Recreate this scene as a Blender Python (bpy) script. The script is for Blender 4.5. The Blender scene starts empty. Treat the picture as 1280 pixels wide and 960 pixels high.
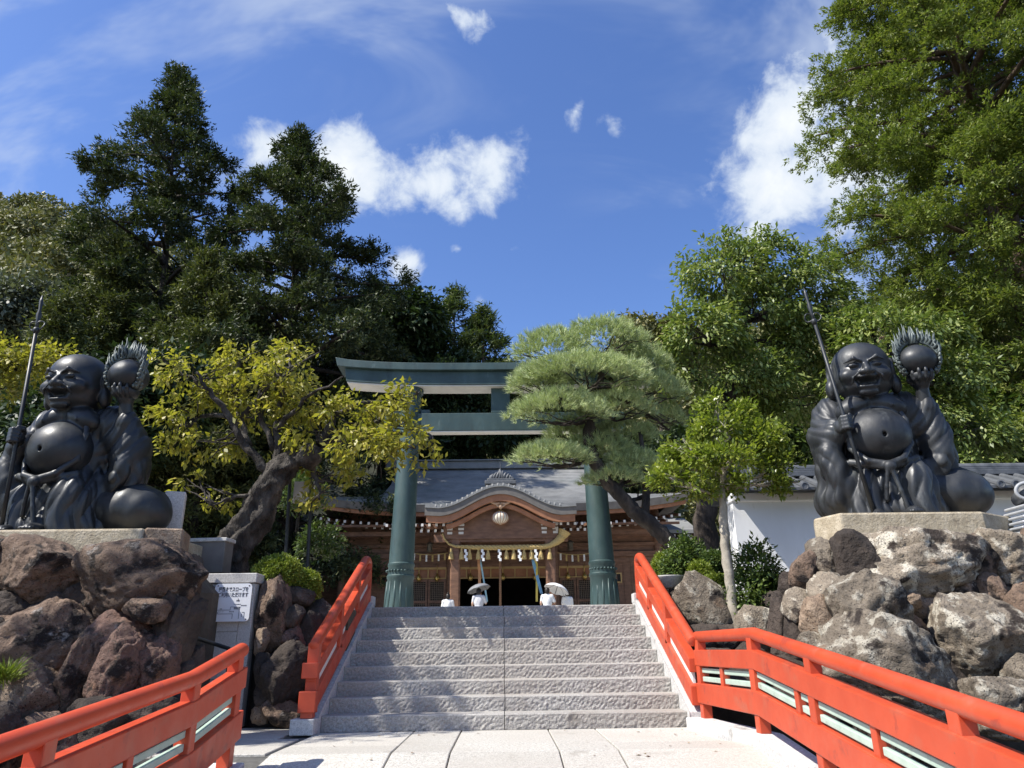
import bpy, math, random
import numpy as np
from mathutils import Vector, Matrix, noise as mnoise

# ------------------------------------------------------------------ camera, sky, sun, exposure
SC = bpy.context.scene
COL = SC.collection
R = math.radians
F_PX, CX, CY = 890.0, 640.0, 480.0           # focal length and centre in 1280x960 photo pixels
CAM = Vector((0.0, 0.0, 0.825))
PITCH, YAW, ROLL = R(20.4), R(0.85), R(0.75)

_F = Vector((math.sin(YAW)*math.cos(PITCH), math.cos(YAW)*math.cos(PITCH), math.sin(PITCH)))
_R0 = Vector((math.cos(YAW), -math.sin(YAW), 0.0))
_U0 = _R0.cross(_F)
_R = _R0*math.cos(ROLL) - _U0*math.sin(ROLL)
_U = _U0*math.cos(ROLL) + _R0*math.sin(ROLL)
cam_data = bpy.data.cameras.new('camera')
cam_data.sensor_fit = 'HORIZONTAL'
cam_data.sensor_width = 36.0
cam_data.lens = F_PX/1280.0*36.0
cam_data.clip_start = 0.05
cam_data.clip_end = 6000.0
cam = bpy.data.objects.new('camera', cam_data)
COL.objects.link(cam)
cam.matrix_world = Matrix(((_R.x, _U.x, -_F.x, CAM.x), (_R.y, _U.y, -_F.y, CAM.y), (_R.z, _U.z, -_F.z, CAM.z), (0, 0, 0, 1)))
SC.camera = cam


def ray(px, py):
    return (_F + _R*((px-CX)/F_PX) - _U*((py-CY)/F_PX))


def P(px, py, Y):
    """the point of the place that stands Y metres ahead of the photographer and shows at (px, py)"""
    d = ray(px, py)
    return CAM + d*((Y-CAM.y)/d.y)


def mpp(p):
    """metres per photo pixel at a point"""
    return (Vector(p)-CAM).dot(_F)/F_PX


SUN_TRAVEL = Vector((0.72, 0.30, -1.0)).normalized()
SUN_ELEV = math.asin(-SUN_TRAVEL.z)
SUN_AZ = math.atan2(-SUN_TRAVEL.x, -SUN_TRAVEL.y)     # clockwise from +Y

world = bpy.data.worlds.new('World')
SC.world = world
world.use_nodes = True
SKY_STRENGTH = 0.135


def build_world():
    nt = world.node_tree
    nt.nodes.clear()
    N = nt.nodes.new
    L = nt.links.new
    out = N('ShaderNodeOutputWorld')
    bg = N('ShaderNodeBackground')
    bg.inputs['Strength'].default_value = SKY_STRENGTH
    sky = N('ShaderNodeTexSky')
    sky.sky_type = 'NISHITA'
    sky.sun_disc = False
    sky.sun_elevation = SUN_ELEV
    sky.sun_rotation = SUN_AZ
    sky.air_density = 1.0
    sky.dust_density = 0.6
    sky.ozone_density = 2.2
    sky.altitude = 300
    tc = N('ShaderNodeTexCoord')

    def math_(op, a, b=None, c=None, clamp=False):
        n = N('ShaderNodeMath')
        n.operation = op
        n.use_clamp = clamp
        for i, v in enumerate((a, b, c)):
            if v is None:
                continue
            if isinstance(v, (int, float)):
                n.inputs[i].default_value = v
            else:
                L(v, n.inputs[i])
        return n.outputs[0]

    def dot(vec):
        n = N('ShaderNodeVectorMath')
        n.operation = 'DOT_PRODUCT'
        L(tc.outputs['Generated'], n.inputs[0])
        n.inputs[1].default_value = vec
        return n.outputs['Value']

    def noise(scale, detail, rough, dist=0.0, stretch=None, off=(0, 0, 0)):
        mp = N('ShaderNodeMapping')
        L(tc.outputs['Generated'], mp.inputs['Vector'])
        mp.inputs['Location'].default_value = off
        if stretch:
            mp.inputs['Rotation'].default_value = stretch[0]
            mp.inputs['Scale'].default_value = stretch[1]
        n = N('ShaderNodeTexNoise')
        n.inputs['Scale'].default_value = scale
        n.inputs['Detail'].default_value = detail
        n.inputs['Roughness'].default_value = rough
        n.inputs['Distortion'].default_value = dist
        L(mp.outputs[0], n.inputs['Vector'])
        return n.outputs['Fac']

    def ramp(fac, a, b):
        n = N('ShaderNodeMapRange')
        n.interpolation_type = 'SMOOTHSTEP'
        L(fac, n.inputs['Value'])
        n.inputs['From Min'].default_value = a
        n.inputs['From Max'].default_value = b
        return n.outputs[0]

    billow = noise(6.5, 8.0, 0.60, 0.2)
    wisp = noise(22.0, 6.0, 0.60, 0.35)
    nz = math_('ADD', math_('MULTIPLY', billow, 0.62), math_('MULTIPLY', wisp, 0.38))
    # cumulus: (azimuth/elevation centre as a direction, half widths in radians, tilt, weight)
    clouds = []
    for (px, py, rx, ry, tilt, w) in [
            (345, 180, 70, 56, -10, 1.1), (430, 208, 84, 60, 14, 1.2), (530, 230, 106, 54, 4, 1.2), (615, 222, 62, 56, -25, 1.1),
            (985, 150, 110, 80, -38, 1.25), (975, 235, 84, 95, 5, 1.3), (1060, 190, 120, 130, 0, 1.25), (948, 285, 62, 64, 20, 1.05),
            (510, 328, 30, 24, -25, 0.98), (573, 311, 18, 15, 0, 0.80), (640, 312, 26, 16, 0, 0.72), (766, 155, 34, 24, 30, 0.72),
            (720, 140, 14, 26, 15, 0.66), (602, 376, 18, 20, 0, 0.70), (565, 14, 60, 26, 25, 0.70),
            (-420, 260, 190, 80, 5, 1.0), (1700, 330, 170, 80, -8, 1.0), (1500, 90, 120, 60, -8, 0.9), (-200, -300, 150, 80, 5, 0.9)]:
        d = ray(px, py).normalized()
        r = _R*math.cos(R(tilt)) - _U*math.sin(R(tilt))
        r = (r - d*r.dot(d)).normalized()
        u = d.cross(r)
        k = mpp(CAM + d)/0.62
        mp = N('ShaderNodeMapping')
        mp.vector_type = 'TEXTURE'
        mp.inputs['Location'].default_value = d
        mp.inputs['Rotation'].default_value = Matrix((r, u, d)).transposed().to_euler()
        mp.inputs['Scale'].default_value = (rx*k, ry*k, 0.6)
        L(tc.outputs['Generated'], mp.inputs['Vector'])
        ln = N('ShaderNodeVectorMath')
        ln.operation = 'LENGTH'
        L(mp.outputs[0], ln.inputs[0])
        clouds.append(math_('MULTIPLY_ADD', ln.outputs['Value'], -w, w))
    mask = clouds[0]
    for c in clouds[1:]:
        mask = math_('MAXIMUM', mask, c)
    mask = math_('MAXIMUM', mask, 0.0)
    dens = math_('ADD', mask, math_('MULTIPLY', math_('SUBTRACT', nz, 0.5), 2.5))
    cum = ramp(dens, 0.46, 0.90)
    core = ramp(dens, 0.6, 1.4)
    # thin high cirrus over the whole sky, in streaks
    cir = noise(2.2, 5.0, 0.6, 0.6, ((R(20), R(30), R(40)), (1.0, 4.0, 2.2)), (1.3, 0.4, 0.2))
    cir2 = noise(1.3, 2.0, 0.5, 0.0, None, (4.0, 1.0, 0.0))
    cirrus = math_('MULTIPLY', math_('MULTIPLY', ramp(cir, 0.44, 0.74), ramp(cir2, 0.34, 0.56)), 0.6)
    tot = math_('MAXIMUM', cum, cirrus)
    mixs = N('ShaderNodeMix')
    mixs.data_type = 'RGBA'
    L(tot, mixs.inputs['Factor'])
    hsv = N('ShaderNodeHueSaturation')
    hsv.inputs['Saturation'].default_value = 1.18
    hsv.inputs['Value'].default_value = 1.0
    hsv.inputs['Hue'].default_value = 0.512
    L(sky.outputs[0], hsv.inputs['Color'])
    L(hsv.outputs[0], mixs.inputs[6])
    cc = N('ShaderNodeMix')
    cc.data_type = 'RGBA'
    L(core, cc.inputs['Factor'])
    b = 0.72/SKY_STRENGTH
    cc.inputs[6].default_value = (0.60*b, 0.68*b, 0.80*b, 1)
    cc.inputs[7].default_value = (0.84*b, 0.87*b, 0.90*b, 1)
    L(cc.outputs[2], mixs.inputs[7])
    L(mixs.outputs[2], bg.inputs['Color'])
    L(bg.outputs[0], out.inputs['Surface'])


build_world()
world.cycles.sampling_method = 'MANUAL'
world.cycles.sample_map_resolution = 256
sun_data = bpy.data.lights.new('sun', 'SUN')
sun_data.energy = 4.9
sun_data.angle = R(0.53)
sun_data.color = (1.0, 0.955, 0.88)
sun = bpy.data.objects.new('sun', sun_data)
COL.objects.link(sun)
sun.rotation_euler = SUN_TRAVEL.to_track_quat('-Z', 'Y').to_euler()
SC.view_settings.view_transform = 'Standard'
SC.view_settings.look = 'None'
SC.view_settings.exposure = 0.70
SC.view_settings.gamma = 1.0
SC.view_settings.use_curve_mapping = False
SC.render.engine = 'CYCLES'
SC.cycles.max_bounces = 5
SC.cycles.diffuse_bounces = 3
SC.cycles.glossy_bounces = 2
SC.cycles.transmission_bounces = 3
SC.cycles.transparent_max_bounces = 4
SC.cycles.use_denoising = True

# ------------------------------------------------------------------ materials
MATS = {}


def pm(name, cols, scale=4.0, detail=5.0, rough=0.7, rough2=None, bump=None, metallic=0.0, spec=0.4, patches=None,
       stretch=None, speck=None, island=None, translucent=None, coat=0.0, ntype='noise', hue=None, distortion=0.0, objvar=0.0):
    """procedural material: colour ramp over noise, optional patches [(col, scale, lo, hi)], fine speckle, bump [(scale, strength, dist)]"""
    if name in MATS:
        return MATS[name]
    m = bpy.data.materials.new(name)
    m.use_nodes = True
    nt = m.node_tree
    nt.nodes.clear()
    N, L = nt.nodes.new, nt.links.new
    out = N('ShaderNodeOutputMaterial')
    bs = N('ShaderNodeBsdfPrincipled')
    tc = N('ShaderNodeTexCoord')
    vec = tc.outputs['Object']
    if stretch:
        mp = N('ShaderNodeMapping')
        mp.inputs['Scale'].default_value = stretch
        L(vec, mp.inputs[0])
        svec = mp.outputs[0]
    else:
        svec = vec

    def nz(s, d=4.0, r=0.55, v=None, dist=0.0):
        n = N('ShaderNodeTexNoise')
        n.inputs['Scale'].default_value = s
        n.inputs['Detail'].default_value = d
        n.inputs['Roughness'].default_value = r
        n.inputs['Distortion'].default_value = dist
        L(v if v is not None else vec, n.inputs['Vector'])
        return n.outputs['Fac']

    def ramp(fac, stops):
        n = N('ShaderNodeValToRGB')
        el = n.color_ramp.elements
        while len(el) > 1:
            el.remove(el[-1])
        el[0].position = stops[0][0]
        el[0].color = (*stops[0][1], 1)
        for p, c in stops[1:]:
            e = el.new(p)
            e.color = (*c, 1)
        L(fac, n.inputs[0])
        return n.outputs[0]

    def mrange(fac, lo, hi, a=0.0, b=1.0):
        n = N('ShaderNodeMapRange')
        n.interpolation_type = 'SMOOTHSTEP'
        L(fac, n.inputs[0])
        n.inputs[1].default_value = lo
        n.inputs[2].default_value = hi
        n.inputs[3].default_value = a
        n.inputs[4].default_value = b
        return n.outputs[0]

    def mix(fac, a, b, mode='MIX'):
        n = N('ShaderNodeMix')
        n.data_type = 'RGBA'
        n.blend_type = mode
        if isinstance(fac, float):
            n.inputs[0].default_value = fac
        else:
            L(fac, n.inputs[0])
        for s, v in ((6, a), (7, b)):
            if isinstance(v, tuple):
                n.inputs[s].default_value = (*v, 1)
            else:
                L(v, n.inputs[s])
        return n.outputs[2]

    fac = nz(scale, detail, 0.6, svec, distortion)
    if island is not None:      # every leaf or piece keeps a tone of its own
        g = N('ShaderNodeNewGeometry')
        n = N('ShaderNodeMath')
        n.operation = 'MULTIPLY_ADD'
        L(g.outputs['Random Per Island'], n.inputs[0])
        n.inputs[1].default_value = island
        n2 = N('ShaderNodeMath')
        n2.operation = 'MULTIPLY'
        L(fac, n2.inputs[0])
        n2.inputs[1].default_value = 1.0-island
        L(n2.outputs[0], n.inputs[2])
        fac = n.outputs[0]
    col = ramp(fac, cols)
    for (pc, ps, lo, hi) in (patches or []):
        col = mix(mrange(nz(ps, 6.0, 0.62, svec, 0.3), lo, hi), col, pc)
    if speck:
        sc, c, lo, hi = speck
        col = mix(mrange(nz(sc, 2.0, 0.5), lo, hi), col, c)
    if hue:        # slow drift of tone across the object's own extent
        col = mix(mrange(nz(hue[1], 2.0, 0.5), 0.35, 0.65, 0.0, hue[2]), col, hue[0])
    if objvar:     # every stone or plank differs a little from its neighbour
        oi = N('ShaderNodeObjectInfo')
        hs = N('ShaderNodeHueSaturation')
        mr = N('ShaderNodeMapRange')
        L(oi.outputs['Random'], mr.inputs[0])
        mr.inputs[3].default_value = 1.0-objvar
        mr.inputs[4].default_value = 1.0+objvar
        L(mr.outputs[0], hs.inputs['Value'])
        L(col, hs.inputs['Color'])
        col = hs.outputs[0]
    L(col, bs.inputs['Base Color'])
    if rough2 is not None:
        L(mrange(nz(scale*2.3, 5.0), 0.3, 0.7, rough, rough2), bs.inputs['Roughness'])
    else:
        bs.inputs['Roughness'].default_value = rough
    bs.inputs['Metallic'].default_value = metallic
    bs.inputs['Specular IOR Level'].default_value = spec
    if coat:
        bs.inputs['Coat Weight'].default_value = coat
        bs.inputs['Coat Roughness'].default_value = 0.25
    prev = None
    for (s, st, di) in (bump or []):
        b = N('ShaderNodeBump')
        b.inputs['Strength'].default_value = st
        b.inputs['Distance'].default_value = di
        L(nz(s, 5.0, 0.62, svec), b.inputs['Height'])
        if prev:
            L(prev, b.inputs['Normal'])
        prev = b.outputs[0]
    if prev:
        L(prev, bs.inputs['Normal'])
    surf = bs.outputs[0]
    if translucent:
        tr = N('ShaderNodeBsdfTranslucent')
        tcol = N('ShaderNodeMix')
        tcol.data_type = 'RGBA'
        tcol.blend_type = 'MULTIPLY'
        tcol.inputs[0].default_value = 1.0
        L(col, tcol.inputs[6])
        tcol.inputs[7].default_value = (*translucent[1], 1)
        L(tcol.outputs[2], tr.inputs['Color'])
        ms = N('ShaderNodeMixShader')
        ms.inputs[0].default_value = translucent[0]
        L(surf, ms.inputs[1])
        L(tr.outputs[0], ms.inputs[2])
        surf = ms.outputs[0]
    L(surf, out.inputs['Surface'])
    MATS[name] = m
    return m


# ------------------------------------------------------------------ objects
def link_mesh(name, me, mat, parent=None):
    o = bpy.data.objects.new(name, me)
    COL.objects.link(o)
    if mat is not None and not me.materials:
        me.materials.append(mat)
    if parent is not None:
        o.parent = parent
    return o


def tag(o, label=None, cat=None, group=None, kind=None):
    for k, v in (('label', label), ('category', cat), ('group', group), ('kind', kind)):
        if v:
            o[k] = v
    return o


def thing(name, label, cat, loc=(0, 0, 0), rz=0.0, group=None, kind=None):
    o = bpy.data.objects.new(name, None)
    o.empty_display_size = 0.2
    COL.objects.link(o)
    o.location = loc
    o.rotation_euler = (0, 0, rz)
    return tag(o, label, cat, group, kind)


def copy_tree(o, parent=None):
    c = o.copy()
    COL.objects.link(c)
    c.parent = parent
    for ch in list(o.children):
        copy_tree(ch, c)
    return c


def np_mesh(name, verts, faces, smooth=False):
    """verts (N,3), faces (M,k) with constant k, or list of arrays"""
    me = bpy.data.meshes.new(name)
    fl = faces if isinstance(faces, list) else [faces]
    fl = [np.asarray(f, dtype=np.int32) for f in fl if len(f)]
    me.vertices.add(len(verts))
    me.vertices.foreach_set('co', np.asarray(verts, dtype=np.float32).ravel())
    nl = sum(f.size for f in fl)
    nf = sum(len(f) for f in fl)
    me.loops.add(nl)
    me.loops.foreach_set('vertex_index', np.concatenate([f.ravel() for f in fl]))
    me.polygons.add(nf)
    starts, tot, p = [], [], 0
    for f in fl:
        k = f.shape[1]
        starts.append(np.arange(len(f), dtype=np.int32)*k + p)
        p += f.size
    me.polygons.foreach_set('loop_start', np.concatenate(starts))
    if smooth:
        me.polygons.foreach_set('use_smooth', np.ones(nf, dtype=bool))
    me.update(calc_edges=True)
    return me


class MB:
    """collects simple shapes into one mesh"""

    def __init__(self):
        self.v, self.f = [], []

    def add(self, vs, fs):
        n = len(self.v)
        self.v += [tuple(p) for p in vs]
        self.f += [tuple(i+n for i in f) for f in fs]
        return self

    def box(self, c, s, rz=0.0, bev=0.0, M=None):
        hx, hy, hz = s[0]/2, s[1]/2, s[2]/2
        if bev <= 0:
            pts = [(x, y, z) for z in (-hz, hz) for x, y in ((-hx, -hy), (hx, -hy), (hx, hy), (-hx, hy))]
            fs = [(0, 3, 2, 1), (4, 5, 6, 7), (0, 1, 5, 4), (1, 2, 6, 5), (2, 3, 7, 6), (3, 0, 4, 7)]
        else:
            b = min(bev, hx*.9, hy*.9, hz*.9)
            ring = lambda ax, ay, z: [(-ax, -ay, z), (ax, -ay, z), (ax, ay, z), (-ax, ay, z)]
            pts = ring(hx-b, hy-b, -hz)
            def oct_(z):
                return [(-hx+b, -hy, z), (hx-b, -hy, z), (hx, -hy+b, z), (hx, hy-b, z), (hx-b, hy, z), (-hx+b, hy, z), (-hx, hy-b, z), (-hx, -hy+b, z)]
            pts += oct_(-hz+b) + oct_(hz-b) + ring(hx-b, hy-b, hz)
            fs = [(0, 3, 2, 1), (20, 21, 22, 23)]
            for i in range(8):
                j = (i+1) % 8
                fs.append((4+i, 4+j, 12+j, 12+i))
            for k, (a, bb) in enumerate(((0, 1), (1, 2), (2, 3), (3, 0))):
                fs.append((a, bb, 4+(2*k+1) % 8, 4+2*k))
                fs.append((20+bb, 20+a, 12+2*k, 12+(2*k+1) % 8))
            for k in range(4):
                fs.append((k, 4+2*k, 4+(2*k-1) % 8))
                fs.append((20+k, 12+(2*k-1) % 8, 12+2*k))
        ca, sa = math.cos(rz), math.sin(rz)
        if M is not None:
            pts = [tuple(M @ Vector(p)) for p in pts]
            return self.add([(p[0]+c[0], p[1]+c[1], p[2]+c[2]) for p in pts], fs)
        return self.add([(c[0]+p[0]*ca-p[1]*sa, c[1]+p[0]*sa+p[1]*ca, c[2]+p[2]) for p in pts], fs)

    def tube(self, path, rad, n=10, caps=True, jitter=0.0, seed=0, flat=1.0):
        path = [Vector(p) for p in path]
        m = len(path)
        rads = rad if isinstance(rad, (list, tuple)) else [rad]*m
        rnd = random.Random(seed)
        up = None
        vs, fs = [], []
        for i, p in enumerate(path):
            t = (path[min(i+1, m-1)] - path[max(i-1, 0)])
            t = t.normalized() if t.length > 1e-9 else Vector((0, 0, 1))
            if up is None:
                a = Vector((0, 0, 1)) if abs(t.z) < 0.9 else Vector((1, 0, 0))
                up = (a - t*a.dot(t)).normalized()
            else:
                up = (up - t*up.dot(t)).normalized()
            s = t.cross(up)
            for k in range(n):
                an = 2*math.pi*k/n
                rr = rads[i]*(1 + (rnd.uniform(-jitter, jitter) if jitter else 0))
                vs.append(p + (s*math.cos(an) + up*math.sin(an)*flat)*rr)
        for i in range(m-1):
            for k in range(n):
                k2 = (k+1) % n
                fs.append((i*n+k, i*n+k2, (i+1)*n+k2, (i+1)*n+k))
        if caps:
            fs.append(tuple(reversed(range(n))))
            fs.append(tuple((m-1)*n+k for k in range(n)))
        return self.add(vs, fs)

    def lathe(self, prof, c=(0, 0, 0), n=24, M=None, closed=True):
        vs, fs = [], []
        for r, z in prof:
            for k in range(n):
                a = 2*math.pi*k/n
                v = Vector((r*math.cos(a), r*math.sin(a), z))
                if M is not None:
                    v = M @ v
                vs.append((c[0]+v.x, c[1]+v.y, c[2]+v.z))
        m = len(prof)
        for i in range(m-1):
            for k in range(n):
                k2 = (k+1) % n
                fs.append((i*n+k, i*n+k2, (i+1)*n+k2, (i+1)*n+k))
        if closed:
            fs.append(tuple(reversed(range(n))))
            fs.append(tuple((m-1)*n+k for k in range(n)))
        return self.add(vs, fs)

    def sweep(self, path, w, h, side=None, ends=True):
        """rectangular bar (w across in plan, h tall in z) along a path, mitred"""
        path = [Vector(p) for p in path]
        m = len(path)
        vs, fs = [], []
        for i, p in enumerate(path):
            a = (path[i]-path[i-1]) if i > 0 else (path[1]-path[0])
            b = (path[i+1]-path[i]) if i < m-1 else a
            a2 = Vector((a.x, a.y, 0)).normalized()
            b2 = Vector((b.x, b.y, 0)).normalized()
            t = (a2+b2).normalized()
            s = Vector((t.y, -t.x, 0))
            k = 1.0/max(0.5, s.dot(Vector((a2.y, -a2.x, 0))))
            for sx, sz in ((-1, -1), (1, -1), (1, 1), (-1, 1)):
                vs.append(p + s*(sx*w/2*k) + Vector((0, 0, sz*h/2)))
        for i in range(m-1):
            for k in range(4):
                k2 = (k+1) % 4
                fs.append((i*4+k, (i+1)*4+k, (i+1)*4+k2, i*4+k2))
        if ends:
            fs.append((0, 1, 2, 3))
            q = (m-1)*4
            fs.append((q+3, q+2, q+1, q))
        return self.add(vs, fs)

    def prism(self, poly, y0, y1):
        """polygon in xz extruded along y"""
        n = len(poly)
        vs = [(x, y0, z) for x, z in poly] + [(x, y1, z) for x, z in poly]
        fs = [tuple(range(n)), tuple(reversed(range(n, 2*n)))]
        for i in range(n):
            j = (i+1) % n
            fs.append((i, n+i, n+j, j))
        return self.add(vs, fs)

    def strip(self, lower, upper, y0, y1):
        """solid between two xz polylines (same count), extruded along y"""
        n = len(lower)
        vs = []
        for y in (y0, y1):
            vs += [(x, y, z) for x, z in lower] + [(x, y, z) for x, z in upper]
        fs = []
        for i in range(n-1):
            fs.append((i, i+1, n+i+1, n+i))
            fs.append((2*n+i+1, 2*n+i, 3*n+i, 3*n+i+1))
            fs.append((n+i, n+i+1, 3*n+i+1, 3*n+i))
            fs.append((i+1, i, 2*n+i, 2*n+i+1))
        fs.append((0, n, 3*n, 2*n))
        fs.append((n-1, 2*n+n-1, 3*n+n-1, 2*n-1))
        return self.add(vs, fs)

    def build(self, name, mat, parent=None, smooth=False, bevel=0.0, kind=None):
        me = bpy.data.meshes.new(name)
        me.from_pydata(self.v, [], self.f)
        me.update()
        if smooth:
            me.polygons.foreach_set('use_smooth', [True]*len(me.polygons))
        o = link_mesh(name, me, mat, parent)
        if bevel:
            b = o.modifiers.new('bevel', 'BEVEL')
            b.width = bevel
            b.segments = 2
            b.limit_method = 'ANGLE'
            b.angle_limit = R(35)
        if kind:
            o['kind'] = kind
        return o


def shade_auto(o, deg=35):
    me = o.data
    me.polygons.foreach_set('use_smooth', [True]*len(me.polygons))
    me.set_sharp_from_angle(angle=R(deg))


# ------------------------------------------------------------------ signed-distance sculpting
class Field:
    def __init__(self, lo, hi, h):
        self.lo = np.array(lo, dtype=np.float32)
        self.h = h
        n = np.ceil((np.array(hi)-np.array(lo))/h).astype(int)+1
        self.n = n
        self.v = np.full(n, 0.5, dtype=np.float32)

    def _sub(self, lo, hi):
        a = np.clip(np.floor((np.array(lo)-self.lo)/self.h).astype(int), 0, self.n-1)
        b = np.clip(np.ceil((np.array(hi)-self.lo)/self.h).astype(int)+1, 1, self.n)
        b = np.maximum(b, a+1)
        ax = [(self.lo[i] + np.arange(a[i], b[i], dtype=np.float32)*self.h) for i in range(3)]
        X, Y, Z = np.meshgrid(*ax, indexing='ij', sparse=True)
        return (slice(a[0], b[0]), slice(a[1], b[1]), slice(a[2], b[2])), X, Y, Z

    @staticmethod
    def smin(a, b, k):
        t = np.clip(0.5 + 0.5*(b-a)/k, 0, 1)
        return b + (a-b)*t - k*t*(1-t)

    def put(self, d, sl, k, mode):
        cur = self.v[sl]
        if mode == 'add':
            self.v[sl] = self.smin(cur, d, k) if k > 0 else np.minimum(cur, d)
        elif mode == 'sub':
            self.v[sl] = -self.smin(-cur, d, k)
        else:
            self.v[sl] = -self.smin(-cur, -d, k)

    def ell(self, c, r, k=0.05, rot=None, mode='add'):
        c = np.array(c, dtype=np.float32)
        rr = max(r) + k + 0.03
        sl, X, Y, Z = self._sub(c-rr, c+rr)
        x, y, z = X-c[0], Y-c[1], Z-c[2]
        if rot is not None:
            M = rot if isinstance(rot, np.ndarray) else np.array(Matrix.Rotation(R(rot[1]), 3, rot[0]).transposed())
            x, y, z = (M[0, 0]*x+M[0, 1]*y+M[0, 2]*z, M[1, 0]*x+M[1, 1]*y+M[1, 2]*z, M[2, 0]*x+M[2, 1]*y+M[2, 2]*z)
        k0 = np.sqrt((x/r[0])**2 + (y/r[1])**2 + (z/r[2])**2)
        k1 = np.sqrt((x/r[0]**2)**2 + (y/r[1]**2)**2 + (z/r[2]**2)**2) + 1e-9
        d = k0*(k0-1)/k1
        d = np.where(k0 < 0.02, -min(r), d)
        self.put(d, sl, k, mode)

    def cap(self, a, b, ra, rb, k=0.04, mode='add'):
        a = np.array(a, dtype=np.float32)
        b = np.array(b, dtype=np.float32)
        rr = max(ra, rb) + k + 0.03
        sl, X, Y, Z = self._sub(np.minimum(a, b)-rr, np.maximum(a, b)+rr)
        ab = b-a
        L2 = float((ab*ab).sum()) + 1e-12
        t = np.clip(((X-a[0])*ab[0] + (Y-a[1])*ab[1] + (Z-a[2])*ab[2])/L2, 0, 1)
        d = np.sqrt((X-a[0]-t*ab[0])**2 + (Y-a[1]-t*ab[1])**2 + (Z-a[2]-t*ab[2])**2) - (ra + (rb-ra)*t)
        self.put(d, sl, k, mode)

    def chain(self, pts, rads, k=0.04):
        for i in range(len(pts)-1):
            self.cap(pts[i], pts[i+1], rads[i], rads[i+1], k)

    def displace(self, fn):
        sl, X, Y, Z = self._sub(self.lo, self.lo+self.n*self.h)
        self.v += fn(X, Y, Z).astype(np.float32)

    def mesh(self, name, smooth=True):
        v, h = self.v, self.h
        v[0], v[-1] = 0.5, 0.5
        v[:, 0], v[:, -1] = 0.5, 0.5
        v[:, :, 0], v[:, :, -1] = 0.5, 0.5
        ins = v < 0
        c = np.zeros(np.array(v.shape)-1, dtype=np.int8)
        offs = [(i, j, k) for i in (0, 1) for j in (0, 1) for k in (0, 1)]
        nx, ny, nz = v.shape
        for (i, j, k) in offs:
            c += ins[i:nx-1+i, j:ny-1+j, k:nz-1+k]
        act = (c > 0) & (c < 8)
        I = np.array(np.nonzero(act))
        idx = np.full(act.shape, -1, dtype=np.int32)
        idx[act] = np.arange(I.shape[1])
        vals = {o: v[I[0]+o[0], I[1]+o[1], I[2]+o[2]] for o in offs}
        s = np.zeros((I.shape[1], 3), dtype=np.float32)
        cnt = np.zeros(I.shape[1], dtype=np.float32)
        for a in offs:
            for ax in range(3):
                if a[ax] == 0:
                    b = list(a)
                    b[ax] = 1
                    va, vb = vals[a], vals[tuple(b)]
                    m = (va < 0) != (vb < 0)
                    t = np.where(m, va/np.where(m, va-vb, 1), 0)
                    p = np.array(a, dtype=np.float32)[None] + t[:, None]*np.eye(3, dtype=np.float32)[ax][None]
                    s += np.where(m[:, None], p, 0)
                    cnt += m
        verts = (I.T + s/cnt[:, None])*h + self.lo
        faces = []
        for ax in range(3):
            o1, o2 = (ax+1) % 3, (ax+2) % 3
            sl0 = [slice(None)]*3
            sl1 = [slice(None)]*3
            sl0[ax], sl1[ax] = slice(0, -1), slice(1, None)
            A, B = ins[tuple(sl0)], ins[tuple(sl1)]
            for flip in (False, True):
                E = np.array(np.nonzero((A & ~B) if not flip else (~A & B)))
                if E.shape[1] == 0:
                    continue
                d1 = np.zeros((3, 1), dtype=int)
                d1[o1] = 1
                d2 = np.zeros((3, 1), dtype=int)
                d2[o2] = 1
                q = [E-d1-d2, E-d2, E, E-d1]
                q = [idx[tuple(np.clip(x, 0, np.array(idx.shape)[:, None]-1))] for x in q]
                if flip:
                    q = q[::-1]
                f = np.stack(q, 1)
                faces.append(f[(f >= 0).all(1)])
        return np_mesh(name, verts, np.concatenate(faces), smooth)


# ------------------------------------------------------------------ foliage
def unit(a):
    return a/np.maximum(np.linalg.norm(a, axis=1, keepdims=True), 1e-9)


def rand_dirs(rng, n):
    return unit(rng.normal(size=(n, 3)))


def leaf_mesh(name, pos, ax, nrm, L, W, tri=False, cup=0.0):
    n = len(pos)
    side = unit(np.cross(ax, nrm))
    L = np.broadcast_to(np.asarray(L, dtype=np.float32).reshape(-1, 1), (n, 1))
    W = np.broadcast_to(np.asarray(W, dtype=np.float32).reshape(-1, 1), (n, 1))
    if tri:
        vs = np.stack([pos-side*W/2, pos+side*W/2, pos+ax*L], 1).reshape(-1, 3)
        return np_mesh(name, vs, np.arange(n*3, dtype=np.int32).reshape(-1, 3))
    nn = np.cross(side, ax)
    vs = np.stack([pos, pos+ax*L*0.45+side*W/2+nn*W*cup, pos+ax*L, pos+ax*L*0.45-side*W/2+nn*W*cup], 1).reshape(-1, 3)
    return np_mesh(name, vs, np.arange(n*4, dtype=np.int32).reshape(-1, 4))


def lobe_points(rng, lobes, n, shell=0.55, flat=-0.35):
    """clump centres in the outer shell of a set of ellipsoidal lobes; returns points and outward directions"""
    lobes = [(np.array(c, dtype=float), np.array(r, dtype=float)) for c, r in lobes]
    w = np.array([(r[0]*r[1]+r[1]*r[2]+r[0]*r[2]) for c, r in lobes])
    pick = rng.choice(len(lobes), size=n, p=w/w.sum())
    C = np.array([lobes[i][0] for i in range(len(lobes))])[pick]
    Rr = np.array([lobes[i][1] for i in range(len(lobes))])[pick]
    u = rand_dirs(rng, n)
    low = u[:, 2] < flat
    u[low, 2] = flat*rng.random(low.sum())
    u = unit(u)
    rad = shell + (1-shell)*np.sqrt(rng.random(n))
    return C + u*Rr*rad[:, None], unit(u/Rr*Rr.mean(1, keepdims=True))


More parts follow.
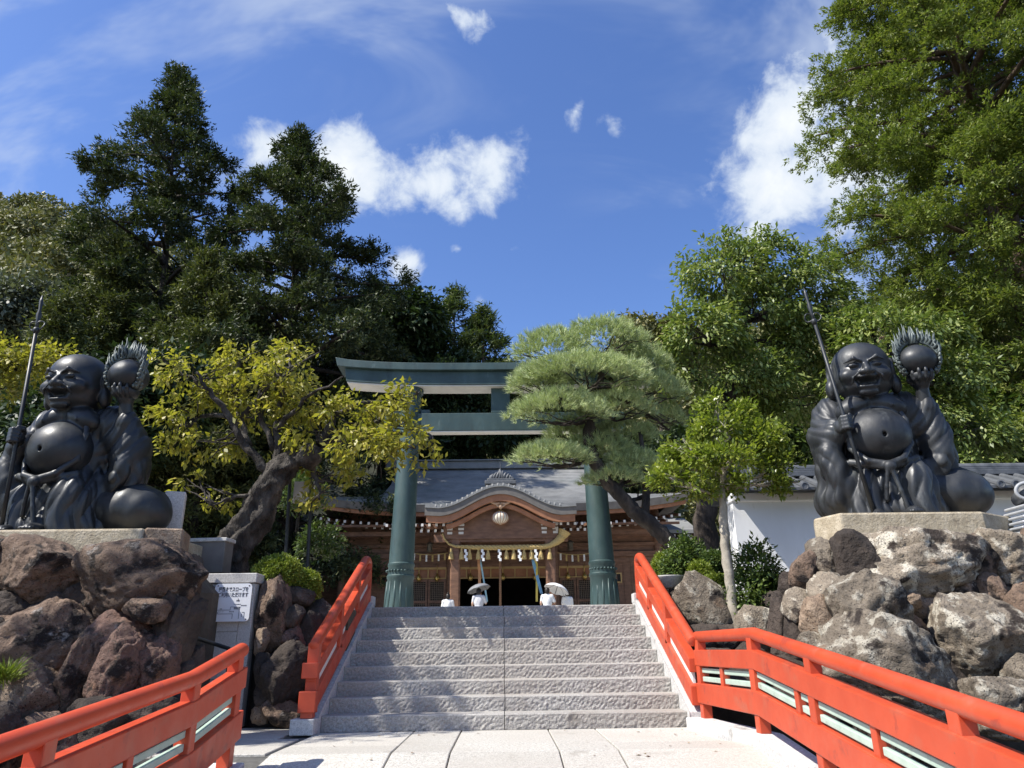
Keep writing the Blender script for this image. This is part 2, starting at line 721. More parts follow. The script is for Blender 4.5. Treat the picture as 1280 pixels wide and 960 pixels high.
def spray(rng, cp, co, n_per, spread, out_w=0.7, rnd_w=0.7, droop=0.3, up=0.9, nr=0.6):
    n = len(cp)*n_per
    p = np.repeat(cp, n_per, 0) + rng.normal(size=(n, 3))*spread
    o = np.repeat(co, n_per, 0)
    ax = unit(o*out_w + rand_dirs(rng, n)*rnd_w + np.array([0, 0, -droop]))
    nm = unit(np.array([0, 0, up]) + o*0.35 + rand_dirs(rng, n)*nr)
    return p, ax, nm


def limb(mb, a, b, r0, r1, rng, wob=0.12, n=7, sides=7, sag=0.0):
    a, b = Vector(a), Vector(b)
    L = (b-a).length
    pts, rad = [], []
    for i in range(n+1):
        t = i/n
        w = math.sin(math.pi*t)*wob*L
        off = Vector((rng.normal(), rng.normal(), rng.normal()*0.6))*w*0.45 if 0 < i < n else Vector()
        pts.append(a.lerp(b, t) + off + Vector((0, 0, math.sin(math.pi*t)*sag*L)))
        rad.append(r0 + (r1-r0)*t)
    mb.tube(pts, rad, sides, jitter=0.12, seed=int(rng.integers(1e6)))
    return pts


def broadleaf(name, label, cat, base, trunk_path, trunk_r, lobes, n_clump, n_per, leaf, mats, seed, spread=0.16, shell=0.55,
              droop=0.35, flat=-0.35, twig=0, limb_r=0.09, group=None, fork=0.75, up=0.9, parts=('trunk', 'crown'), gate=None):
    rng = np.random.default_rng(seed)
    root = thing(name, label, cat, base, 0.0, group)
    B = Vector(base)
    tp = [Vector(p)-B for p in trunk_path]
    lb = [(np.array(c)-np.array(B), np.array(r)) for c, r in lobes]
    mb = MB()
    # trunk with a flare at the foot
    pts, rads = [], []
    for i in range(len(tp)-1):
        for k in range(5):
            t = k/5
            pts.append(tp[i].lerp(tp[i+1], t) + Vector((rng.normal(), rng.normal(), 0))*trunk_r[i]*0.10)
            rads.append(trunk_r[i]+(trunk_r[i+1]-trunk_r[i])*t)
    pts.append(tp[-1])
    rads.append(trunk_r[-1])
    mb.tube(pts, rads, 14, jitter=0.10, seed=seed)
    for c, r in lb:
        # limb from the nearest point of the trunk's upper part
        cand = [p for p in pts[int(len(pts)*fork):]] or pts[-1:]
        s = min(cand, key=lambda p: (p-Vector(c)).length)
        rr = min(limb_r, rads[-1]*0.9)
        path = limb(mb, s, c, rr, rr*0.45, rng)
        for k in range(twig):
            u = rand_dirs(rng, 1)[0]
            u[2] = abs(u[2])*0.8-0.15
            q = path[int(rng.integers(3, len(path)))]
            limb(mb, q, Vector(c)+Vector(u*r*0.92), rr*0.32, rr*0.08, rng, n=4, sides=5)
    mb.build(parts[0], mats[0], root, smooth=True)
    cp, co = lobe_points(rng, lb, n_clump, shell, flat)
    if gate:
        keep = np.array([mnoise.noise(Vector(p)*gate[0]) > gate[1] for p in cp])
        cp, co = cp[keep], co[keep]
    p, ax, nm = spray(rng, cp, co, n_per, spread, droop=droop, up=up)
    L = leaf[0]*rng.uniform(0.7, 1.25, len(p))
    me = leaf_mesh(parts[1], p, ax, nm, L, L*leaf[1], cup=0.12)
    link_mesh(parts[1], me, mats[1], root)
    return root


def conifer(name, label, cat, base, H, prof, n_br, tuft, mats, seed, lean=(0, 0), t0=0.08, droop=0.25, rise=0.15, n_tuft=26, n_per=8,
            trunk_r=0.35, thin=1.0, group=None, flatness=0.35, side=0.22, clump=0.0, per_clump=9, var=(0.6, 1.2)):
    """prof(t) -> branch length at relative height t; tuft = (length, width)"""
    rng = np.random.default_rng(seed)
    root = thing(name, label, cat, base, 0.0, group)
    mb = MB()
    lx, ly = lean
    ax_at = lambda t: Vector((lx*t, ly*t, H*t))
    mb.tube([ax_at(t) for t in np.linspace(0, 0.985, 14)], [max(0.03, trunk_r*(1-t)**0.85) for t in np.linspace(0, 0.985, 14)], 9, jitter=0.06, seed=seed)
    CP, CO = [], []
    for b in range(n_br):
        t = t0 + (1-t0)*((b+rng.random())/n_br)
        t = min(t, 0.995)
        Lb = prof(t)*rng.uniform(*var)
        az = b*2.39996 + rng.normal()*0.35
        d = np.array([math.cos(az), math.sin(az), 0])
        o = np.array(ax_at(t))
        ns = 6
        rs = rise*rng.uniform(0.5, 1.4)
        dr = droop*rng.uniform(0.6, 1.4)
        f = lambda s: o + d*(Lb*s) + np.array([0, 0, Lb*(rs*s - dr*s*s)])
        if Lb > 0.6:
            mb.tube([Vector(f(s)) for s in np.linspace(0, 0.92, ns)], [max(0.012, 0.028*Lb*(1-s*0.85)*min(1.0, trunk_r*3)) for s in np.linspace(0, 0.92, ns)], 5)
        m = max(4, int(n_tuft*(0.25+Lb/max(prof(0.3), 0.1))))
        perp = np.array([-d[1], d[0], 0])
        mc = max(2, m//per_clump) if clump > 0 else m
        sc_ = np.sqrt(rng.uniform(0.06, 1.0, mc))
        sc_[0] = 0.97
        pts = np.array([f(x) for x in sc_])
        lat = rng.normal(size=mc)*side*Lb*(1.05-sc_*0.75)
        pts += perp[None]*lat[:, None]
        pts[:, 2] += rng.normal(size=mc)*0.05*Lb*flatness*3 - np.abs(lat)*0.12
        od = d[None]*0.8 + perp[None]*(np.sign(lat)*0.5)[:, None] + np.array([0, 0, 0.12])[None]
        if clump > 0:
            pts = np.repeat(pts, per_clump, 0)
            od = np.repeat(od, per_clump, 0)
            g = rng.normal(size=pts.shape)*clump*np.array([1.0, 1.0, 0.55])
            pts = pts + g
            od = od*0.6 + g/clump*0.45
        CP.append(pts)
        CO.append(unit(od + rng.normal(size=pts.shape)*0.2))
    # leader
    CP.append(np.array([np.array(ax_at(t)) for t in np.linspace(0.93, 1.0, 14)]) + rng.normal(size=(14, 3))*0.05)
    CO.append(unit(np.array([[0, 0, 1.0]]*14)+rng.normal(size=(14, 3))*0.3))
    mb.build('trunk', mats[0], root, smooth=True)
    cp, co = np.concatenate(CP), np.concatenate(CO)
    keep = rng.random(len(cp)) < thin
    cp, co = cp[keep], co[keep]
    p, ax, nm = spray(rng, cp, co, n_per, tuft[0]*0.55, out_w=0.9, rnd_w=0.75, droop=0.05, up=0.9, nr=0.7)
    L = tuft[0]*rng.uniform(0.6, 1.3, len(p))
    me = leaf_mesh('crown', p, ax, nm, L, L*tuft[1], tri=True)
    link_mesh('crown', me, mats[1], root)
    return root


# ------------------------------------------------------------------ boulders
def boulder_mesh(name, seed, sub=4, angular=0.5, rough=0.09, cuts=9):
    import bmesh
    rng = np.random.default_rng(seed)
    bm = bmesh.new()
    bmesh.ops.create_icosphere(bm, subdivisions=sub, radius=1.0)
    co = np.array([v.co[:] for v in bm.verts])
    # blocky core, then convex cuts for broken faces
    box = 1.0/((np.abs(co)**4.5).sum(1)**(1/4.5))
    dirs = rand_dirs(rng, cuts)
    dist = rng.uniform(0.66, 0.98, cuts)
    dp = co @ dirs.T
    lim = np.where(dp > 0.05, dist[None]/np.maximum(dp, 0.05), 9.0).min(1)
    base = 1.0*(1-angular) + angular*box
    r = np.minimum(base, lim + (base-np.minimum(base, lim))*0.06)
    o = rng.uniform(-50, 50, 3)
    nz = np.empty(len(co))
    H_ = mnoise.ridged_multi_fractal
    st = rand_dirs(rng, 1)[0]            # bedding direction
    for i, c in enumerate(co):
        p = Vector((c[0]+o[0], c[1]+o[1], c[2]+o[2]))
        a = mnoise.noise(p*1.2)*0.9 + mnoise.noise(p*2.7)*0.5
        lay = mnoise.noise(Vector((c @ st*6.0+o[0], p.y*0.8, p.z*0.8)))
        cr = H_(p*2.2, 0.9, 2.1, 4, 1.0, 2.0)*0.26
        fine = mnoise.turbulence(p*6.0, 3, False)*0.45
        pit = max(0.0, mnoise.noise(p*5.2)-0.22)*1.5
        ck = abs(mnoise.noise(p*1.55+Vector((7.3, 1.1, 4.2))))
        ck2 = abs(mnoise.noise(p*2.9+Vector((2.3, 9.1, 1.2))))
        crack = max(0.0, 1-ck/0.055)*1.0 + max(0.0, 1-ck2/0.05)*0.5
        nz[i] = a*0.45 + lay*0.45 + cr + fine*0.8 - pit*0.6 - crack*0.55 - 0.45
    r = r*(1 + nz*rough)
    co = co*r[:, None]
    for v, c in zip(bm.verts, co):
        v.co = c
    me = bpy.data.meshes.new(name)
    bm.to_mesh(me)
    bm.free()
    me.polygons.foreach_set('use_smooth', [True]*len(me.polygons))
    lo, hi = co.min(0), co.max(0)
    me['half'] = list((hi-lo)/2)
    me['mid'] = list((hi+lo)/2)
    return me

# ------------------------------------------------------------------ palette
M_GRANITE = pm('granite', [(0.30, (0.33, 0.32, 0.31)), (0.52, (0.52, 0.51, 0.49)), (0.72, (0.63, 0.62, 0.60))], 60, 4, 0.75, speck=(190, (0.16, 0.155, 0.15), 0.60, 0.68),
               bump=[(120, 0.35, 0.006)], hue=((0.40, 0.36, 0.31), 1.2, 0.35))
M_STEP = pm('step_granite', [(0.30, (0.23, 0.22, 0.20)), (0.5, (0.36, 0.345, 0.315)), (0.72, (0.48, 0.46, 0.425))], 45, 5, 0.8, speck=(150, (0.17, 0.16, 0.155), 0.58, 0.66),
            bump=[(70, 0.35, 0.006), (160, 0.3, 0.004)], hue=((0.30, 0.265, 0.225), 0.9, 0.5), objvar=0.07, patches=[((0.20, 0.185, 0.165), 2.2, 0.58, 0.74)])
M_PAVE = pm('paving_granite', [(0.32, (0.36, 0.345, 0.305)), (0.55, (0.51, 0.49, 0.44)), (0.75, (0.60, 0.58, 0.53))], 38, 4, 0.8, speck=(85, (0.24, 0.222, 0.195), 0.56, 0.68),
            bump=[(60, 0.7, 0.010)], hue=((0.40, 0.37, 0.32), 0.8, 0.5), patches=[((0.33, 0.31, 0.27), 2.4, 0.56, 0.72), ((0.20, 0.18, 0.15), 7.0, 0.68, 0.76)], objvar=0.08)
M_JOINT = pm('joint_mortar', [(0.3, (0.07, 0.068, 0.062)), (0.7, (0.12, 0.115, 0.105))], 20, 4, 0.9)
M_KERB = pm('kerb_granite', [(0.30, (0.40, 0.39, 0.375)), (0.6, (0.60, 0.59, 0.565))], 30, 5, 0.75, speck=(140, (0.22, 0.215, 0.21), 0.60, 0.68), bump=[(90, 0.3, 0.005)],
            patches=[((0.22, 0.20, 0.175), 3.0, 0.56, 0.72)], objvar=0.08)
M_RED = pm('vermilion_paint', [(0.3, (0.44, 0.055, 0.020)), (0.7, (0.52, 0.072, 0.027))], 3.0, 4, 0.38, 0.52, spec=0.45, bump=[(9, 0.06, 0.01), (60, 0.05, 0.002)],
           patches=[((0.42, 0.095, 0.050), 2.6, 0.54, 0.70), ((0.34, 0.050, 0.026), 5.0, 0.58, 0.70), ((0.16, 0.055, 0.038), 13.0, 0.66, 0.74)], objvar=0.07)
M_MINT = pm('mint_slat', [(0.3, (0.34, 0.44, 0.37)), (0.7, (0.43, 0.53, 0.45))], 8, 4, 0.5, patches=[((0.24, 0.29, 0.24), 6, 0.58, 0.75)])
M_WHITEWOOD = pm('white_board', [(0.3, (0.66, 0.66, 0.63)), (0.7, (0.76, 0.76, 0.73))], 6, 4, 0.6)
M_PATINA = pm('patina_bronze', [(0.28, (0.022, 0.046, 0.046)), (0.5, (0.036, 0.069, 0.067)), (0.72, (0.056, 0.098, 0.094))], 3.0, 6, 0.42, 0.6, spec=0.5,
              stretch=(1, 1, 0.35), bump=[(30, 0.08, 0.005)], patches=[((0.100, 0.148, 0.140), 5.0, 0.60, 0.76), ((0.022, 0.042, 0.042), 2.6, 0.56, 0.72)])
M_SOFFIT = pm('pale_soffit', [(0.3, (0.56, 0.55, 0.50)), (0.7, (0.66, 0.65, 0.60))], 4, 4, 0.7)
M_EARTH = pm('earth', [(0.3, (0.045, 0.036, 0.026)), (0.7, (0.11, 0.090, 0.065))], 3, 6, 0.95, bump=[(12, 0.6, 0.05)])
M_COURT = pm('court_gravel', [(0.3, (0.32, 0.30, 0.27)), (0.7, (0.45, 0.43, 0.39))], 8, 6, 0.9, bump=[(60, 0.4, 0.01)])
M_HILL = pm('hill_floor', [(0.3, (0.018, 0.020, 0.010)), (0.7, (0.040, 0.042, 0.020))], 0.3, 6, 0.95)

# ------------------------------------------------------------------ terrain
tag(MB().add([(-600, -300, -1.6), (600, -300, -1.6), (600, 900, -1.6), (-600, 900, -1.6)], [(0, 1, 2, 3)]).build('ground', M_EARTH), kind='structure')


def sstep(a, b, x):
    t = np.clip((x-a)/(b-a), 0, 1)
    return t*t*(3-2*t)


_sky = [(-500, 210), (-150, 225), (0, 236), (60, 238), (100, 262), (150, 275), (250, 335), (350, 400), (450, 445), (560, 478), (640, 480), (720, 455), (790, 425), (840, 408), (920, 400), (1010, 390),
        (1280, 330), (1700, 330)]
_cx = np.array([P(a, b, 100).x for a, b in _sky])
_cz = np.array([P(a, b, 100).z for a, b in _sky]) - 6.5


def hill_z(x, y):
    x, y = np.asarray(x, float), np.asarray(y, float)
    H = np.interp(x*100/np.maximum(y, 40), _cx, _cz)
    y0 = 45 - 13*sstep(12, 26, np.abs(x))
    t = np.clip((y-y0)/(100-y0), 0, 1.0)
    base = 1.30 + (H-1.3)*(0.85*t + 0.15*t*t)
    return base + np.clip(y-100, 0, None)*0.02


gx, gy = np.meshgrid(np.linspace(-190, 190, 96), np.concatenate([np.linspace(24, 110, 60), np.linspace(116, 260, 10)]), indexing='ij')
gz = hill_z(gx, gy) + 0.4*np.sin(gx*0.7)*np.sin(gy*0.55)*sstep(46, 60, gy)
V = np.stack([gx, gy, gz], -1).reshape(-1, 3)
nxg, nyg = gx.shape
ii, jj = np.meshgrid(np.arange(nxg-1), np.arange(nyg-1), indexing='ij')
q = (ii*nyg+jj).ravel()
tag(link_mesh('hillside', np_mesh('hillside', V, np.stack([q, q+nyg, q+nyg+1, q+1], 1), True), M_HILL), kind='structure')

LAND = 1.44          # level of the upper court
STEP_R, STEP_T, STEP_Y0, NSTEP = 0.16, 0.346, 8.57, 9
TOPY = STEP_Y0 + STEP_T*(NSTEP-1)
court = MB()
court.add([(-30, 12.4, LAND-0.004), (30, 12.4, LAND-0.004), (30, 45, LAND-0.004), (-30, 45, LAND-0.004)], [(0, 1, 2, 3)])
court.box((0, (TOPY+0.3+12.4)/2, LAND-0.404), (4.7, 12.4-TOPY-0.3, 0.8))
tag(court.build('upper_court', M_COURT), kind='structure')


def bed(name, x0, x1, y0, y1, fn, mat, nx=30, ny=30):
    X, Y = np.meshgrid(np.linspace(x0, x1, nx), np.linspace(y0, y1, ny), indexing='ij')
    Z = np.vectorize(fn)(X, Y)
    i, j = np.meshgrid(np.arange(nx-1), np.arange(ny-1), indexing='ij')
    q = (i*ny+j).ravel()
    return link_mesh(name, np_mesh(name, np.stack([X, Y, Z], -1).reshape(-1, 3), np.stack([q, q+ny, q+ny+1, q+1], 1), True), mat)


def zr(x, y):
    t = float(sstep(8.0, 11.6, y + 0.35*(x-2.3)))
    return -1.1 + 2.5*t + 0.05*math.sin(x*3.1)*math.sin(y*2.7)


def zl(x, y):
    t = float(sstep(9.3, 10.3, y))
    return -0.5 + 1.85*t + 0.05*math.sin(x*3.1+1)*math.sin(y*2.7)


tag(bed('planting_bed', 2.28, 16, 7.4, 12.6, zr, M_EARTH), kind='structure')
tag(bed('planting_bed', -18, -2.25, 9.35, 12.6, zl, M_EARTH), kind='structure')

# ------------------------------------------------------------------ bridge deck, pavers
SLOPE, BEND = 0.135, 6.85


def deck_z(y):
    return 0.0 if y >= BEND else -(BEND-y)*SLOPE


deck = thing('bridge_deck', 'pale granite paving of the bridge leading up to the stone stairs', 'paving', (0, BEND, 0), kind='structure')


def paver(x0, x1, y0, y1, seed, parent, off):
    """slab lying on the deck; straight in y so it may slope"""
    rnd = random.Random(seed)
    g, th = 0.006, 0.10
    z = lambda y: deck_z(y) - off[2] + rnd.uniform(-0.0012, 0.0012)
    b = 0.006
    x0, x1, y0, y1 = x0+g-off[0], x1-g-off[0], y0+g, y1-g
    zz = [deck_z(y0)-off[2], deck_z(y1)-off[2]]
    dz = rnd.uniform(-0.002, 0.002)
    vs, fs = [], []
    for (ix, iy, dzz) in ((0, 0, -th), (0, 0, -b), (b, b, 0)):
        for (x, y, z_) in ((x0+ix, y0+iy-off[1], zz[0]), (x1-ix, y0+iy-off[1], zz[0]), (x1-ix, y1-iy-off[1], zz[1]), (x0+ix, y1-iy-off[1], zz[1])):
            vs.append((x, y, z_+dzz+dz))
    for lv in range(2):
        for k in range(4):
            fs.append((lv*4+k, lv*4+(k+1) % 4, lv*4+4+(k+1) % 4, lv*4+4+k))
    fs.append((8, 9, 10, 11))
    return MB().add(vs, fs).build('paver', M_PAVE, parent)


xs_a = [-2.02, -0.98, -0.47, 0.47, 0.98, 2.06]
xs_b = [-2.02, -1.20, -0.55, 0.42, 0.90, 1.55, 2.20]
rows = [(7.35, 8.565, xs_a), (BEND, 7.35, xs_a), (5.6, BEND, xs_a), (4.3, 5.6, xs_b), (3.0, 4.3, xs_a), (1.5, 3.0, xs_b), (0.0, 1.5, xs_a), (-1.6, 0.0, xs_b), (-3.2, -1.6, xs_a)]
k = 0
for (y0, y1, xs) in rows:
    for a, b in zip(xs[:-1], xs[1:]):
        k += 1
        bb = b
        if b == xs[-1] and y1 < 8.5:
            bb = 2.20
        if y0 < 7.36 and y0 >= BEND and a in (-0.98, 0.47):     # some slabs run through two courses
            pass
        paver(a, bb, y0, y1, k, deck, (0, BEND, 0))
bp = MB()
for (y0, y1) in ((BEND, 8.60), (-3.4, BEND)):
    n = len(bp.v)
    vs = [(x, y-BEND, deck_z(y)-dz) for dz in (0.022, 0.30) for x, y in ((-2.35, y0), (2.42, y0), (2.42, y1), (-2.35, y1))]
    bp.add(vs, [(0, 1, 2, 3), (7, 6, 5, 4), (0, 4, 5, 1), (1, 5, 6, 2), (2, 6, 7, 3), (3, 7, 4, 0)])
bp.build('deck_bed', M_JOINT, deck)

path_ = thing('side_path', 'pale granite path branching left between the rocks and the sign panel', 'path', (-3.5, 8, 0), kind='structure')
for n_, (x0, x1, y0, y1) in enumerate([(-3.05, -2.07, 6.9, 8.0), (-3.05, -2.30, 8.0, 9.2), (-4.2, -3.05, 6.9, 7.9), (-4.2, -3.05, 7.9, 9.2), (-5.6, -4.2, 7.6, 9.2), (-7.2, -5.6, 7.6, 9.2)]):
    paver(x0, x1, y0, y1, 60+n_, path_, (-3.5, 8, 0))
MB().box((-1.1, 0.05, -0.17), (5.2, 2.4, 0.3)).build('path_bed', M_JOINT, path_)

# ------------------------------------------------------------------ stairs: every step two long blocks with bush-hammered risers
stairs = thing('stone_staircase', 'nine grey granite steps rising between the red handrails', 'stairs', (0, STEP_Y0, 0), kind='structure')
rng_s = np.random.default_rng(5)


def step_block(x0, x1, i):
    y0 = i*STEP_T
    z0, z1 = i*STEP_R, (i+1)*STEP_R
    nx, nz = int((x1-x0)/0.0145), 11
    dep = 0.52
    g = rng_s.normal(size=(nx+1, nz+1))
    g = (g*1.3 + np.roll(g, 1, 0) + np.roll(g, 1, 1) + np.roll(np.roll(g, 1, 0), 1, 1))/4*0.0050
    X = np.linspace(x0, x1, nx+1)
    Z = np.linspace(z0, z1-0.012, nz+1)
    vs = []
    for a in range(nx+1):
        for b in range(nz+1):
            edge = 0.12 if a in (0, nx) or b == nz else 0.6 if b == nz-1 else 1.0
            vs.append((X[a], y0 + g[a, b]*edge + 0.003, Z[b]))
    fs = []
    w = nz+1
    for a in range(nx):
        for b in range(nz):
            fs.append((a*w+b, (a+1)*w+b, (a+1)*w+b+1, a*w+b+1))
    # chamfer, tread, back
    n0 = len(vs)
    for a in range(nx+1):
        wob = rng_s.normal()*0.0004
        vs.append((X[a], y0+0.013, z1+wob))
        vs.append((X[a], y0+dep, z1))
        vs.append((X[a], y0+dep, z0))
    for a in range(nx):
        p, q = n0+3*a, n0+3*(a+1)
        fs.append((a*w+nz, (a+1)*w+nz, q, p))
        fs.append((p, q, q+1, p+1))
        fs.append((p+1, q+1, q+2, p+2))
    fs.append(tuple([b for b in range(nz+1)] + [n0, n0+1, n0+2]))
    e = nx*w
    m = n0+3*nx
    fs.append(tuple([e+b for b in reversed(range(nz+1))] + [m+2, m+1, m]))
    return MB().add(vs, fs).build('step_block', M_STEP, stairs)


for i in range(NSTEP):
    j = 0.0 + (0.004 if i % 2 else -0.003)
    step_block(-2.0, j-0.004, i)
    step_block(j+0.004, 2.0, i)
MB().prism([(-2.0, -0.3), (2.0, -0.3), (2.0, 0.02), (-2.0, 0.02)], 0.3, 3.0).build('stair_core', M_JOINT, stairs)
mbc = MB()
for i in range(NSTEP):
    mbc.box((0, i*STEP_T+0.33, i*STEP_R+0.05), (3.98, 0.3, 0.16))
mbc.build('stair_joint_fill', M_JOINT, stairs)
for s in (-1, 1):
    st = MB()
    x0, x1 = (2.004, 2.20)
    pr = [(-0.10, -0.05), (-0.10, 0.16), (-0.02, 0.20), (TOPY-STEP_Y0+0.02, LAND+0.06), (TOPY-STEP_Y0+0.22, LAND+0.06), (TOPY-STEP_Y0+0.22, -0.05)]
    vs = [(s*x, y, z) for x in (x0, x1) for y, z in pr]
    n = len(pr)
    fs = [tuple(range(n)), tuple(reversed(range(n, 2*n)))] + [(i, (i+1) % n, n+(i+1) % n, n+i) for i in range(n)]
    if s > 0:
        fs = [tuple(reversed(f)) for f in fs]
    st.add(vs, fs)
    st.build('stringer', M_KERB, stairs, bevel=0.008)
MB().box((-2.13, -0.20, 0.078), (0.25, 0.22, 0.156)).build('newel_block', M_KERB, stairs, bevel=0.01)
MB().box((2.11, 2.93, LAND+0.10), (0.22, 0.22, 0.14)).build('newel_block', M_KERB, stairs, bevel=0.01)
MB().box((-2.11, 2.93, LAND+0.10), (0.22, 0.22, 0.14)).build('newel_block', M_KERB, stairs, bevel=0.01)

# kerbs along the bridge deck
def kerb(name, label, pts, w, h0, h1, group=None):
    root = thing(name, label, 'kerb', pts[0], 0.0, group, kind='structure')
    o = Vector(pts[0])
    for a, b in zip(pts[:-1], pts[1:]):
        a, b = Vector(a), Vector(b)
        L = (b-a).length
        n = max(1, round(L/0.95))
        for i in range(n):
            p = a.lerp(b, i/n + 0.003/L) - o
            q = a.lerp(b, (i+1)/n - 0.003/L) - o
            MB().sweep([p+Vector((0, 0, (h0+h1)/2)), q+Vector((0, 0, (h0+h1)/2))], w, h1-h0).build('kerb_stone', M_KERB, root, bevel=0.012)
    return root


kz = lambda x, y: (x, y, deck_z(y))
kerb('deck_kerb', 'grey granite kerb under the right red bridge railing', [kz(2.08, 8.50), kz(2.30, BEND), kz(2.32, 4.0), kz(2.32, 1.0), kz(2.32, -3.0)], 0.24, -0.25, 0.105)
kerb('deck_kerb', 'dark weathered granite kerb under the left red bridge railing', [kz(-2.21, 6.42), kz(-2.21, 4.0), kz(-2.21, 1.0), kz(-2.21, -3.0)], 0.26, -0.25, 0.06)

# ------------------------------------------------------------------ red railings
def path_at(path, d):
    """point at distance d along a 3D polyline, and its plan direction"""
    for a, b in zip(path[:-1], path[1:]):
        L = (b-a).length
        if d <= L or b is path[-1]:
            return a.lerp(b, min(1.0, d/L)), (b-a).normalized()
        d -= L


def railing(name, label, path, posts, heights, group, slats=2, end_over=(0.10, 0.10), foot=0.0, top_r=0.058, round_ends=True):
    """path: base line; heights = (top rail centre, mid lo, mid hi, low lo, low hi)"""
    path = [Vector(p) for p in path]
    o = path[0].copy()
    root = thing(name, label, 'railing', o, 0.0, group)
    th, m0, m1, l0, l1 = heights
    rel = [p-o for p in path]
    up = lambda z: Vector((0, 0, z))

    def ext(pts, a, b):
        d0 = (pts[0]-pts[1]).normalized()
        d1 = (pts[-1]-pts[-2]).normalized()
        return [pts[0]+d0*a] + pts[1:-1] + [pts[-1]+d1*b]
    e = ext(rel, *end_over)
    top = [p+up(th) for p in ext(rel, end_over[0]*0.6, end_over[1]*0.6)]
    # rounded nose on the rail ends
    tp, tr = [], []
    d0 = (top[0]-top[1]).normalized()
    d1 = (top[-1]-top[-2]).normalized()
    for f, r in ((0.045, 0.25), (0.035, 0.68), (0.015, 0.93)):
        tp.append(top[0]+d0*f)
        tr.append(top_r*r)
    for p in top:
        tp.append(p)
        tr.append(top_r)
    for f, r in ((0.015, 0.93), (0.035, 0.68), (0.045, 0.25)):
        tp.append(top[-1]+d1*f)
        tr.append(top_r*r)
    shade_auto(MB().tube(tp, tr, 18).build('top_rail', M_RED, root), 50)
    MB().sweep([p+up((m0+m1)/2) for p in e], 0.115, m1-m0).build('middle_beam', M_RED, root, bevel=0.008)
    MB().sweep([p+up((l0+l1)/2) for p in e], 0.125, l1-l0).build('lower_beam', M_RED, root, bevel=0.008)
    total = sum((b-a).length for a, b in zip(rel[:-1], rel[1:]))
    for d, kind in posts:
        p, t = path_at(rel, d)
        rz = math.atan2(t.y, t.x)
        mb = MB()
        if kind == 'full':
            mb.box(p+up((foot+l0)/2+0.02), (0.10, 0.10, l0-foot+0.04), rz)
            mb.box(p+up((l1+m0)/2), (0.105, 0.105, m0-l1+0.10), rz)
            mb.box(p+up((m1+th)/2-0.01), (0.105, 0.095, th-m1+0.02), rz)
        else:
            mb.box(p+up((l1+m0)/2), (0.075, 0.08, m0-l1+0.08), rz)
        mb.build('post', M_RED, root, bevel=0.006)
    if slats:
        ds = sorted(d for d, k in posts)
        for a, b in zip(ds[:-1], ds[1:]):
            for s in range(slats):
                z = l1 + (m0-l1)*(s+0.5)/slats
                pts = []
                for i in range(5):
                    d = a+0.05 + (b-a-0.10)*i/4
                    p, t = path_at(rel, d)
                    pts.append(p+up(z))
                MB().sweep(pts, 0.045, (m0-l1)/slats*0.56).build('slat', M_MINT, root, bevel=0.006)
    return root


HB = (0.925, 0.625, 0.79, 0.25, 0.45)
rb = [(2.16, 8.42, 0.0), (2.28, BEND, 0.0), (2.31, 5.0, deck_z(5.0)), (2.32, 2.5, deck_z(2.5)), (2.32, -2.6, deck_z(-2.6))]
railing('bridge_railing', 'red bridge railing with pale green slats running along the right side', rb,
        [(0.06, 'full'), (0.72, 'half'), (1.52, 'full'), (2.45, 'half'), (2.75, 'full'), (3.6, 'half'), (4.5, 'full'), (5.3, 'half'), (6.1, 'full'), (7.6, 'full'), (9.3, 'full')],
        HB, 'red bridge railings', foot=0.10, end_over=(0.02, 0.1))
lb_ = [(-2.20, 6.36, -0.03), (-2.20, 5.45, -0.215), (-2.20, 3.4, -0.43), (-2.20, 0.5, -0.72), (-2.20, -2.6, -1.0)]
railing('bridge_railing', 'red bridge railing with pale green slats in the left foreground', lb_,
        [(0.07, 'full'), (0.92, 'full'), (1.75, 'half'), (2.6, 'full'), (3.6, 'half'), (4.6, 'full'), (6.4, 'full'), (8.3, 'full')],
        (0.865, 0.57, 0.73, 0.19, 0.40), 'red bridge railings', foot=0.0, end_over=(0.07, 0.1))


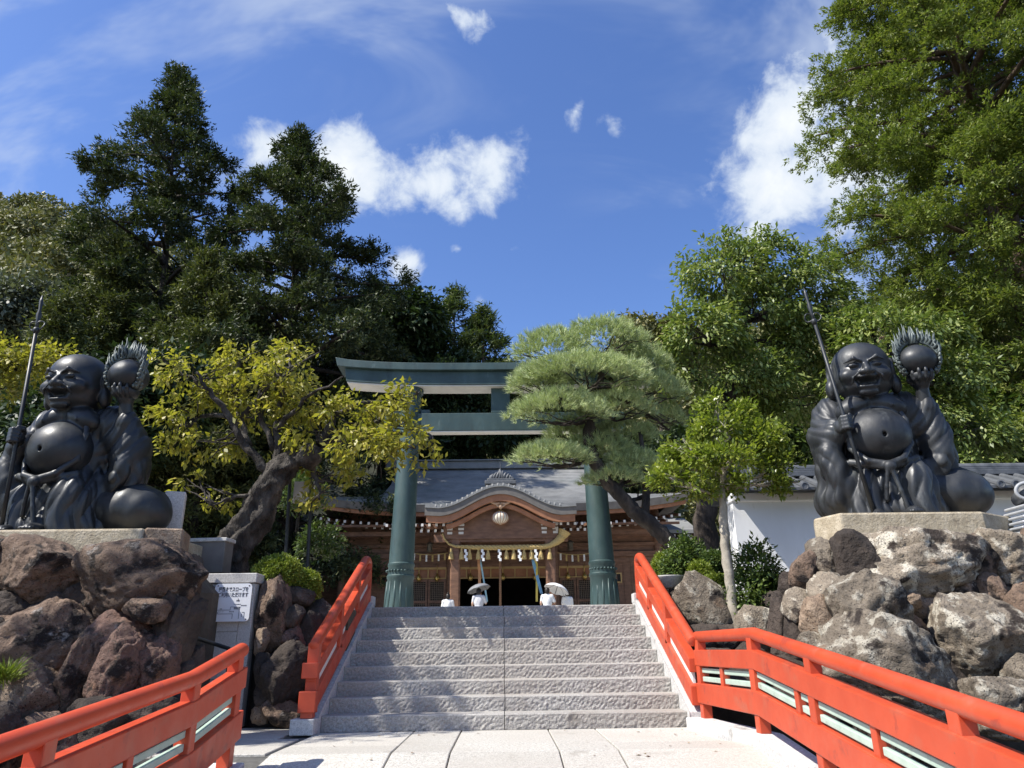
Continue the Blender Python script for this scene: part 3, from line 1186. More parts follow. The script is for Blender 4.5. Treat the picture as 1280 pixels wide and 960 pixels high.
def stair_rail(name, label, s, newel):
    x = s*2.10
    y0, y1 = STEP_Y0-0.12, TOPY+0.06
    z0, z1 = 0.16, LAND+0.06
    root = thing(name, label, 'railing', (x, y0, z0), 0.0, 'red stair railings')
    a, b = Vector((0, 0, 0)), Vector((0, y1-y0, z1-z0))
    up = lambda z: Vector((0, 0, z))
    # top rail, curling over into the upright at the head of the stairs
    pts = [a+up(0.74), b+up(0.74)-Vector((0, 0.30, 0.135))]
    for i in range(1, 9):
        t = i/8*math.pi/2*1.15
        c = b+up(0.74)-Vector((0, 0.30, 0.135))
        pts.append(c + Vector((0, 0.27*math.sin(t), 0.10*math.sin(t*1.0)-0.16*(1-math.cos(t)))))
    pts.append(Vector((0, b.y-0.01, b.z+0.40)))
    pts.append(Vector((0, b.y-0.01, b.z+0.03)))
    rads = [0.062]*len(pts)
    d0 = (pts[0]-pts[1]).normalized()
    tp = [pts[0]+d0*0.075, pts[0]+d0*0.06] + pts
    shade_auto(MB().tube(tp, [0.03, 0.055]+rads, 18).build('top_rail', M_RED, root), 50)
    ov = 0.09 if newel else 0.0
    dd = (b-a).normalized()
    aa = a-dd*ov
    MB().sweep([aa+up(0.47), b+up(0.47)-dd*0.05], 0.11, 0.15).build('middle_beam', M_RED, root, bevel=0.008)
    MB().sweep([aa+up(0.16), b+up(0.16)-dd*0.05], 0.12, 0.20).build('lower_beam', M_RED, root, bevel=0.008)
    MB().sweep([a+up(0.325)+dd*0.06, b+up(0.325)-dd*0.10], 0.03, 0.13).build('white_strip', M_WHITEWOOD, root)
    for f in (0.0, 0.36, 0.70):
        p = a.lerp(b, f)
        mb = MB()
        if f == 0.0 and not newel:
            continue
        mb.box(p+up(0.42 if f == 0 else 0.48), (0.12, 0.12, 0.66 if f == 0 else 0.52))
        mb.build('post', M_RED, root, bevel=0.006)
    if newel:
        MB().box(a+up(0.47)-Vector((0, 0.10, 0)), (0.175, 0.10, 0.16)).build('beam_cap', M_RED, root, bevel=0.008)
        MB().box(a+up(0.16)-Vector((0, 0.11, 0)), (0.185, 0.12, 0.21)).build('beam_cap', M_RED, root, bevel=0.008)
        MB().box(a+up(0.035)-Vector((0, 0.09, 0)), (0.13, 0.11, 0.07)).build('newel_foot', M_RED, root, bevel=0.006)
    return root


stair_rail('stair_railing', 'red handrail climbing the left side of the stairs, with free end post', -1, True)
stair_rail('stair_railing', 'red handrail climbing the right side of the stairs, joined to bridge railing', 1, False)

# ------------------------------------------------------------------ torii
TY = 15.0
tl, tr_ = P(499, 740, TY), P(755.5, 738, TY)
tcx = (tl.x+tr_.x)/2
half = (tr_.x-tl.x)/2
torii = thing('torii_gate', 'green patinated bronze torii gate standing at the head of the stairs', 'torii gate', (tcx, TY, LAND))
zt = lambda py, px=627: P(px, py, TY).z - LAND
TOPZ = zt(489, 513)
LEAN = 0.10
for s in (-1, 1):
    pr, z = [], 0
    M = Matrix.Identity(4)
    prof = [(0.385, 0.0), (0.385, 0.06), (0.375, 0.10), (0.37, 0.16)]
    zb = zt(722)
    prof += [(0.345, zb*0.55), (0.330, zb-0.02), (0.348, zb), (0.352, zb+0.05), (0.328, zb+0.07), (0.325, zb+0.22), (0.342, zb+0.24), (0.342, zb+0.29), (0.318, zb+0.31)]
    prof += [(0.315, zb+0.6), (0.295, TOPZ*0.5), (0.27, TOPZ-0.02)]
    prof = [(r*0.80, z) for r, z in prof]
    mb = MB()
    mb.lathe(prof, (0, 0, 0), 40)
    mb.v = [(x + s*half - s*LEAN*z/TOPZ*1.0, y, z) for x, y, z in mb.v]
    o = mb.build('pillar', M_PATINA, torii)
    shade_auto(o, 40)
    # lotus petals round the foot
    mb = MB()
    for k in range(14):
        a = 2*math.pi*k/14
        ca, sa = math.cos(a), math.sin(a)
        r0, r1 = 0.278, 0.252
        mb.tube([(s*half+ca*r0, sa*r0, 0.12), (s*half+ca*(r0*0.55+r1*0.45), sa*(r0*0.55+r1*0.45), zb*0.55), (s*half+ca*r1, sa*r1, zb-0.06)], [0.030, 0.028, 0.016], 6)
    mb.build('petal_ring', M_PATINA, torii, smooth=True, kind='stuff')
    mb = MB()
    for k in range(24):
        a = 2*math.pi*k/24
        mb.lathe([(0.004, 0.03), (0.02, 0.02), (0.026, 0)], (s*half+math.cos(a)*0.264, math.sin(a)*0.264, zb+0.145), 8, Matrix.Rotation(a, 4, 'Z') @ Matrix.Rotation(math.pi/2, 4, 'Y'))
    mb.build('stud_ring', M_PATINA, torii, smooth=True, kind='stuff')
    mb = MB()
    mb.lathe([(0.23, -0.04), (0.26, -0.02), (0.26, 0.07), (0.24, 0.09)], (s*half-s*LEAN, 0, TOPZ-0.05), 32)
    shade_auto(mb.build('collar', M_PATINA, torii))
# kasagi and shimaki: two stacked curved beams; the pale underside is its own board
hw = tcx - P(424, 450, TY).x
N_ = 24
xs = np.linspace(-1, 1, N_+1)
curve = lambda u, a: a*np.abs(u)**2.6
zk1 = zt(462)
zk0 = zt(485)
zsh = zt(480)
rise = 0.12
up_ = [(hw*1.0*u*(1.0), zk1+0.03+rise*1.0*abs(u)**3.6*1.15+(0.02 if abs(u) == 1 else 0)) for u in xs]
lo_ = [(hw*0.985*u, zk1-0.14+rise*abs(u)**3.6) for u in xs]
MB().strip(lo_, up_, -0.36, 0.36).build('kasagi_beam', M_PATINA, torii, bevel=0.012)
up2 = [(hw*0.945*u, zk1-0.142+rise*abs(u)**3.6) for u in xs]
lo2 = [(hw*0.93*u, TOPZ+0.045+rise*0.9*abs(u)**3.6) for u in xs]
MB().strip(lo2, up2, -0.27, 0.27).build('shimaki_beam', M_PATINA, torii, bevel=0.012)
lo3 = [(hw*0.925*u, TOPZ+0.04-0.022+rise*0.9*abs(u)**3.6) for u in xs]
up3 = [(hw*0.925*u, TOPZ+0.043+rise*0.9*abs(u)**3.6) for u in xs]
MB().strip(lo3, up3, -0.25, 0.25).build('soffit_board', M_SOFFIT, torii)
zn1, zn0 = zt(518), zt(540)
MB().box((0, 0, (zn0+zn1)/2), (2*half+1.3, 0.26, zn1-zn0)).build('nuki_beam', M_PATINA, torii, bevel=0.012)
MB().box((0, 0, zn0-0.012), (2*half-0.6, 0.24, 0.02)).build('soffit_board', M_SOFFIT, torii)
MB().box((0, 0, (zn1+TOPZ)/2+0.02), (0.42, 0.20, TOPZ-zn1+0.03)).build('gakuzuka_strut', M_PATINA, torii, bevel=0.012)
for s in (-1, 1):
    MB().box((s*(half+0.28-0.08), 0, zn1+0.05), (0.20, 0.16, 0.10)).build('wedge', M_PATINA, torii, bevel=0.01)
    MB().box((s*(half-0.42), 0, zn1+0.05), (0.20, 0.16, 0.10)).build('wedge', M_PATINA, torii, bevel=0.01)

# ------------------------------------------------------------------ white wall with tiled coping
M_PLASTER = pm('white_plaster', [(0.3, (0.70, 0.70, 0.69)), (0.7, (0.80, 0.80, 0.79))], 1.5, 5, 0.85, bump=[(40, 0.1, 0.004)], patches=[((0.55, 0.53, 0.49), 1.4, 0.58, 0.78), ((0.40, 0.385, 0.355), 3.5, 0.64, 0.78)], stretch=(1, 1, 0.4))
M_TILE = pm('grey_tile', [(0.3, (0.055, 0.060, 0.066)), (0.7, (0.13, 0.135, 0.142))], 5, 5, 0.45, 0.65, spec=0.5, bump=[(50, 0.15, 0.004)])
WY = 13.0
wx0, wx1 = P(917, 640, WY).x, 17.0
wtop = P(1000, 618, WY).z
wall = thing('plaster_wall', 'white plaster wall with grey tiled coping behind the right statue', 'wall', (wx0, WY, LAND-0.1))
WL = wx1-wx0
zw = wtop-(LAND-0.1)
MB().box((WL/2, 0.2, zw/2), (WL, 0.4, zw)).build('wall_panel', M_PLASTER, wall)
MB().box((WL/2, 0.2, zw-0.05), (WL+0.06, 0.50, 0.16)).build('plaster_cornice', M_PLASTER, wall, bevel=0.02)
MB().box((WL/2, 0.2, 0.12), (WL+0.02, 0.44, 0.24)).build('stone_footing', M_KERB, wall)
slope = [(-0.56, 0.02), (0.20, 0.36), (0.96, 0.02)]
cop = MB()
for (ya, za), (yb, zb_) in ((slope[0], slope[1]), (slope[1], slope[2])):
    vs = [(x, y, zw+z-dz) for x in (-0.12, WL+0.1) for y, z in ((ya, za), (yb, zb_)) for dz in (0, 0.05)]
    cop.add(vs, [(0, 4, 6, 2), (1, 3, 7, 5), (0, 1, 5, 4), (2, 6, 7, 3), (0, 2, 3, 1), (4, 5, 7, 6)])
cop.build('coping_bed', M_TILE, wall)
n_t = int(WL/0.27)
vis = 0
tile_me = None
for i in range(n_t):
    x = 0.05 + i*0.27
    for s in (-1, 1):
        mb = MB()
        y0_, y1_ = (-0.58, 0.20) if s < 0 else (0.98, 0.20)
        if tile_me is None or s > 0:
            pass
        mb.tube([(0, y0_, 0.035), (0, y1_*0.98, 0.365)], 0.062, 10)
        o = mb.build('cover_tile', M_TILE, wall, smooth=False)
        o.location = (x, 0, zw)
    d = MB().lathe([(0.078, 0), (0.078, 0.02), (0.055, 0.03), (0.05, 0.018), (0.0, 0.018)], (0, 0, 0), 16, Matrix.Rotation(math.pi/2, 4, 'X')).build('eave_disc', M_TILE, wall)
    d.location = (x, -0.58, zw+0.03)
rd = MB()
rd.box((WL/2, 0.2, zw+0.41), (WL+0.2, 0.26, 0.10))
rd.box((WL/2, 0.2, zw+0.485), (WL+0.2, 0.21, 0.05))
rd.tube([(-0.12, 0.2, zw+0.53), (WL+0.1, 0.2, zw+0.53)], 0.075, 12)
rd.build('ridge_tile', M_TILE, wall, bevel=0.01)

# ------------------------------------------------------------------ shrine hall
M_WOOD = pm('shrine_wood', [(0.3, (0.115, 0.060, 0.037)), (0.55, (0.190, 0.100, 0.060)), (0.75, (0.26, 0.140, 0.086))], 3.0, 6, 0.62, stretch=(1, 1, 3.0), bump=[(30, 0.12, 0.004)])
M_WOODL = pm('warm_wood', [(0.3, (0.25, 0.110, 0.055)), (0.7, (0.38, 0.175, 0.090))], 3.0, 6, 0.6, bump=[(30, 0.12, 0.004)])
M_ROOFG = pm('copper_shingle', [(0.3, (0.160, 0.160, 0.155)), (0.5, (0.215, 0.215, 0.208)), (0.7, (0.275, 0.274, 0.264))], 1.2, 6, 0.55, 0.7, spec=0.4,
             patches=[((0.16, 0.175, 0.168), 0.6, 0.55, 0.72)], bump=[(14, 0.15, 0.02)])
M_FASCIA = pm('eave_fascia', [(0.3, (0.115, 0.105, 0.094)), (0.7, (0.165, 0.152, 0.138))], 4, 5, 0.75)
M_WHITE = pm('white_paint', [(0.3, (0.60, 0.58, 0.54)), (0.7, (0.70, 0.68, 0.64))], 8, 3, 0.6)
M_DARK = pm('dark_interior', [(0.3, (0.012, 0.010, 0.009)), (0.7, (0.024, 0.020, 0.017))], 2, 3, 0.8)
M_SCREEN = pm('ochre_screen', [(0.3, (0.36, 0.235, 0.095)), (0.7, (0.46, 0.31, 0.13))], 5, 4, 0.7)
M_GOLD = pm('gilt_metal', [(0.3, (0.40, 0.27, 0.08)), (0.7, (0.58, 0.40, 0.13))], 10, 3, 0.35, metallic=0.8)
M_STRAW = pm('straw', [(0.3, (0.36, 0.255, 0.095)), (0.7, (0.55, 0.41, 0.17))], 25, 4, 0.8, bump=[(80, 0.4, 0.006)])
M_PAPER = pm('paper', [(0.3, (0.76, 0.76, 0.74)), (0.7, (0.84, 0.84, 0.82))], 10, 2, 0.8)

SY = 33.0
sx0 = P(626, 645, 31).x
shrine = thing('shrine_hall', 'brown wooden shrine hall with grey hipped roof and curved entrance gable', 'shrine', (sx0, SY, LAND))
zs = lambda py, Y, px=626: P(px, py, Y).z - LAND
ly = lambda Y: Y-SY
lx = lambda px, py, Y: P(px, py, Y).x - sx0

# roof: concave front slope, hips at the sides, ridge
E_Y, RDG_Y = 31.9, 39.0
z_e, z_r = zs(631, E_Y), zs(586, RDG_Y)
hw_e, hw_g = 8.45, 5.75


def roof_prof(v):
    return z_e + (z_r-z_e)*(0.62*v + 0.38*v*v)


def roof_halfw(v):
    t = min(1.0, v/0.36)
    return hw_e + (hw_g-hw_e)*(1-(1-t)**1.35)


def roof_pt(u, v, back=False):
    lift = 0.42*abs(u)**3.5*(1-v)**3
    y = E_Y + (RDG_Y-E_Y)*v
    y -= 0.30*abs(u)**4*(1-v)**4
    if back:
        y = 2*RDG_Y - y
    return (roof_halfw(v)*u, ly(y), roof_prof(v)+lift)


nu, nv = 56, 34
rv, rf = [], []
for back in (False, True):
    n0 = len(rv)
    for i in range(nu+1):
        for j in range(nv+1):
            v = j/nv
            p = roof_pt(-1+2*i/nu, v, back)
            rv.append((p[0], p[1], p[2]))
    for i in range(nu):
        for j in range(nv):
            a = n0+i*(nv+1)+j
            f = (a, a+nv+1, a+nv+2, a+1)
            rf.append(f if not back else f[::-1])
    # course lines: real lips on the front slope
nvs = int(nv*0.36)
for s in (-1, 1):
    n0 = len(rv)
    m = 14
    for j in range(nvs+2):
        v = min(j/nv, 0.36)
        a = Vector(roof_pt(s, v))
        b = Vector(roof_pt(s, v, True))
        for k in range(m+1):
            t = k/m
            p = a.lerp(b, t)
            rv.append(tuple(p))
    for j in range(nvs+1):
        for k in range(m):
            a = n0+j*(m+1)+k
            f = (a, a+1, a+m+2, a+m+1)
            rf.append(f if s > 0 else f[::-1])
    g0 = len(rv)                       # gable triangle
    rv += [roof_pt(s, 0.36), roof_pt(s, 0.36, True), roof_pt(s, 1.0), roof_pt(s, 0.68), roof_pt(s, 0.68, True)]
    rf += [(g0, g0+1, g0+4, g0+3), (g0+3, g0+4, g0+2)]
MB().add(rv, rf).build('roof', M_ROOFG, shrine, smooth=False)
shade_auto(shrine.children[-1], 30)
# shingle courses: thin stepped lips following the front slope
mb = MB()
for j in range(1, 30):
    v = j/30*0.97
    n0 = len(mb.v)
    vs, fs = [], []
    for i in range(41):
        u = -1+2*i/40
        p = roof_pt(u*0.995, v)
        q_ = roof_pt(u*0.995, v+0.030)
        vs += [(p[0], p[1]-0.004, p[2]+0.028), (q_[0], q_[1], q_[2]+0.004), (p[0], p[1]-0.004, p[2]-0.004)]
    for i in range(40):
        a = 3*i
        fs += [(a, a+3, a+4, a+1), (a+2, a+5, a+3, a)]
    mb.add(vs, fs)
mb.build('shingle_course', M_ROOFG, shrine, kind='stuff')
# thick eave edge
N_ = 40
pts = [roof_pt(-1+2*i/N_, 0.0) for i in range(N_+1)]
mb = MB()
for i in range(N_):
    a, b = pts[i], pts[i+1]
    mb.add([(a[0], a[1]-0.02, a[2]+0.02), (b[0], b[1]-0.02, b[2]+0.02), (b[0], b[1]+0.06, b[2]-0.30), (a[0], a[1]+0.06, a[2]-0.30), (b[0], b[1]+0.75, b[2]-0.34), (a[0], a[1]+0.75, a[2]-0.34)],
           [(3, 2, 1, 0), (5, 4, 2, 3)])
for s in (-1, 1):
    a, b = Vector(roof_pt(s, 0)), Vector(roof_pt(s, 0, True))
    mb.add([(a.x+s*.02, a.y, a.z+.02), (b.x+s*.02, b.y, b.z+.02), (b.x-s*.04, b.y, b.z-.3), (a.x-s*.04, a.y, a.z-.3), (b.x-s*.7, b.y, b.z-.34), (a.x-s*.7, a.y, a.z-.34)],
           [(0, 1, 2, 3), (3, 2, 4, 5)] if s > 0 else [(3, 2, 1, 0), (5, 4, 2, 3)])
mb.build('eave_edge', M_FASCIA, shrine)
mb = MB()
for i in range(N_):
    a, b = pts[i], pts[i+1]
    mb.add([(a[0]*.985, a[1]+0.16, a[2]-0.30), (b[0]*.985, b[1]+0.16, b[2]-0.30), (b[0]*.985, b[1]+0.16, b[2]-0.47), (a[0]*.985, a[1]+0.16, a[2]-0.47), (b[0]*.985, b[1]+0.3, b[2]-0.47), (a[0]*.985, a[1]+0.3, a[2]-0.47)],
           [(3, 2, 1, 0), (5, 4, 2, 3)])
mb.build('eave_board', M_WOODL, shrine)
# ridge
mb = MB()
mb.box((0, ly(RDG_Y), z_r+0.12), (2*hw_g+0.5, 0.55, 0.30))
mb.box((0, ly(RDG_Y), z_r+0.33), (2*hw_g+0.7, 0.40, 0.14))
mb.box((0, ly(RDG_Y), z_r+0.45), (2*hw_g+0.9, 0.62, 0.08))
mb.build('ridge', M_ROOFG, shrine, bevel=0.03)
for s in (-1, 1):
    MB().prism([(s*(hw_g+0.3)-0.35, z_r+0.0), (s*(hw_g+0.3)+0.35, z_r+0.0), (s*(hw_g+0.3)+0.25, z_r+0.75), (s*(hw_g+0.3)-0.25, z_r+0.75)], ly(RDG_Y)-0.35, ly(RDG_Y)+0.35).build('ridge_end', M_ROOFG, shrine, bevel=0.05)
# sloping underside boards and rafters
mb = MB()
z_u = z_e-0.42
mb.add([(-hw_e*.97, ly(E_Y)+0.3, z_u+0.35), (hw_e*.97, ly(E_Y)+0.3, z_u+0.35), (hw_e*.97, ly(34.4), z_u+0.75), (-hw_e*.97, ly(34.4), z_u+0.75)], [(3, 2, 1, 0)])
mb.build('eave_soffit', M_WOOD, shrine)


def rafters(name, x0, x1, step, y0, y1, za, zb, w, skip=None, liftf=None):
    """a row of rafters with white-painted ends"""
    m1, m2 = MB(), MB()
    x = x0
    while x <= x1+1e-6:
        if not (skip and skip[0] < x < skip[1]):
            lf = liftf(x) if liftf else 0.0
            m1.sweep([(x, y0, za+lf), (x, y1, zb+lf)], w, w*1.2)
            m2.box((x, y0-0.012, za+lf), (w*1.0, 0.02, w*1.15))
        x += step
    a = m1.build(name, M_WOOD, shrine, kind='stuff')
    b = m2.build(name+'_end', M_WHITE, shrine, kind='stuff')
    return a, b


lf = lambda x: 0.42*abs(x/hw_e)**3.5
zr1 = zs(657, 32.15, 480)
rafters('flying_rafter', -8.1, 8.1, 0.36, ly(32.25), ly(34.2), zr1, zr1+0.35, 0.10, (-3.3, 3.3), lf)
zr2 = zs(662, 32.6, 480)
rafters('base_rafter', -7.9, 7.9, 0.36, ly(32.65), ly(34.4), zr2, zr2+0.30, 0.10, (-3.3, 3.3), lf)
mb = MB()
mb.box((0, ly(32.45), zr2-0.02+0.16), (16.2, 0.16, 0.10))
mb.box((0, ly(33.2), zr2-0.12), (15.4, 0.22, 0.20))
mb.build('eave_purlin', M_WOOD, shrine)

# curved entrance gable (karahafu)
GY = 30.0
zk_e, zk_a = zs(634, GY), zs(607.5, GY)
gh = 3.20


def kz_(x, base=0.0):
    a = min(1.0, abs(x)/2.65)
    return zk_e + (zk_a-zk_e)*(0.5+0.5*math.cos(math.pi*a)) + 0.06*max(0, abs(x)-2.6) + base


X = np.linspace(-gh, gh, 65)
mb = MB()
mb.strip([(x, kz_(x)-0.34) for x in X], [(x, kz_(x)) for x in X], ly(GY), ly(GY)+0.12)
shade_auto(mb.build('gable_fascia', M_FASCIA, shrine), 30)
mb = MB()
mb.strip([(x, kz_(x)-0.02) for x in X], [(x, kz_(x)+0.02) for x in X], ly(GY)-0.05, ly(36.5))
shade_auto(mb.build('gable_roof', M_ROOFG, shrine), 30)
# rolled tile rim: a raised band of cross ribs along the front edge
mb = MB()
band = 0.62
mb.strip([(x, kz_(x)+0.015) for x in X], [(x, kz_(x)+0.14) for x in X], ly(GY)+0.10, ly(GY)+band)
shade_auto(mb.build('gable_rim', M_ROOFG, shrine), 30)
s_ = -2.75
while s_ < 2.76:
    z = kz_(s_)
    sl = (kz_(s_+0.01)-kz_(s_-0.01))/0.02
    m_ = MB()
    m_.tube([(0, ly(GY)+0.08, 0.02), (0, ly(GY)+0.13, 0.11), (0, ly(GY)+band+0.02, 0.13)], [0.03, 0.065, 0.07], 6)
    o = m_.build('rim_tile', M_ROOFG, shrine, smooth=True)
    o.location = (s_, 0, z)
    s_ += 0.235/math.sqrt(1+sl*sl)
MB().strip([(x*0.98, kz_(x)-0.62) for x in X], [(x*0.98, kz_(x)-0.34) for x in X], ly(GY)+0.08, ly(GY)+0.26).build('bargeboard', M_WOODL, shrine)
X2 = np.linspace(-2.45, 2.45, 41)
kz2 = lambda x: kz_(x*0.98)-0.62
zin = kz2(2.45)
MB().strip([(x*0.93, kz2(x)-0.24) for x in X2], [(x*0.95, kz2(x)-0.06) for x in X2], ly(GY)+0.30, ly(GY)+0.48).build('inner_arch', M_WOODL, shrine)
MB().strip([(x, zin-0.6) for x in X2], [(x, kz2(x)) for x in X2], ly(GY)+0.75, ly(GY)+0.85).build('gable_infill', M_WOOD, shrine)
# pendant carving in the apex
mb = MB()
za = kz2(0)
for s in (-1, 1):
    mb.tube([(s*0.03, ly(GY)+0.22, za-0.08), (s*0.22, ly(GY)+0.2, za-0.10), (s*0.42, ly(GY)+0.2, za-0.02), (s*0.62, ly(GY)+0.2, za-0.05)], [0.07, 0.06, 0.05, 0.02], 8)
    mb.tube([(0, ly(GY)+0.2, za-0.25), (s*0.16, ly(GY)+0.2, za-0.18), (s*0.2, ly(GY)+0.2, za-0.06)], [0.05, 0.045, 0.02], 8)
mb.lathe([(0.02, -0.32), (0.08, -0.26), (0.09, -0.18), (0.03, -0.12), (0.03, 0)], (0, ly(GY)+0.2, za-0.02), 12)
mb.build('gable_pendant', pm('carved_wood', [(0.3, (0.38, 0.24, 0.15)), (0.7, (0.50, 0.33, 0.21))], 8, 4, 0.6), shrine, smooth=True)
# ridge-end ornament with carved swirls on the gable apex
zt_ = kz_(0)+0.14
mb = MB()
mb.box((0, ly(GY)+0.45, zt_+0.08), (1.36, 0.5, 0.16))
mb.box((0, ly(GY)+0.45, zt_+0.20), (1.15, 0.4, 0.10))
mb.build('ornament_base', M_TILE, shrine, bevel=0.03)
mb = MB()
rnd = random.Random(4)
for k in range(15):
    u = -1+2*k/14
    h = 0.42*(1-abs(u)**1.3)+0.06
    x = u*0.55
    pth = [(x, ly(GY)+0.42, zt_+0.22)]
    for t in range(1, 7):
        a = t/6
        pth.append((x + math.sin(a*3.2+k)*0.07 - u*0.06*a, ly(GY)+0.42-0.06*math.sin(a*3), zt_+0.22+h*a))
    mb.tube(pth, [0.07, 0.07, 0.065, 0.06, 0.055, 0.045, 0.02], 7)
mb.build('ridge_ornament', M_TILE, shrine, smooth=True)
MB().tube([(0, ly(GY)+0.5, zt_+0.2), (0, ly(GY)+0.5, zt_+1.05)], 0.018, 6).build('finial_rod', M_TILE, shrine)

# porch: two posts, brackets and beam
PY = 31.0
pxl, pxr = lx(569, 720, PY), lx(688.5, 720, PY)
zbm1, zbm0 = zs(669, PY), zs(677, PY)
for x in (pxl, pxr):
    MB().box((x, ly(PY), zbm1/2+0.1), (0.42, 0.42, zbm1-0.2), bev=0.06).build('porch_post', M_WOOD, shrine)
    MB().box((x, ly(PY), 0.10), (0.62, 0.62, 0.20)).build('post_base', M_KERB, shrine, bevel=0.03)
MB().box((0, ly(PY), (zbm0+zbm1)/2), (pxr-pxl+1.7, 0.34, zbm1-zbm0+0.05)).build('porch_beam', M_WOOD, shrine, bevel=0.02)
zq = zs(659, PY)
MB().box((0, ly(PY)+0.05, zq+0.04), (6.5, 0.30, 0.20)).build('porch_purlin', M_WOOD, shrine, bevel=0.02)
mb, mw = MB(), MB()
for x in (pxl, pxr):
    s = -1 if x < 0 else 1
    for dx in (-0.24, 0.24):
        for kz3, w in ((zbm1+0.05, 0.26), (zbm1+0.22, 0.30), (zbm1+0.40, 0.34)):
            mb.box((x+dx, ly(PY)-0.05, kz3+0.02), (w*0.8, 0.42, 0.12))
            mw.box((x+dx, ly(PY)-0.275, kz3+0.02), (w*0.8, 0.02, 0.10))
        mb.box((x+dx, ly(PY)-0.1, zq+0.12), (0.22, 0.6, 0.22))
        mw.box((x+dx, ly(PY)-0.415, zq+0.12), (0.24, 0.025, 0.24))
mb.build('bracket_set', M_WOOD, shrine)
mw.build('bracket_end', M_WHITE, shrine)
zr3 = zs(656, 30.5)
rafters('porch_rafter', -3.02-1.8, -2.25, 0.30, ly(30.35), ly(32.0), zr3, zr3+0.2, 0.10)
rafters('porch_rafter', 2.25, 3.02+1.8, 0.30, ly(30.35), ly(32.0), zr3, zr3+0.2, 0.10)
rafters('porch_rafter', -4.6, -2.4, 0.30, ly(30.75), ly(32.0), zr3-0.19, zr3, 0.10)
rafters('porch_rafter', 2.4, 4.6, 0.30, ly(30.75), ly(32.0), zr3-0.19, zr3, 0.10)
MB().box((0, ly(31.6), zbm1+0.0), (4.0, 0.12, 0.8)).build('porch_backboard', M_WOOD, shrine)

# facade at FY
FY = 34.3
zf_top = z_u+0.6
fl = 0.55
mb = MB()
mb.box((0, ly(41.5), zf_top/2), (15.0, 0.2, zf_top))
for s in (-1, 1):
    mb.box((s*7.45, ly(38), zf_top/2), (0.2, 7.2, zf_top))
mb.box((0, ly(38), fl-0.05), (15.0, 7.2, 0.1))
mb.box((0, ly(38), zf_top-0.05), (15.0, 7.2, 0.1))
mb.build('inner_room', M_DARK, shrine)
z697, z705, z709, z723 = zs(697, FY), zs(705, FY), zs(709, FY), zs(723, FY)
cols = [-7.4, -4.45, lx(563, 720, FY), lx(694, 720, FY), 4.45, 7.4]
for x in cols:
    shade_auto(MB().lathe([(0.19, 0.0), (0.19, zf_top)], (x, ly(FY)-0.05, 0), 16).build('column', M_WOOD, shrine))
MB().box((0, ly(FY), (z705+zf_top)/2), (15.0, 0.12, zf_top-z705)).build('upper_wall', M_WOOD, shrine)
for (za, zb2, d) in ((z697-0.02, z697+0.22, 0.30), (zs(684, FY), zs(680, FY), 0.26), (zs(672, FY), zs(668, FY), 0.34)):
    MB().box((0, ly(FY)-0.05, (za+zb2)/2), (15.3, d, zb2-za)).build('tie_beam', M_WOOD, shrine, bevel=0.015)
bays = [(cols[1]+0.19, cols[2]-0.19), (cols[2]+0.19, cols[3]-0.19), (cols[3]+0.19, cols[4]-0.19)]
for bi, (a, b) in enumerate(bays):
    w = b-a
    # ochre transom of framed panels
    MB().box(((a+b)/2, ly(FY)-0.04, z709-0.03), (w, 0.10, 0.10)).build('transom_rail', M_SCREEN, shrine)
    MB().box(((a+b)/2, ly(FY)-0.04, z723+0.03), (w, 0.10, 0.05)).build('transom_rail', M_SCREEN, shrine)
    n = 4 if bi != 1 else 8
    for k in range(n+1):
        MB().box((a+w*k/n, ly(FY)-0.045, (z709+z723)/2), (0.06, 0.10, z709-z723)).build('transom_stile', M_SCREEN, shrine)
    MB().box(((a+b)/2, ly(FY)+0.03, (z709+z723)/2), (w, 0.04, z709-z723)).build('transom_panel', M_WOODL, shrine)
    MB().box(((a+b)/2, ly(FY), (z705+z709)/2+0.02), (w, 0.2, z705-z709+0.0)).build('lintel', M_WOOD, shrine)
    # hanging gilt lamp hooks on the transom
    for k in range(2 if bi != 1 else 3):
        xx = a + w*(k+0.5)/(2 if bi != 1 else 3)
        m_ = MB()
        m_.lathe([(0.02, 0.34), (0.05, 0.30), (0.10, 0.22), (0.12, 0.10), (0.08, 0.02), (0.03, 0.0)], (xx, ly(FY)-0.22, z723-0.12), 10)
        m_.tube([(xx, ly(FY)-0.22, z723+0.2), (xx, ly(FY)-0.2, z705)], 0.012, 5)
        m_.build('transom_lamp', M_GOLD, shrine, smooth=True)
    if bi != 1:
        # lattice doors, two leaves
        for h in range(2):
            x0_, x1_ = a + w*h/2+0.02, a + w*(h+1)/2-0.02
            dr = MB()
            for xx in (x0_+0.04, x1_-0.04):
                dr.box((xx, ly(FY)-0.02, (fl+z723)/2), (0.09, 0.09, z723-fl))
            for zz in (fl+0.08, z723-0.06, fl+0.9):
                dr.box(((x0_+x1_)/2, ly(FY)-0.02, zz), (x1_-x0_-0.17, 0.085, 0.12))
            d_ = dr.build('lattice_door', M_WOOD, shrine)
            lt = MB()
            x = x0_+0.12
            while x < x1_-0.08:
                lt.box((x, ly(FY)-0.005, (fl+z723)/2), (0.022, 0.03, z723-fl-0.2))
                x += 0.085
            z = fl+0.2
            while z < z723-0.15:
                lt.box(((x0_+x1_)/2, ly(FY)+0.012, z), (x1_-x0_-0.18, 0.03, 0.022))
                z += 0.085
            lt.build('lattice', pm('lattice_wood', [(0.3, (0.14, 0.10, 0.07)), (0.7, (0.20, 0.15, 0.11))], 6, 4, 0.7), d_, kind='stuff')
            MB().box(((x0_+x1_)/2, ly(FY)+0.05, (fl+z723)/2), (x1_-x0_-0.1, 0.02, z723-fl)).build('door_backing', M_DARK, d_)
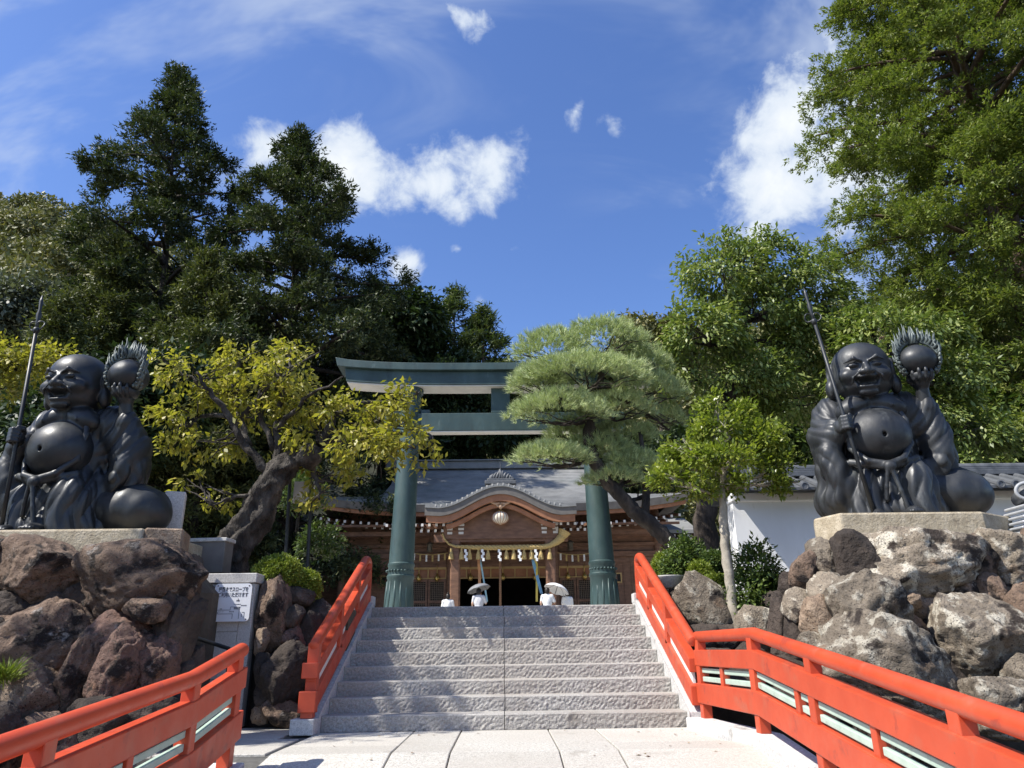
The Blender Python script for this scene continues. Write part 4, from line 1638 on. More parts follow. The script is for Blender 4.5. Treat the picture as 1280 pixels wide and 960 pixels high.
for s in (-1, 1):
    a, b = (cols[0]+0.19, cols[1]-0.19) if s < 0 else (cols[4]+0.19, cols[5]-0.19)
    MB().box(((a+b)/2, ly(FY)+0.02, (fl+z705)/2), (b-a, 0.10, z705-fl)).build('plank_wall', M_WOOD, shrine)
    for k in range(1, 7):
        MB().box((a+(b-a)*k/7, ly(FY)-0.04, (fl+z705)/2), (0.05, 0.05, z705-fl)).build('wall_batten', M_WOOD, shrine)
    for xx in (a+0.65, b-0.65):
        zc = zs(724, FY)
        w_ = MB()
        for dz in (-0.2, 0.2):
            w_.box((xx, ly(FY)-0.06, zc+dz), (0.66, 0.06, 0.06))
        for dx in (-0.3, 0.3):
            w_.box((xx+dx, ly(FY)-0.06, zc), (0.06, 0.06, 0.34))
        wo = w_.build('wall_window', M_SCREEN, shrine)
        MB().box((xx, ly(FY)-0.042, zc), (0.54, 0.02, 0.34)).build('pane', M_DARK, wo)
# stone plinth and steps
MB().box((0, ly(37.8), fl/2-0.05), (15.6, 7.6, fl-0.1)).build('plinth', M_KERB, shrine, bevel=0.02)
for k in range(3):
    MB().box((0, ly(33.6)-0.3*k, (fl-0.17*k)/2-0.09), (5.0, 0.6, fl-0.17*k-0.17)).build('plinth_step', M_KERB, shrine, bevel=0.015)
# fanned corner rafters and lower wing eaves
for s in (-1, 1):
    WYY = 36.2
    ex = lx(364 if s < 0 else 872, 665, WYY)
    zwr = zs(666, WYY, 470)
    mb = MB()
    xa, xb = (ex, -5.2) if s < 0 else (5.2, ex)
    mb.add([(xa, ly(WYY), zwr), (xb, ly(WYY), zwr), (xb, ly(WYY)+2.5, zwr+1.0), (xa, ly(WYY)+2.5, zwr+1.0),
            (xa, ly(WYY), zwr-0.18), (xb, ly(WYY), zwr-0.18), (xb, ly(WYY)+2.5, zwr+0.82), (xa, ly(WYY)+2.5, zwr+0.82)],
           [(0, 1, 2, 3), (4, 7, 6, 5), (0, 4, 5, 1), (1, 5, 6, 2), (2, 6, 7, 3), (3, 7, 4, 0)])
    mb.build('wing_roof', M_ROOFG, shrine)
    rafters('wing_rafter', xa+0.3, xb, 0.36, ly(WYY)+0.1, ly(WYY)+2.2, zwr-0.30, zwr+0.5, 0.12)
    rafters('wing_rafter', xa+0.48, xb, 0.36, ly(WYY)+0.4, ly(WYY)+2.2, zwr-0.42, zwr+0.2, 0.12)
    MB().box(((xa+xb)/2+(0.6 if s < 0 else -0.6), ly(WYY)+2.3, zwr/2), (abs(xb-xa)-1.2, 0.2, zwr+1.2)).build('wing_wall', M_WOOD, shrine)

# ------------------------------------------------------------------ things hung on the shrine
def twisted(mb, path, r, strands=3, turns=8, rs=None):
    path = [Vector(p) for p in path]
    m = len(path)
    for s in range(strands):
        pts, rr = [], []
        up = Vector((0, 1, 0))
        for i, p in enumerate(path):
            t = (path[min(i+1, m-1)]-path[max(0, i-1)]).normalized()
            a = up - t*up.dot(t)
            a = a.normalized() if a.length > 1e-4 else Vector((1, 0, 0))
            b = t.cross(a)
            ph = 2*math.pi*(s/strands + turns*i/(m-1))
            k = (rs[i] if rs else r)
            pts.append(p + (a*math.cos(ph)+b*math.sin(ph))*k*0.5)
            rr.append(k*0.62)
        mb.tube(pts, rr, 7)


RY = 30.72
rl, rr_ = P(557, 668, RY), P(703, 668, RY)
ra = thing('sacred_rope', 'thick twisted straw rope hung across the shrine entrance', 'straw rope', P(626, 684, RY))
o_ = ra.location
ctrl = [(553, 667), (556, 674), (561, 680), (569, 683), (600, 684.5), (626, 684.5), (655, 684), (680, 683.5), (688, 681.5), (696, 677), (703, 671)]
dense, rads = [], []
for i in range(len(ctrl)-1):
    for k in range(12):
        t = k/12
        px_, py_ = ctrl[i][0]+(ctrl[i+1][0]-ctrl[i][0])*t, ctrl[i][1]+(ctrl[i+1][1]-ctrl[i][1])*t
        dense.append(P(px_, py_, RY)-o_)
        u = (px_-553)/150
        rads.append(0.03 + 0.075*min(1, u*3.2) if u < 0.9 else 0.105+0.8*(u-0.9))
mb = MB()
twisted(mb, dense, 0.1, 3, 17, rads)
mb.build('rope', M_STRAW, ra, smooth=True)
mb = MB()
e0, e1 = P(702, 672, RY)-o_, P(706, 664, RY)-o_
mb.tube([e0, e0.lerp(e1, 0.5), e1], [0.15, 0.22, 0.27], 12)
mb.build('rope_end', M_STRAW, ra)
for k, px_ in enumerate([564, 577, 587, 598, 610, 633, 642, 655, 664, 676, 687]):
    mb = MB()
    p = P(px_, 687, RY)-o_
    mb.lathe([(0.11, -0.40), (0.09, -0.2), (0.04, -0.04), (0.05, 0.0), (0.03, 0.06)], p, 10)
    mb.build('straw_tassel', M_STRAW, ra)
for px_ in (582.5, 603.5, 624.5, 649.5, 670):
    mb = MB()
    p = P(px_, 687, RY-0.15)-o_
    x, z = p.x, p.z
    for k in range(4):
        dx = 0.025 if k % 2 else -0.025
        mb.box((x+dx, p.y-0.01*k, z-0.05-0.12*k), (0.10, 0.012, 0.128))
    mb.build('paper_streamer', M_PAPER, ra)

ln = thing('round_lantern', 'pale ribbed paper lantern hanging in the entrance gable', 'lantern', P(625.5, 656, 30.5))
mb = MB()
rl_ = 0.36
prof = []
for k in range(13):
    a = -math.pi/2*0.88 + math.pi*0.88*k/12
    prof.append((rl_*math.cos(a), 0.30+0.28*math.sin(a)))
mb.lathe(prof, (0, 0, 0), 22)
shade_auto(mb.build('shade', pm('lantern_paper', [(0.3, (0.62, 0.57, 0.45)), (0.7, (0.74, 0.69, 0.57))], 6, 3, 0.7), ln), 60)
mb = MB()
for k in range(16):
    a0 = 2*math.pi*k/16
    mb.tube([(math.cos(a0)*(r+0.008), math.sin(a0)*(r+0.008), z) for r, z in prof], 0.011, 5)
mb.build('rib', M_WOODL, ln)
mb = MB()
mb.lathe([(0.15, 0.55), (0.17, 0.58), (0.10, 0.62), (0.05, 0.66)], (0, 0, 0), 14)
mb.tube([(0, 0, 0.64), (0, 0, 1.25)], 0.016, 6)
for k in range(5):
    mb.lathe([(0.01, 0), (0.05, 0.03), (0.01, 0.06)], (0, 0, 0.72+0.1*k), 8)
mb.build('hanger', M_GOLD, ln)

br = thing('bell_rope', 'brown twisted bell rope hanging at the middle of the entrance', 'bell rope', P(625.5, 760, 31.3))
mb = MB()
top = P(625.5, 690, 31.3)-br.location
twisted(mb, [Vector((0, 0, top.z*i/30)) for i in range(31)], 0.055, 3, 9)
mb.build('rope', pm('brown_rope', [(0.3, (0.20, 0.11, 0.06)), (0.7, (0.30, 0.17, 0.09))], 20, 4, 0.8), br, smooth=True)


def ribbon(label, pts, w, col, nm):
    base = P(pts[-1][0], pts[-1][1], 31.2)
    t = thing('prayer_ribbon', label, 'ribbon', base, group='ribbons at the shrine entrance')
    mb = MB()
    prev = None
    path = [P(a, b, 31.2)-base for a, b in pts]
    dens = []
    for a, b in zip(path[:-1], path[1:]):
        for k in range(8):
            dens.append(a.lerp(b, k/8))
    dens.append(path[-1])
    for i, p in enumerate(dens):
        dens[i] = p + Vector((0, 0.03*math.sin(i*0.9), 0))
    mb.sweep
    vs, fs = [], []
    for i, p in enumerate(dens):
        tw = 0.25*math.sin(i*0.5)
        d = Vector((math.cos(tw), math.sin(tw), 0))*w/2
        for q_ in (p-d-Vector((0, .006, 0)), p+d-Vector((0, .006, 0)), p+d+Vector((0, .006, 0)), p-d+Vector((0, .006, 0))):
            vs.append(tuple(q_))
    for i in range(len(dens)-1):
        for k in range(4):
            fs.append((i*4+k, i*4+(k+1) % 4, i*4+4+(k+1) % 4, i*4+4+k))
    mb.add(vs, fs)
    mb.build('cloth', pm(nm, [(0.3, col), (0.7, tuple(min(1, c*1.15) for c in col))], 5, 3, 0.75), t)


ribbon('orange-brown ribbon hanging above the grey umbrella', [(598, 690), (599, 712), (600, 745)], 0.12, (0.45, 0.22, 0.10), 'ribbon_orange')
ribbon('pale blue ribbon slanting beside the orange-brown one', [(599, 692), (603, 715), (609, 752)], 0.07, (0.25, 0.42, 0.48), 'ribbon_sky')
ribbon('blue ribbon slanting down to the white umbrella', [(664, 690), (668, 708), (677, 742)], 0.13, (0.16, 0.34, 0.50), 'ribbon_blue')
ribbon('yellow ribbon hanging left of the white umbrella', [(665, 690), (671, 705), (671, 725), (671, 752)], 0.09, (0.55, 0.44, 0.10), 'ribbon_yellow')

for px_, py_, w in ((498, 690, 'left'), (713, 688, 'right')):
    hl = thing('hanging_lantern', 'small dark metal lantern hanging under the eaves on the %s side of the porch' % w, 'lantern', P(px_ if w == 'right' else 537, py_, 32.6), group='metal eave lanterns')
    mb = MB()
    mb.lathe([(0.03, 0.46), (0.16, 0.36), (0.17, 0.33), (0.12, 0.32), (0.13, 0.06), (0.16, 0.04), (0.10, 0.0)], (0, 0, 0), 6)
    mb.build('body', pm('aged_bronze', [(0.3, (0.10, 0.085, 0.06)), (0.7, (0.19, 0.165, 0.12))], 8, 4, 0.5, metallic=0.5), hl)
    MB().tube([(0, 0, 0.45), (0, 0, 1.2)], 0.012, 5).build('chain', M_DARK, hl)
# small straw rope with paper strips under the eaves on either side of the porch
for x0_, x1_, w in ((514, 560, 'left'), (697, 741, 'right')):
    pr_ = thing('paper_garland', 'thin cord with paper strips under the eaves %s of the porch' % w, 'garland', P((x0_+x1_)/2, 692, 33.6), group='paper garlands')
    o_ = pr_.location
    mb = MB()
    pts = [P(x0_+(x1_-x0_)*k/12, 691+2.5*math.sin(math.pi*k/12), 33.6)-o_ for k in range(13)]
    mb.tube(pts, 0.02, 5)
    mb.build('cord', M_STRAW, pr_)
    for k in range(1, 12, 2):
        p = pts[k]
        MB().box((p.x, p.y-0.02, p.z-0.16), (0.08, 0.01, 0.30)).build('paper_strip', M_PAPER if k % 4 == 1 else M_STRAW, pr_)

# ------------------------------------------------------------------ boulders
def rock_mat(name, cols, patches, bump=1.0):
    return pm(name, cols, 2.6, 8, 0.85, patches=patches, bump=[(8, 0.9*bump, 0.08), (26, 1.0*bump, 0.045), (90, 0.8*bump, 0.014)], speck=(60, (0.06, 0.048, 0.038), 0.58, 0.70), distortion=0.4, objvar=0.22)


RK_BROWN = rock_mat('brown_rock', [(0.28, (0.080, 0.052, 0.038)), (0.48, (0.200, 0.135, 0.094)), (0.72, (0.37, 0.265, 0.190))],
                    [((0.30, 0.195, 0.12), 2.0, 0.58, 0.68), ((0.022, 0.016, 0.013), 2.3, 0.50, 0.60), ((0.36, 0.32, 0.28), 5.0, 0.60, 0.70)])
RK_RED = rock_mat('reddish_rock', [(0.28, (0.085, 0.050, 0.040)), (0.5, (0.200, 0.120, 0.090)), (0.72, (0.33, 0.205, 0.150))],
                  [((0.34, 0.175, 0.09), 1.8, 0.56, 0.66), ((0.026, 0.018, 0.015), 2.8, 0.51, 0.61), ((0.34, 0.28, 0.245), 3.6, 0.60, 0.70)])
RK_GREY = rock_mat('lichen_rock', [(0.28, (0.130, 0.104, 0.076)), (0.5, (0.270, 0.222, 0.165)), (0.72, (0.42, 0.355, 0.270))],
                   [((0.56, 0.51, 0.41), 4.4, 0.50, 0.60), ((0.20, 0.135, 0.085), 1.6, 0.55, 0.66), ((0.040, 0.029, 0.022), 2.6, 0.52, 0.61)])
RK_TAN = rock_mat('tan_rock', [(0.28, (0.17, 0.115, 0.078)), (0.5, (0.31, 0.225, 0.155)), (0.72, (0.44, 0.34, 0.25))],
                  [((0.24, 0.135, 0.075), 2.4, 0.58, 0.70), ((0.07, 0.05, 0.04), 3.5, 0.62, 0.72)])
RK_DARK = rock_mat('dark_rock', [(0.28, (0.030, 0.023, 0.019)), (0.5, (0.070, 0.053, 0.042)), (0.72, (0.135, 0.103, 0.080))],
                   [((0.20, 0.150, 0.115), 3.0, 0.60, 0.72), ((0.050, 0.058, 0.038), 2.2, 0.62, 0.74)])
RMAT = {'b': RK_BROWN, 'r': RK_RED, 'g': RK_GREY, 't': RK_TAN, 'd': RK_DARK}
_bm_cache = {}


def boulder(root, px, py, w, h, Y, m, seed, rot=0.0, depth=None, ang=0.70, rough=0.115, grow=1.07, sub=None):
    """a boulder whose outline is about w x h photo pixels when seen from the bridge"""
    p = P(px, py, Y)
    k = mpp(p)
    sx, sz = w*k/2*grow, h*k/2*grow
    sy = depth if depth else 0.5*(sx+sz)*0.9
    if sub is None:
        sub = 5 if max(w, h) > 80 else 4
    me = boulder_mesh('boulder', seed, sub, ang, rough, cuts=17)
    hf, md = me['half'], me['mid']
    o = link_mesh('boulder', me, RMAT[m], root)
    # centre on the outline, size to it, tilt in the picture plane
    co = np.empty(len(me.vertices)*3, dtype=np.float32)
    me.vertices.foreach_get('co', co)
    co = (co.reshape(-1, 3)-np.array(md))/np.array(hf)*np.array([sx, sy, sz])
    a = R(rot)
    x, z = co[:, 0].copy(), co[:, 2].copy()
    co[:, 0] = x*math.cos(a)-z*math.sin(a)
    co[:, 2] = x*math.sin(a)+z*math.cos(a)
    me.vertices.foreach_set('co', co.ravel())
    me.update()
    o.location = p - root.location + Vector((0, sy*0.25, 0))
    return o


lrk = thing('rock_mound', 'tall mound of dark brown boulders carrying the left statue', 'rock mound', (-5.0, 8.6, -1.5))
rows_l = [
    (52, 716, 128, 92, 7.75, 'b', 11, 0), (168, 724, 152, 94, 7.55, 'b', 12, 4), (48, 806, 125, 112, 7.45, 'b', 13, -8), (150, 812, 122, 96, 7.45, 'r', 14, 12),
    (92, 848, 50, 108, 7.15, 'b', 15, -14), (148, 842, 56, 110, 7.15, 'r', 16, -16), (28, 872, 82, 88, 6.95, 't', 17, -10), (212, 800, 52, 120, 7.6, 'd', 18, -14),
    (232, 772, 30, 66, 7.85, 'b', 19, 0), (180, 762, 54, 30, 7.25, 'b', 20, -10), (206, 762, 36, 44, 7.5, 'd', 21, 0), (108, 752, 60, 64, 7.75, 'd', 22, 0),
    (72, 762, 46, 40, 7.7, 'd', 23, 0), (190, 838, 50, 86, 7.3, 'r', 24, -12), (226, 850, 40, 60, 7.7, 'd', 25, 0), (120, 905, 74, 62, 6.9, 'd', 26, 0),
    (60, 925, 80, 60, 6.7, 'b', 27, 0), (180, 895, 70, 60, 7.1, 'd', 28, 0), (5, 935, 60, 60, 6.6, 'b', 29, 0), (226, 890, 50, 50, 7.4, 'd', 30, 0),
    (8, 762, 50, 44, 7.6, 'd', 31, 0), (112, 800, 36, 40, 7.4, 'd', 32, 0), (238, 722, 24, 60, 8.2, 'd', 33, 6), (40, 905, 26, 20, 6.75, 't', 34, 0),
    (-50, 720, 120, 100, 7.8, 'b', 35, 0), (-60, 830, 130, 120, 7.3, 'b', 36, 0), (240, 838, 20, 60, 7.9, 'd', 37, 0), (215, 720, 60, 60, 8.1, 'd', 38, 0),
    (-30, 930, 90, 90, 6.5, 'd', 39, 0), (150, 770, 40, 30, 7.5, 'd', 40, 0)]
for (px, py, w, h, Y, m, sd, rt) in rows_l:
    boulder(lrk, px, py, w, h, Y, m, sd, rt)
MB().box((-0.5, 0.55, 1.55), (4.0, 1.0, 3.5), bev=0.3).build('earth_core', M_EARTH, lrk)
rrk = thing('rock_mound', 'tall mound of grey lichen-covered boulders carrying the right statue', 'rock mound', (5.0, 8.8, -1.5))
rows_r = [
    (1140, 712, 200, 96, 8.05, 'g', 51, -2), (1068, 696, 48, 66, 7.95, 'd', 52, 0), (1034, 697, 40, 52, 8.15, 'g', 53, 0), (1008, 718, 40, 58, 8.2, 'b', 54, 0),
    (1034, 742, 44, 54, 7.95, 'g', 55, -20), (1090, 764, 88, 96, 7.55, 'g', 56, 10), (1122, 838, 172, 118, 7.2, 'g', 57, -22), (1228, 800, 112, 116, 7.4, 'g', 58, -16),
    (1160, 762, 50, 44, 7.85, 't', 59, 0), (1205, 735, 52, 36, 7.9, 'b', 60, 0), (1226, 695, 42, 54, 7.95, 'b', 61, 0), (1268, 702, 72, 84, 7.95, 'g', 62, 0),
    (1245, 742, 46, 52, 7.8, 'b', 63, 0), (1000, 758, 38, 44, 8.1, 'g', 64, -20), (1024, 774, 46, 56, 7.8, 't', 65, 24), (1015, 808, 34, 36, 7.7, 'g', 66, 0),
    (1040, 828, 46, 44, 7.4, 't', 67, 0), (1258, 885, 96, 72, 6.9, 'g', 68, -10), (1290, 850, 60, 60, 7.1, 'g', 69, 0), (1178, 785, 40, 46, 7.75, 'd', 70, 0),
    (1140, 790, 46, 50, 7.65, 'b', 71, 0), (1180, 850, 50, 60, 7.5, 'd', 72, 0), (1195, 900, 60, 60, 7.1, 'd', 73, 0), (1070, 880, 80, 60, 7.2, 'd', 74, 0),
    (990, 735, 30, 40, 8.4, 'd', 75, 0), (1000, 800, 40, 60, 8.2, 'd', 76, 0), (1130, 920, 90, 60, 6.8, 'd', 77, 0), (1320, 790, 90, 120, 7.4, 'b', 78, 0),
    (1330, 700, 90, 90, 8.0, 'b', 79, 0), (1142, 752, 26, 22, 7.7, 't', 80, 0), (1188, 752, 26, 24, 7.8, 'd', 81, 0), (1105, 900, 60, 50, 6.9, 'b', 82, 0), (980, 770, 34, 60, 8.4, 'd', 83, 0)]
for (px, py, w, h, Y, m, sd, rt) in rows_r:
    boulder(rrk, px, py, w, h, Y, m, sd, rt)
MB().box((0.6, 0.75, 1.5), (3.6, 1.0, 3.3), bev=0.3).build('earth_core', M_EARTH, rrk)

# rockery right of the stairs and the low rock wall beside the sign panel
gard = thing('rockery', 'low rockery of pale stones at the foot of the pine, right of the stairs', 'rockery', (3.0, 9.6, 0))
for (px, py, w, h, Y, m, sd, rt) in [
        (882, 752, 78, 62, 9.9, 'g', 101, -22), (866, 772, 30, 70, 10.4, 'g', 102, 34), (950, 788, 60, 58, 9.3, 'g', 103, -20), (980, 772, 34, 66, 9.6, 'd', 104, 14),
        (905, 800, 40, 36, 9.4, 'd', 105, 0), (880, 800, 40, 40, 9.4, 'd', 106, 0), (935, 770, 40, 36, 9.9, 'd', 107, 0), (845, 727, 34, 16, 11.3, 'g', 108, 0), (960, 738, 44, 40, 10.4, 'd', 109, 0),
        (905, 760, 30, 40, 10.0, 'd', 110, 0), (985, 815, 40, 40, 8.9, 'd', 111, 0), (905, 832, 56, 40, 8.9, 'd', 112, 0), (940, 830, 60, 50, 8.7, 'd', 113, 0), (846, 752, 22, 30, 10.9, 'd', 114, 0), (1000, 850, 60, 60, 8.2, 'd', 115, 0),
        (920, 860, 70, 40, 8.3, 'd', 116, 0), (975, 880, 70, 40, 7.8, 'd', 117, 0)]:
    boulder(gard, px, py, w, h, Y, m, sd, rt)
low = thing('rock_wall', 'narrow dark rock wall between the sign panel and the left stair rail', 'rock wall', (-2.5, 9.4, 0))
for (px, py, w, h, Y, m, sd, rt) in [
        (338, 765, 40, 92, 9.35, 'b', 121, 3), (356, 846, 62, 84, 9.15, 'd', 122, -14), (366, 770, 28, 28, 9.4, 'd', 123, 0), (366, 800, 30, 40, 9.4, 'r', 124, 0), (326, 802, 18, 34, 9.2, 't', 125, 0),
        (328, 838, 22, 40, 9.15, 'd', 126, 0), (324, 892, 20, 26, 9.05, 't', 127, 0), (352, 893, 50, 34, 9.05, 'b', 128, -24), (384, 898, 34, 28, 9.0, 'd', 129, 0), (388, 800, 30, 70, 9.6, 'd', 130, 0),
        (390, 850, 30, 60, 9.5, 'd', 131, 0), (400, 770, 44, 40, 9.9, 'd', 132, 0), (330, 870, 24, 26, 9.1, 'd', 133, 0), (372, 745, 40, 26, 9.7, 'd', 134, 0), (410, 800, 30, 60, 9.8, 'd', 135, 0),
        (408, 850, 26, 50, 9.6, 'd', 136, 0), (345, 725, 40, 20, 9.7, 'd', 137, 0)]:
    boulder(low, px, py, w, h, Y, m, sd, rt)
MB().box((-0.05, 0.75, 0.55), (1.0, 0.5, 1.6)).build('earth_core', M_EARTH, low)

# ------------------------------------------------------------------ stone plinths
M_PLINTH = pm('yellow_granite', [(0.3, (0.30, 0.245, 0.165)), (0.5, (0.42, 0.355, 0.25)), (0.7, (0.52, 0.45, 0.335))], 9, 6, 0.85, bump=[(38, 0.9, 0.014), (90, 0.4, 0.006)],
              speck=(85, (0.20, 0.155, 0.105), 0.58, 0.68), patches=[((0.045, 0.038, 0.032), 1.1, 0.62, 0.72)])


def plinth(label, poly, z0, z1):
    """irregular polygon block; poly in plan (world), counter-clockwise"""
    c = Vector((sum(p[0] for p in poly)/len(poly), sum(p[1] for p in poly)/len(poly), z0))
    t = thing('stone_plinth', label, 'plinth', c, group='statue plinths')
    n = len(poly)
    vs = [(x-c.x, y-c.y, z) for z in (0, z1-z0) for x, y in poly]
    fs = [tuple(reversed(range(n))), tuple(range(n, 2*n))] + [(i, (i+1) % n, n+(i+1) % n, n+i) for i in range(n)]
    MB().add(vs, fs).build('block', M_PLINTH, t, bevel=0.025)
    return t


PL_Y = 8.35
a0 = P(-60, 668, PL_Y)
a1 = P(178, 660, PL_Y)
a2 = P(212, 664, 9.0)
zl_top = P(100, 661, PL_Y).z
zl_bot = zl_top-0.30
plinth('yellow-brown granite slab under the left statue', [(a0.x-0.3, PL_Y), (a1.x, PL_Y), (a2.x+0.05, 8.75), (a2.x+0.10, 10.6), (a0.x-0.3, 10.6)], zl_bot, zl_top)
b0 = P(1015, 665, 8.85)
b1 = P(1050, 645, PL_Y)
b2 = P(1228, 642, PL_Y)
b3 = P(1268, 660, 8.75)
zr_top = P(1140, 640, PL_Y).z
plinth('yellow-brown granite slab under the right statue', [(b1.x, PL_Y), (b2.x, PL_Y), (b3.x, 8.75), (b3.x+0.2, 10.7), (P(1032, 640, 10.7).x, 10.7), (P(1016, 650, 9.2).x, 9.2), (b0.x, 8.75)], zr_top-0.36, zr_top)
# a pinkish side stone and granite post beside the left plinth
MB_ = MB().box((0, 0, 0), (0.42, 0.55, 0.24), 0.25, bev=0.02)
o = MB_.build('corner_stone', RK_TAN)
o.location = P(209, 677, 8.7)
tag(o, 'small pinkish corner stone at the right end of the left plinth', 'stone')
gp = thing('granite_post', 'square granite post standing behind the left statue', 'post', P(212, 672, 9.75))
h_ = P(212, 612, 9.75).z - gp.location.z
MB().box((0, 0, h_/2-0.05), (0.26, 0.26, h_), 0.35, bev=0.012).build('shaft', M_GRANITE, gp)
gp2 = thing('granite_post', 'granite post half hidden left of the left statue', 'post', P(18, 668, 9.75))
MB().box((0, 0, h_/2-0.05), (0.26, 0.26, h_), 0.2, bev=0.012).build('shaft', M_GRANITE, gp2)
lw = thing('low_wall', 'low grey stone wall behind the left boulders beside the old tree', 'wall', P(245, 700, 10.0))
MB().box((0, 0, 0.02), (0.9, 0.25, 0.42), -0.1).build('wall_block', M_FASCIA, lw, bevel=0.01)
MB().box((0, 0, 0.25), (0.94, 0.29, 0.05), -0.1).build('cap', M_KERB, lw, bevel=0.01)

# ------------------------------------------------------------------ sign panel
PYY = 9.2
pr0, pr1 = P(316, 905, PYY), P(327, 716, PYY)
pnl = thing('sign_panel', 'upright grey granite wall panel beside the stairs carrying a white notice', 'panel', (pr1.x-0.81, PYY, 0))
ph = pr1.z-0.005
xr = 0.75
xl = -0.75
g = 0.004
# facing slabs, with the joints the photo shows, and a cap course
for (x0, x1, z0, z1) in [(xl, 0.02, 0.0, 0.52), (0.02, xr-0.16, 0.0, 0.52), (xl, 0.02, 0.52, 1.06), (0.02, xr-0.16, 0.52, 1.06), (xl, 0.02, 1.06, ph-0.12), (0.02, xr-0.16, 1.06, ph-0.12), (xr-0.16, xr, 0.0, 0.85), (xr-0.16, xr, 0.85, ph-0.12)]:
    MB().box(((x0+x1)/2, 0.08, (z0+z1)/2), (x1-x0-g, 0.16, z1-z0-g), bev=0.004).build('facing_slab', M_GRANITE, pnl)
MB().box((0, 0.22, ph/2-0.08), (1.46, 0.14, ph-0.16)).build('backing', M_JOINT, pnl)
MB().box((0, 0.13, ph-0.058), (1.54, 0.34, 0.116), bev=0.008).build('cap_stone', M_GRANITE, pnl)
hr = thing('black_handrail', 'thin black metal handrail end in front of the sign panel', 'handrail', P(250, 800, 8.6))
q0 = P(225, 791, 8.6)-hr.location
q1 = P(287, 811, 8.6)-hr.location
M_BLACK = pm('black_metal', [(0.3, (0.010, 0.011, 0.012)), (0.7, (0.020, 0.021, 0.022))], 10, 3, 0.4)
MB().tube([q0, q1], 0.022, 10).build('bar', M_BLACK, hr)
MB().tube([q0+Vector((0.05, 0, 0)), q0+Vector((0.05, 0, -0.9))], 0.018, 8).build('upright', M_BLACK, hr)
MB().tube([q1, q1+Vector((0, 0.05, -0.9))], 0.018, 8).build('upright', M_BLACK, hr)

sl, sr_ = P(267, 753, PYY-0.04), P(313.5, 753, PYY-0.04)
st_, sb_ = P(290, 729.5, PYY-0.04), P(290, 777, PYY-0.04)
sw, sh = sr_.x-sl.x, st_.z-sb_.z
sg = thing('notice_sign', 'white rounded notice with Japanese lettering and a small map on granite panel', 'sign', ((sl.x+sr_.x)/2, PYY-0.045, sb_.z))
M_SIGN = pm('sign_enamel', [(0.3, (0.74, 0.75, 0.77)), (0.7, (0.80, 0.81, 0.82))], 4, 3, 0.35, patches=[((0.60, 0.62, 0.65), 5, 0.66, 0.8)])
M_INK = pm('sign_ink', [(0.3, (0.03, 0.03, 0.035)), (0.7, (0.05, 0.05, 0.055))], 6, 2, 0.6)
M_INKG = pm('sign_grey_ink', [(0.3, (0.17, 0.18, 0.20)), (0.7, (0.24, 0.25, 0.27))], 6, 2, 0.6)
cr, pts = 0.05, []
for cx_, cz_, a0_ in ((sw/2-cr, cr, -90), (sw/2-cr, sh-cr, 0), (-sw/2+cr, sh-cr, 90), (-sw/2+cr, cr, 180)):
    for k in range(7):
        a = R(a0_+15*k)
        pts.append((cx_+cr*math.cos(a), cz_+cr*math.sin(a)))
MB().prism(pts, -0.006, 0.006).build('board', M_SIGN, sg)
for dx in (-1, 1):
    for dz in (0.1, 0.9):
        MB().tube([(dx*sw*0.4, 0.0, sh*dz), (dx*sw*0.4, 0.043, sh*dz)], 0.012, 8).build('standoff', M_BLACK, sg)
        MB().lathe([(0.009, 0), (0.008, 0.003), (0.0, 0.004)], (dx*sw*0.42, -0.006, sh*(0.06 if dz < 0.5 else 0.94)), 10, Matrix.Rotation(math.pi/2, 4, 'X')).build('screw', M_FASCIA, sg)


def text(body, x, z, size, m, parent, width=None, bold=0.0):
    c = bpy.data.curves.new('lettering', 'FONT')
    c.body = body
    c.size = size
    c.align_x = 'CENTER'
    c.align_y = 'CENTER'
    c.extrude = 0.0006
    c.offset = bold
    o = bpy.data.objects.new('lettering', c)
    COL.objects.link(o)
    o.parent = parent
    c.materials.append(m)
    o.rotation_euler = (math.pi/2, 0, 0)
    o.location = (x, -0.0072, z)
    bpy.context.view_layer.update()
    sx = width/max(o.dimensions.x, 1e-4) if width else 1.0
    dg = bpy.context.evaluated_depsgraph_get()
    me = bpy.data.meshes.new_from_object(o.evaluated_get(dg))
    bpy.data.objects.remove(o)
    o = bpy.data.objects.new('lettering', me)
    COL.objects.link(o)
    o.parent = parent
    o.rotation_euler = (math.pi/2, 0, 0)
    o.location = (x, -0.0072, z)
    o.scale.x = sx
    o['kind'] = 'stuff'
    return o


text('拝殿までスロープを', 0.01*sw, sh*0.835, 0.062, M_INK, sg, sw*0.80, 0.0012)
text('ご利用いただけます', 0.01*sw, sh*0.69, 0.062, M_INK, sg, sw*0.80, 0.0012)
mp_ = MB()


def seg(x0, z0, x1, z1, t=0.006):
    mp_.box(((x0+x1)/2*sw, -0.0075, (z0+z1)/2*sh), (max(abs(x1-x0)*sw, t), 0.002, max(abs(z1-z0)*sh, t)))


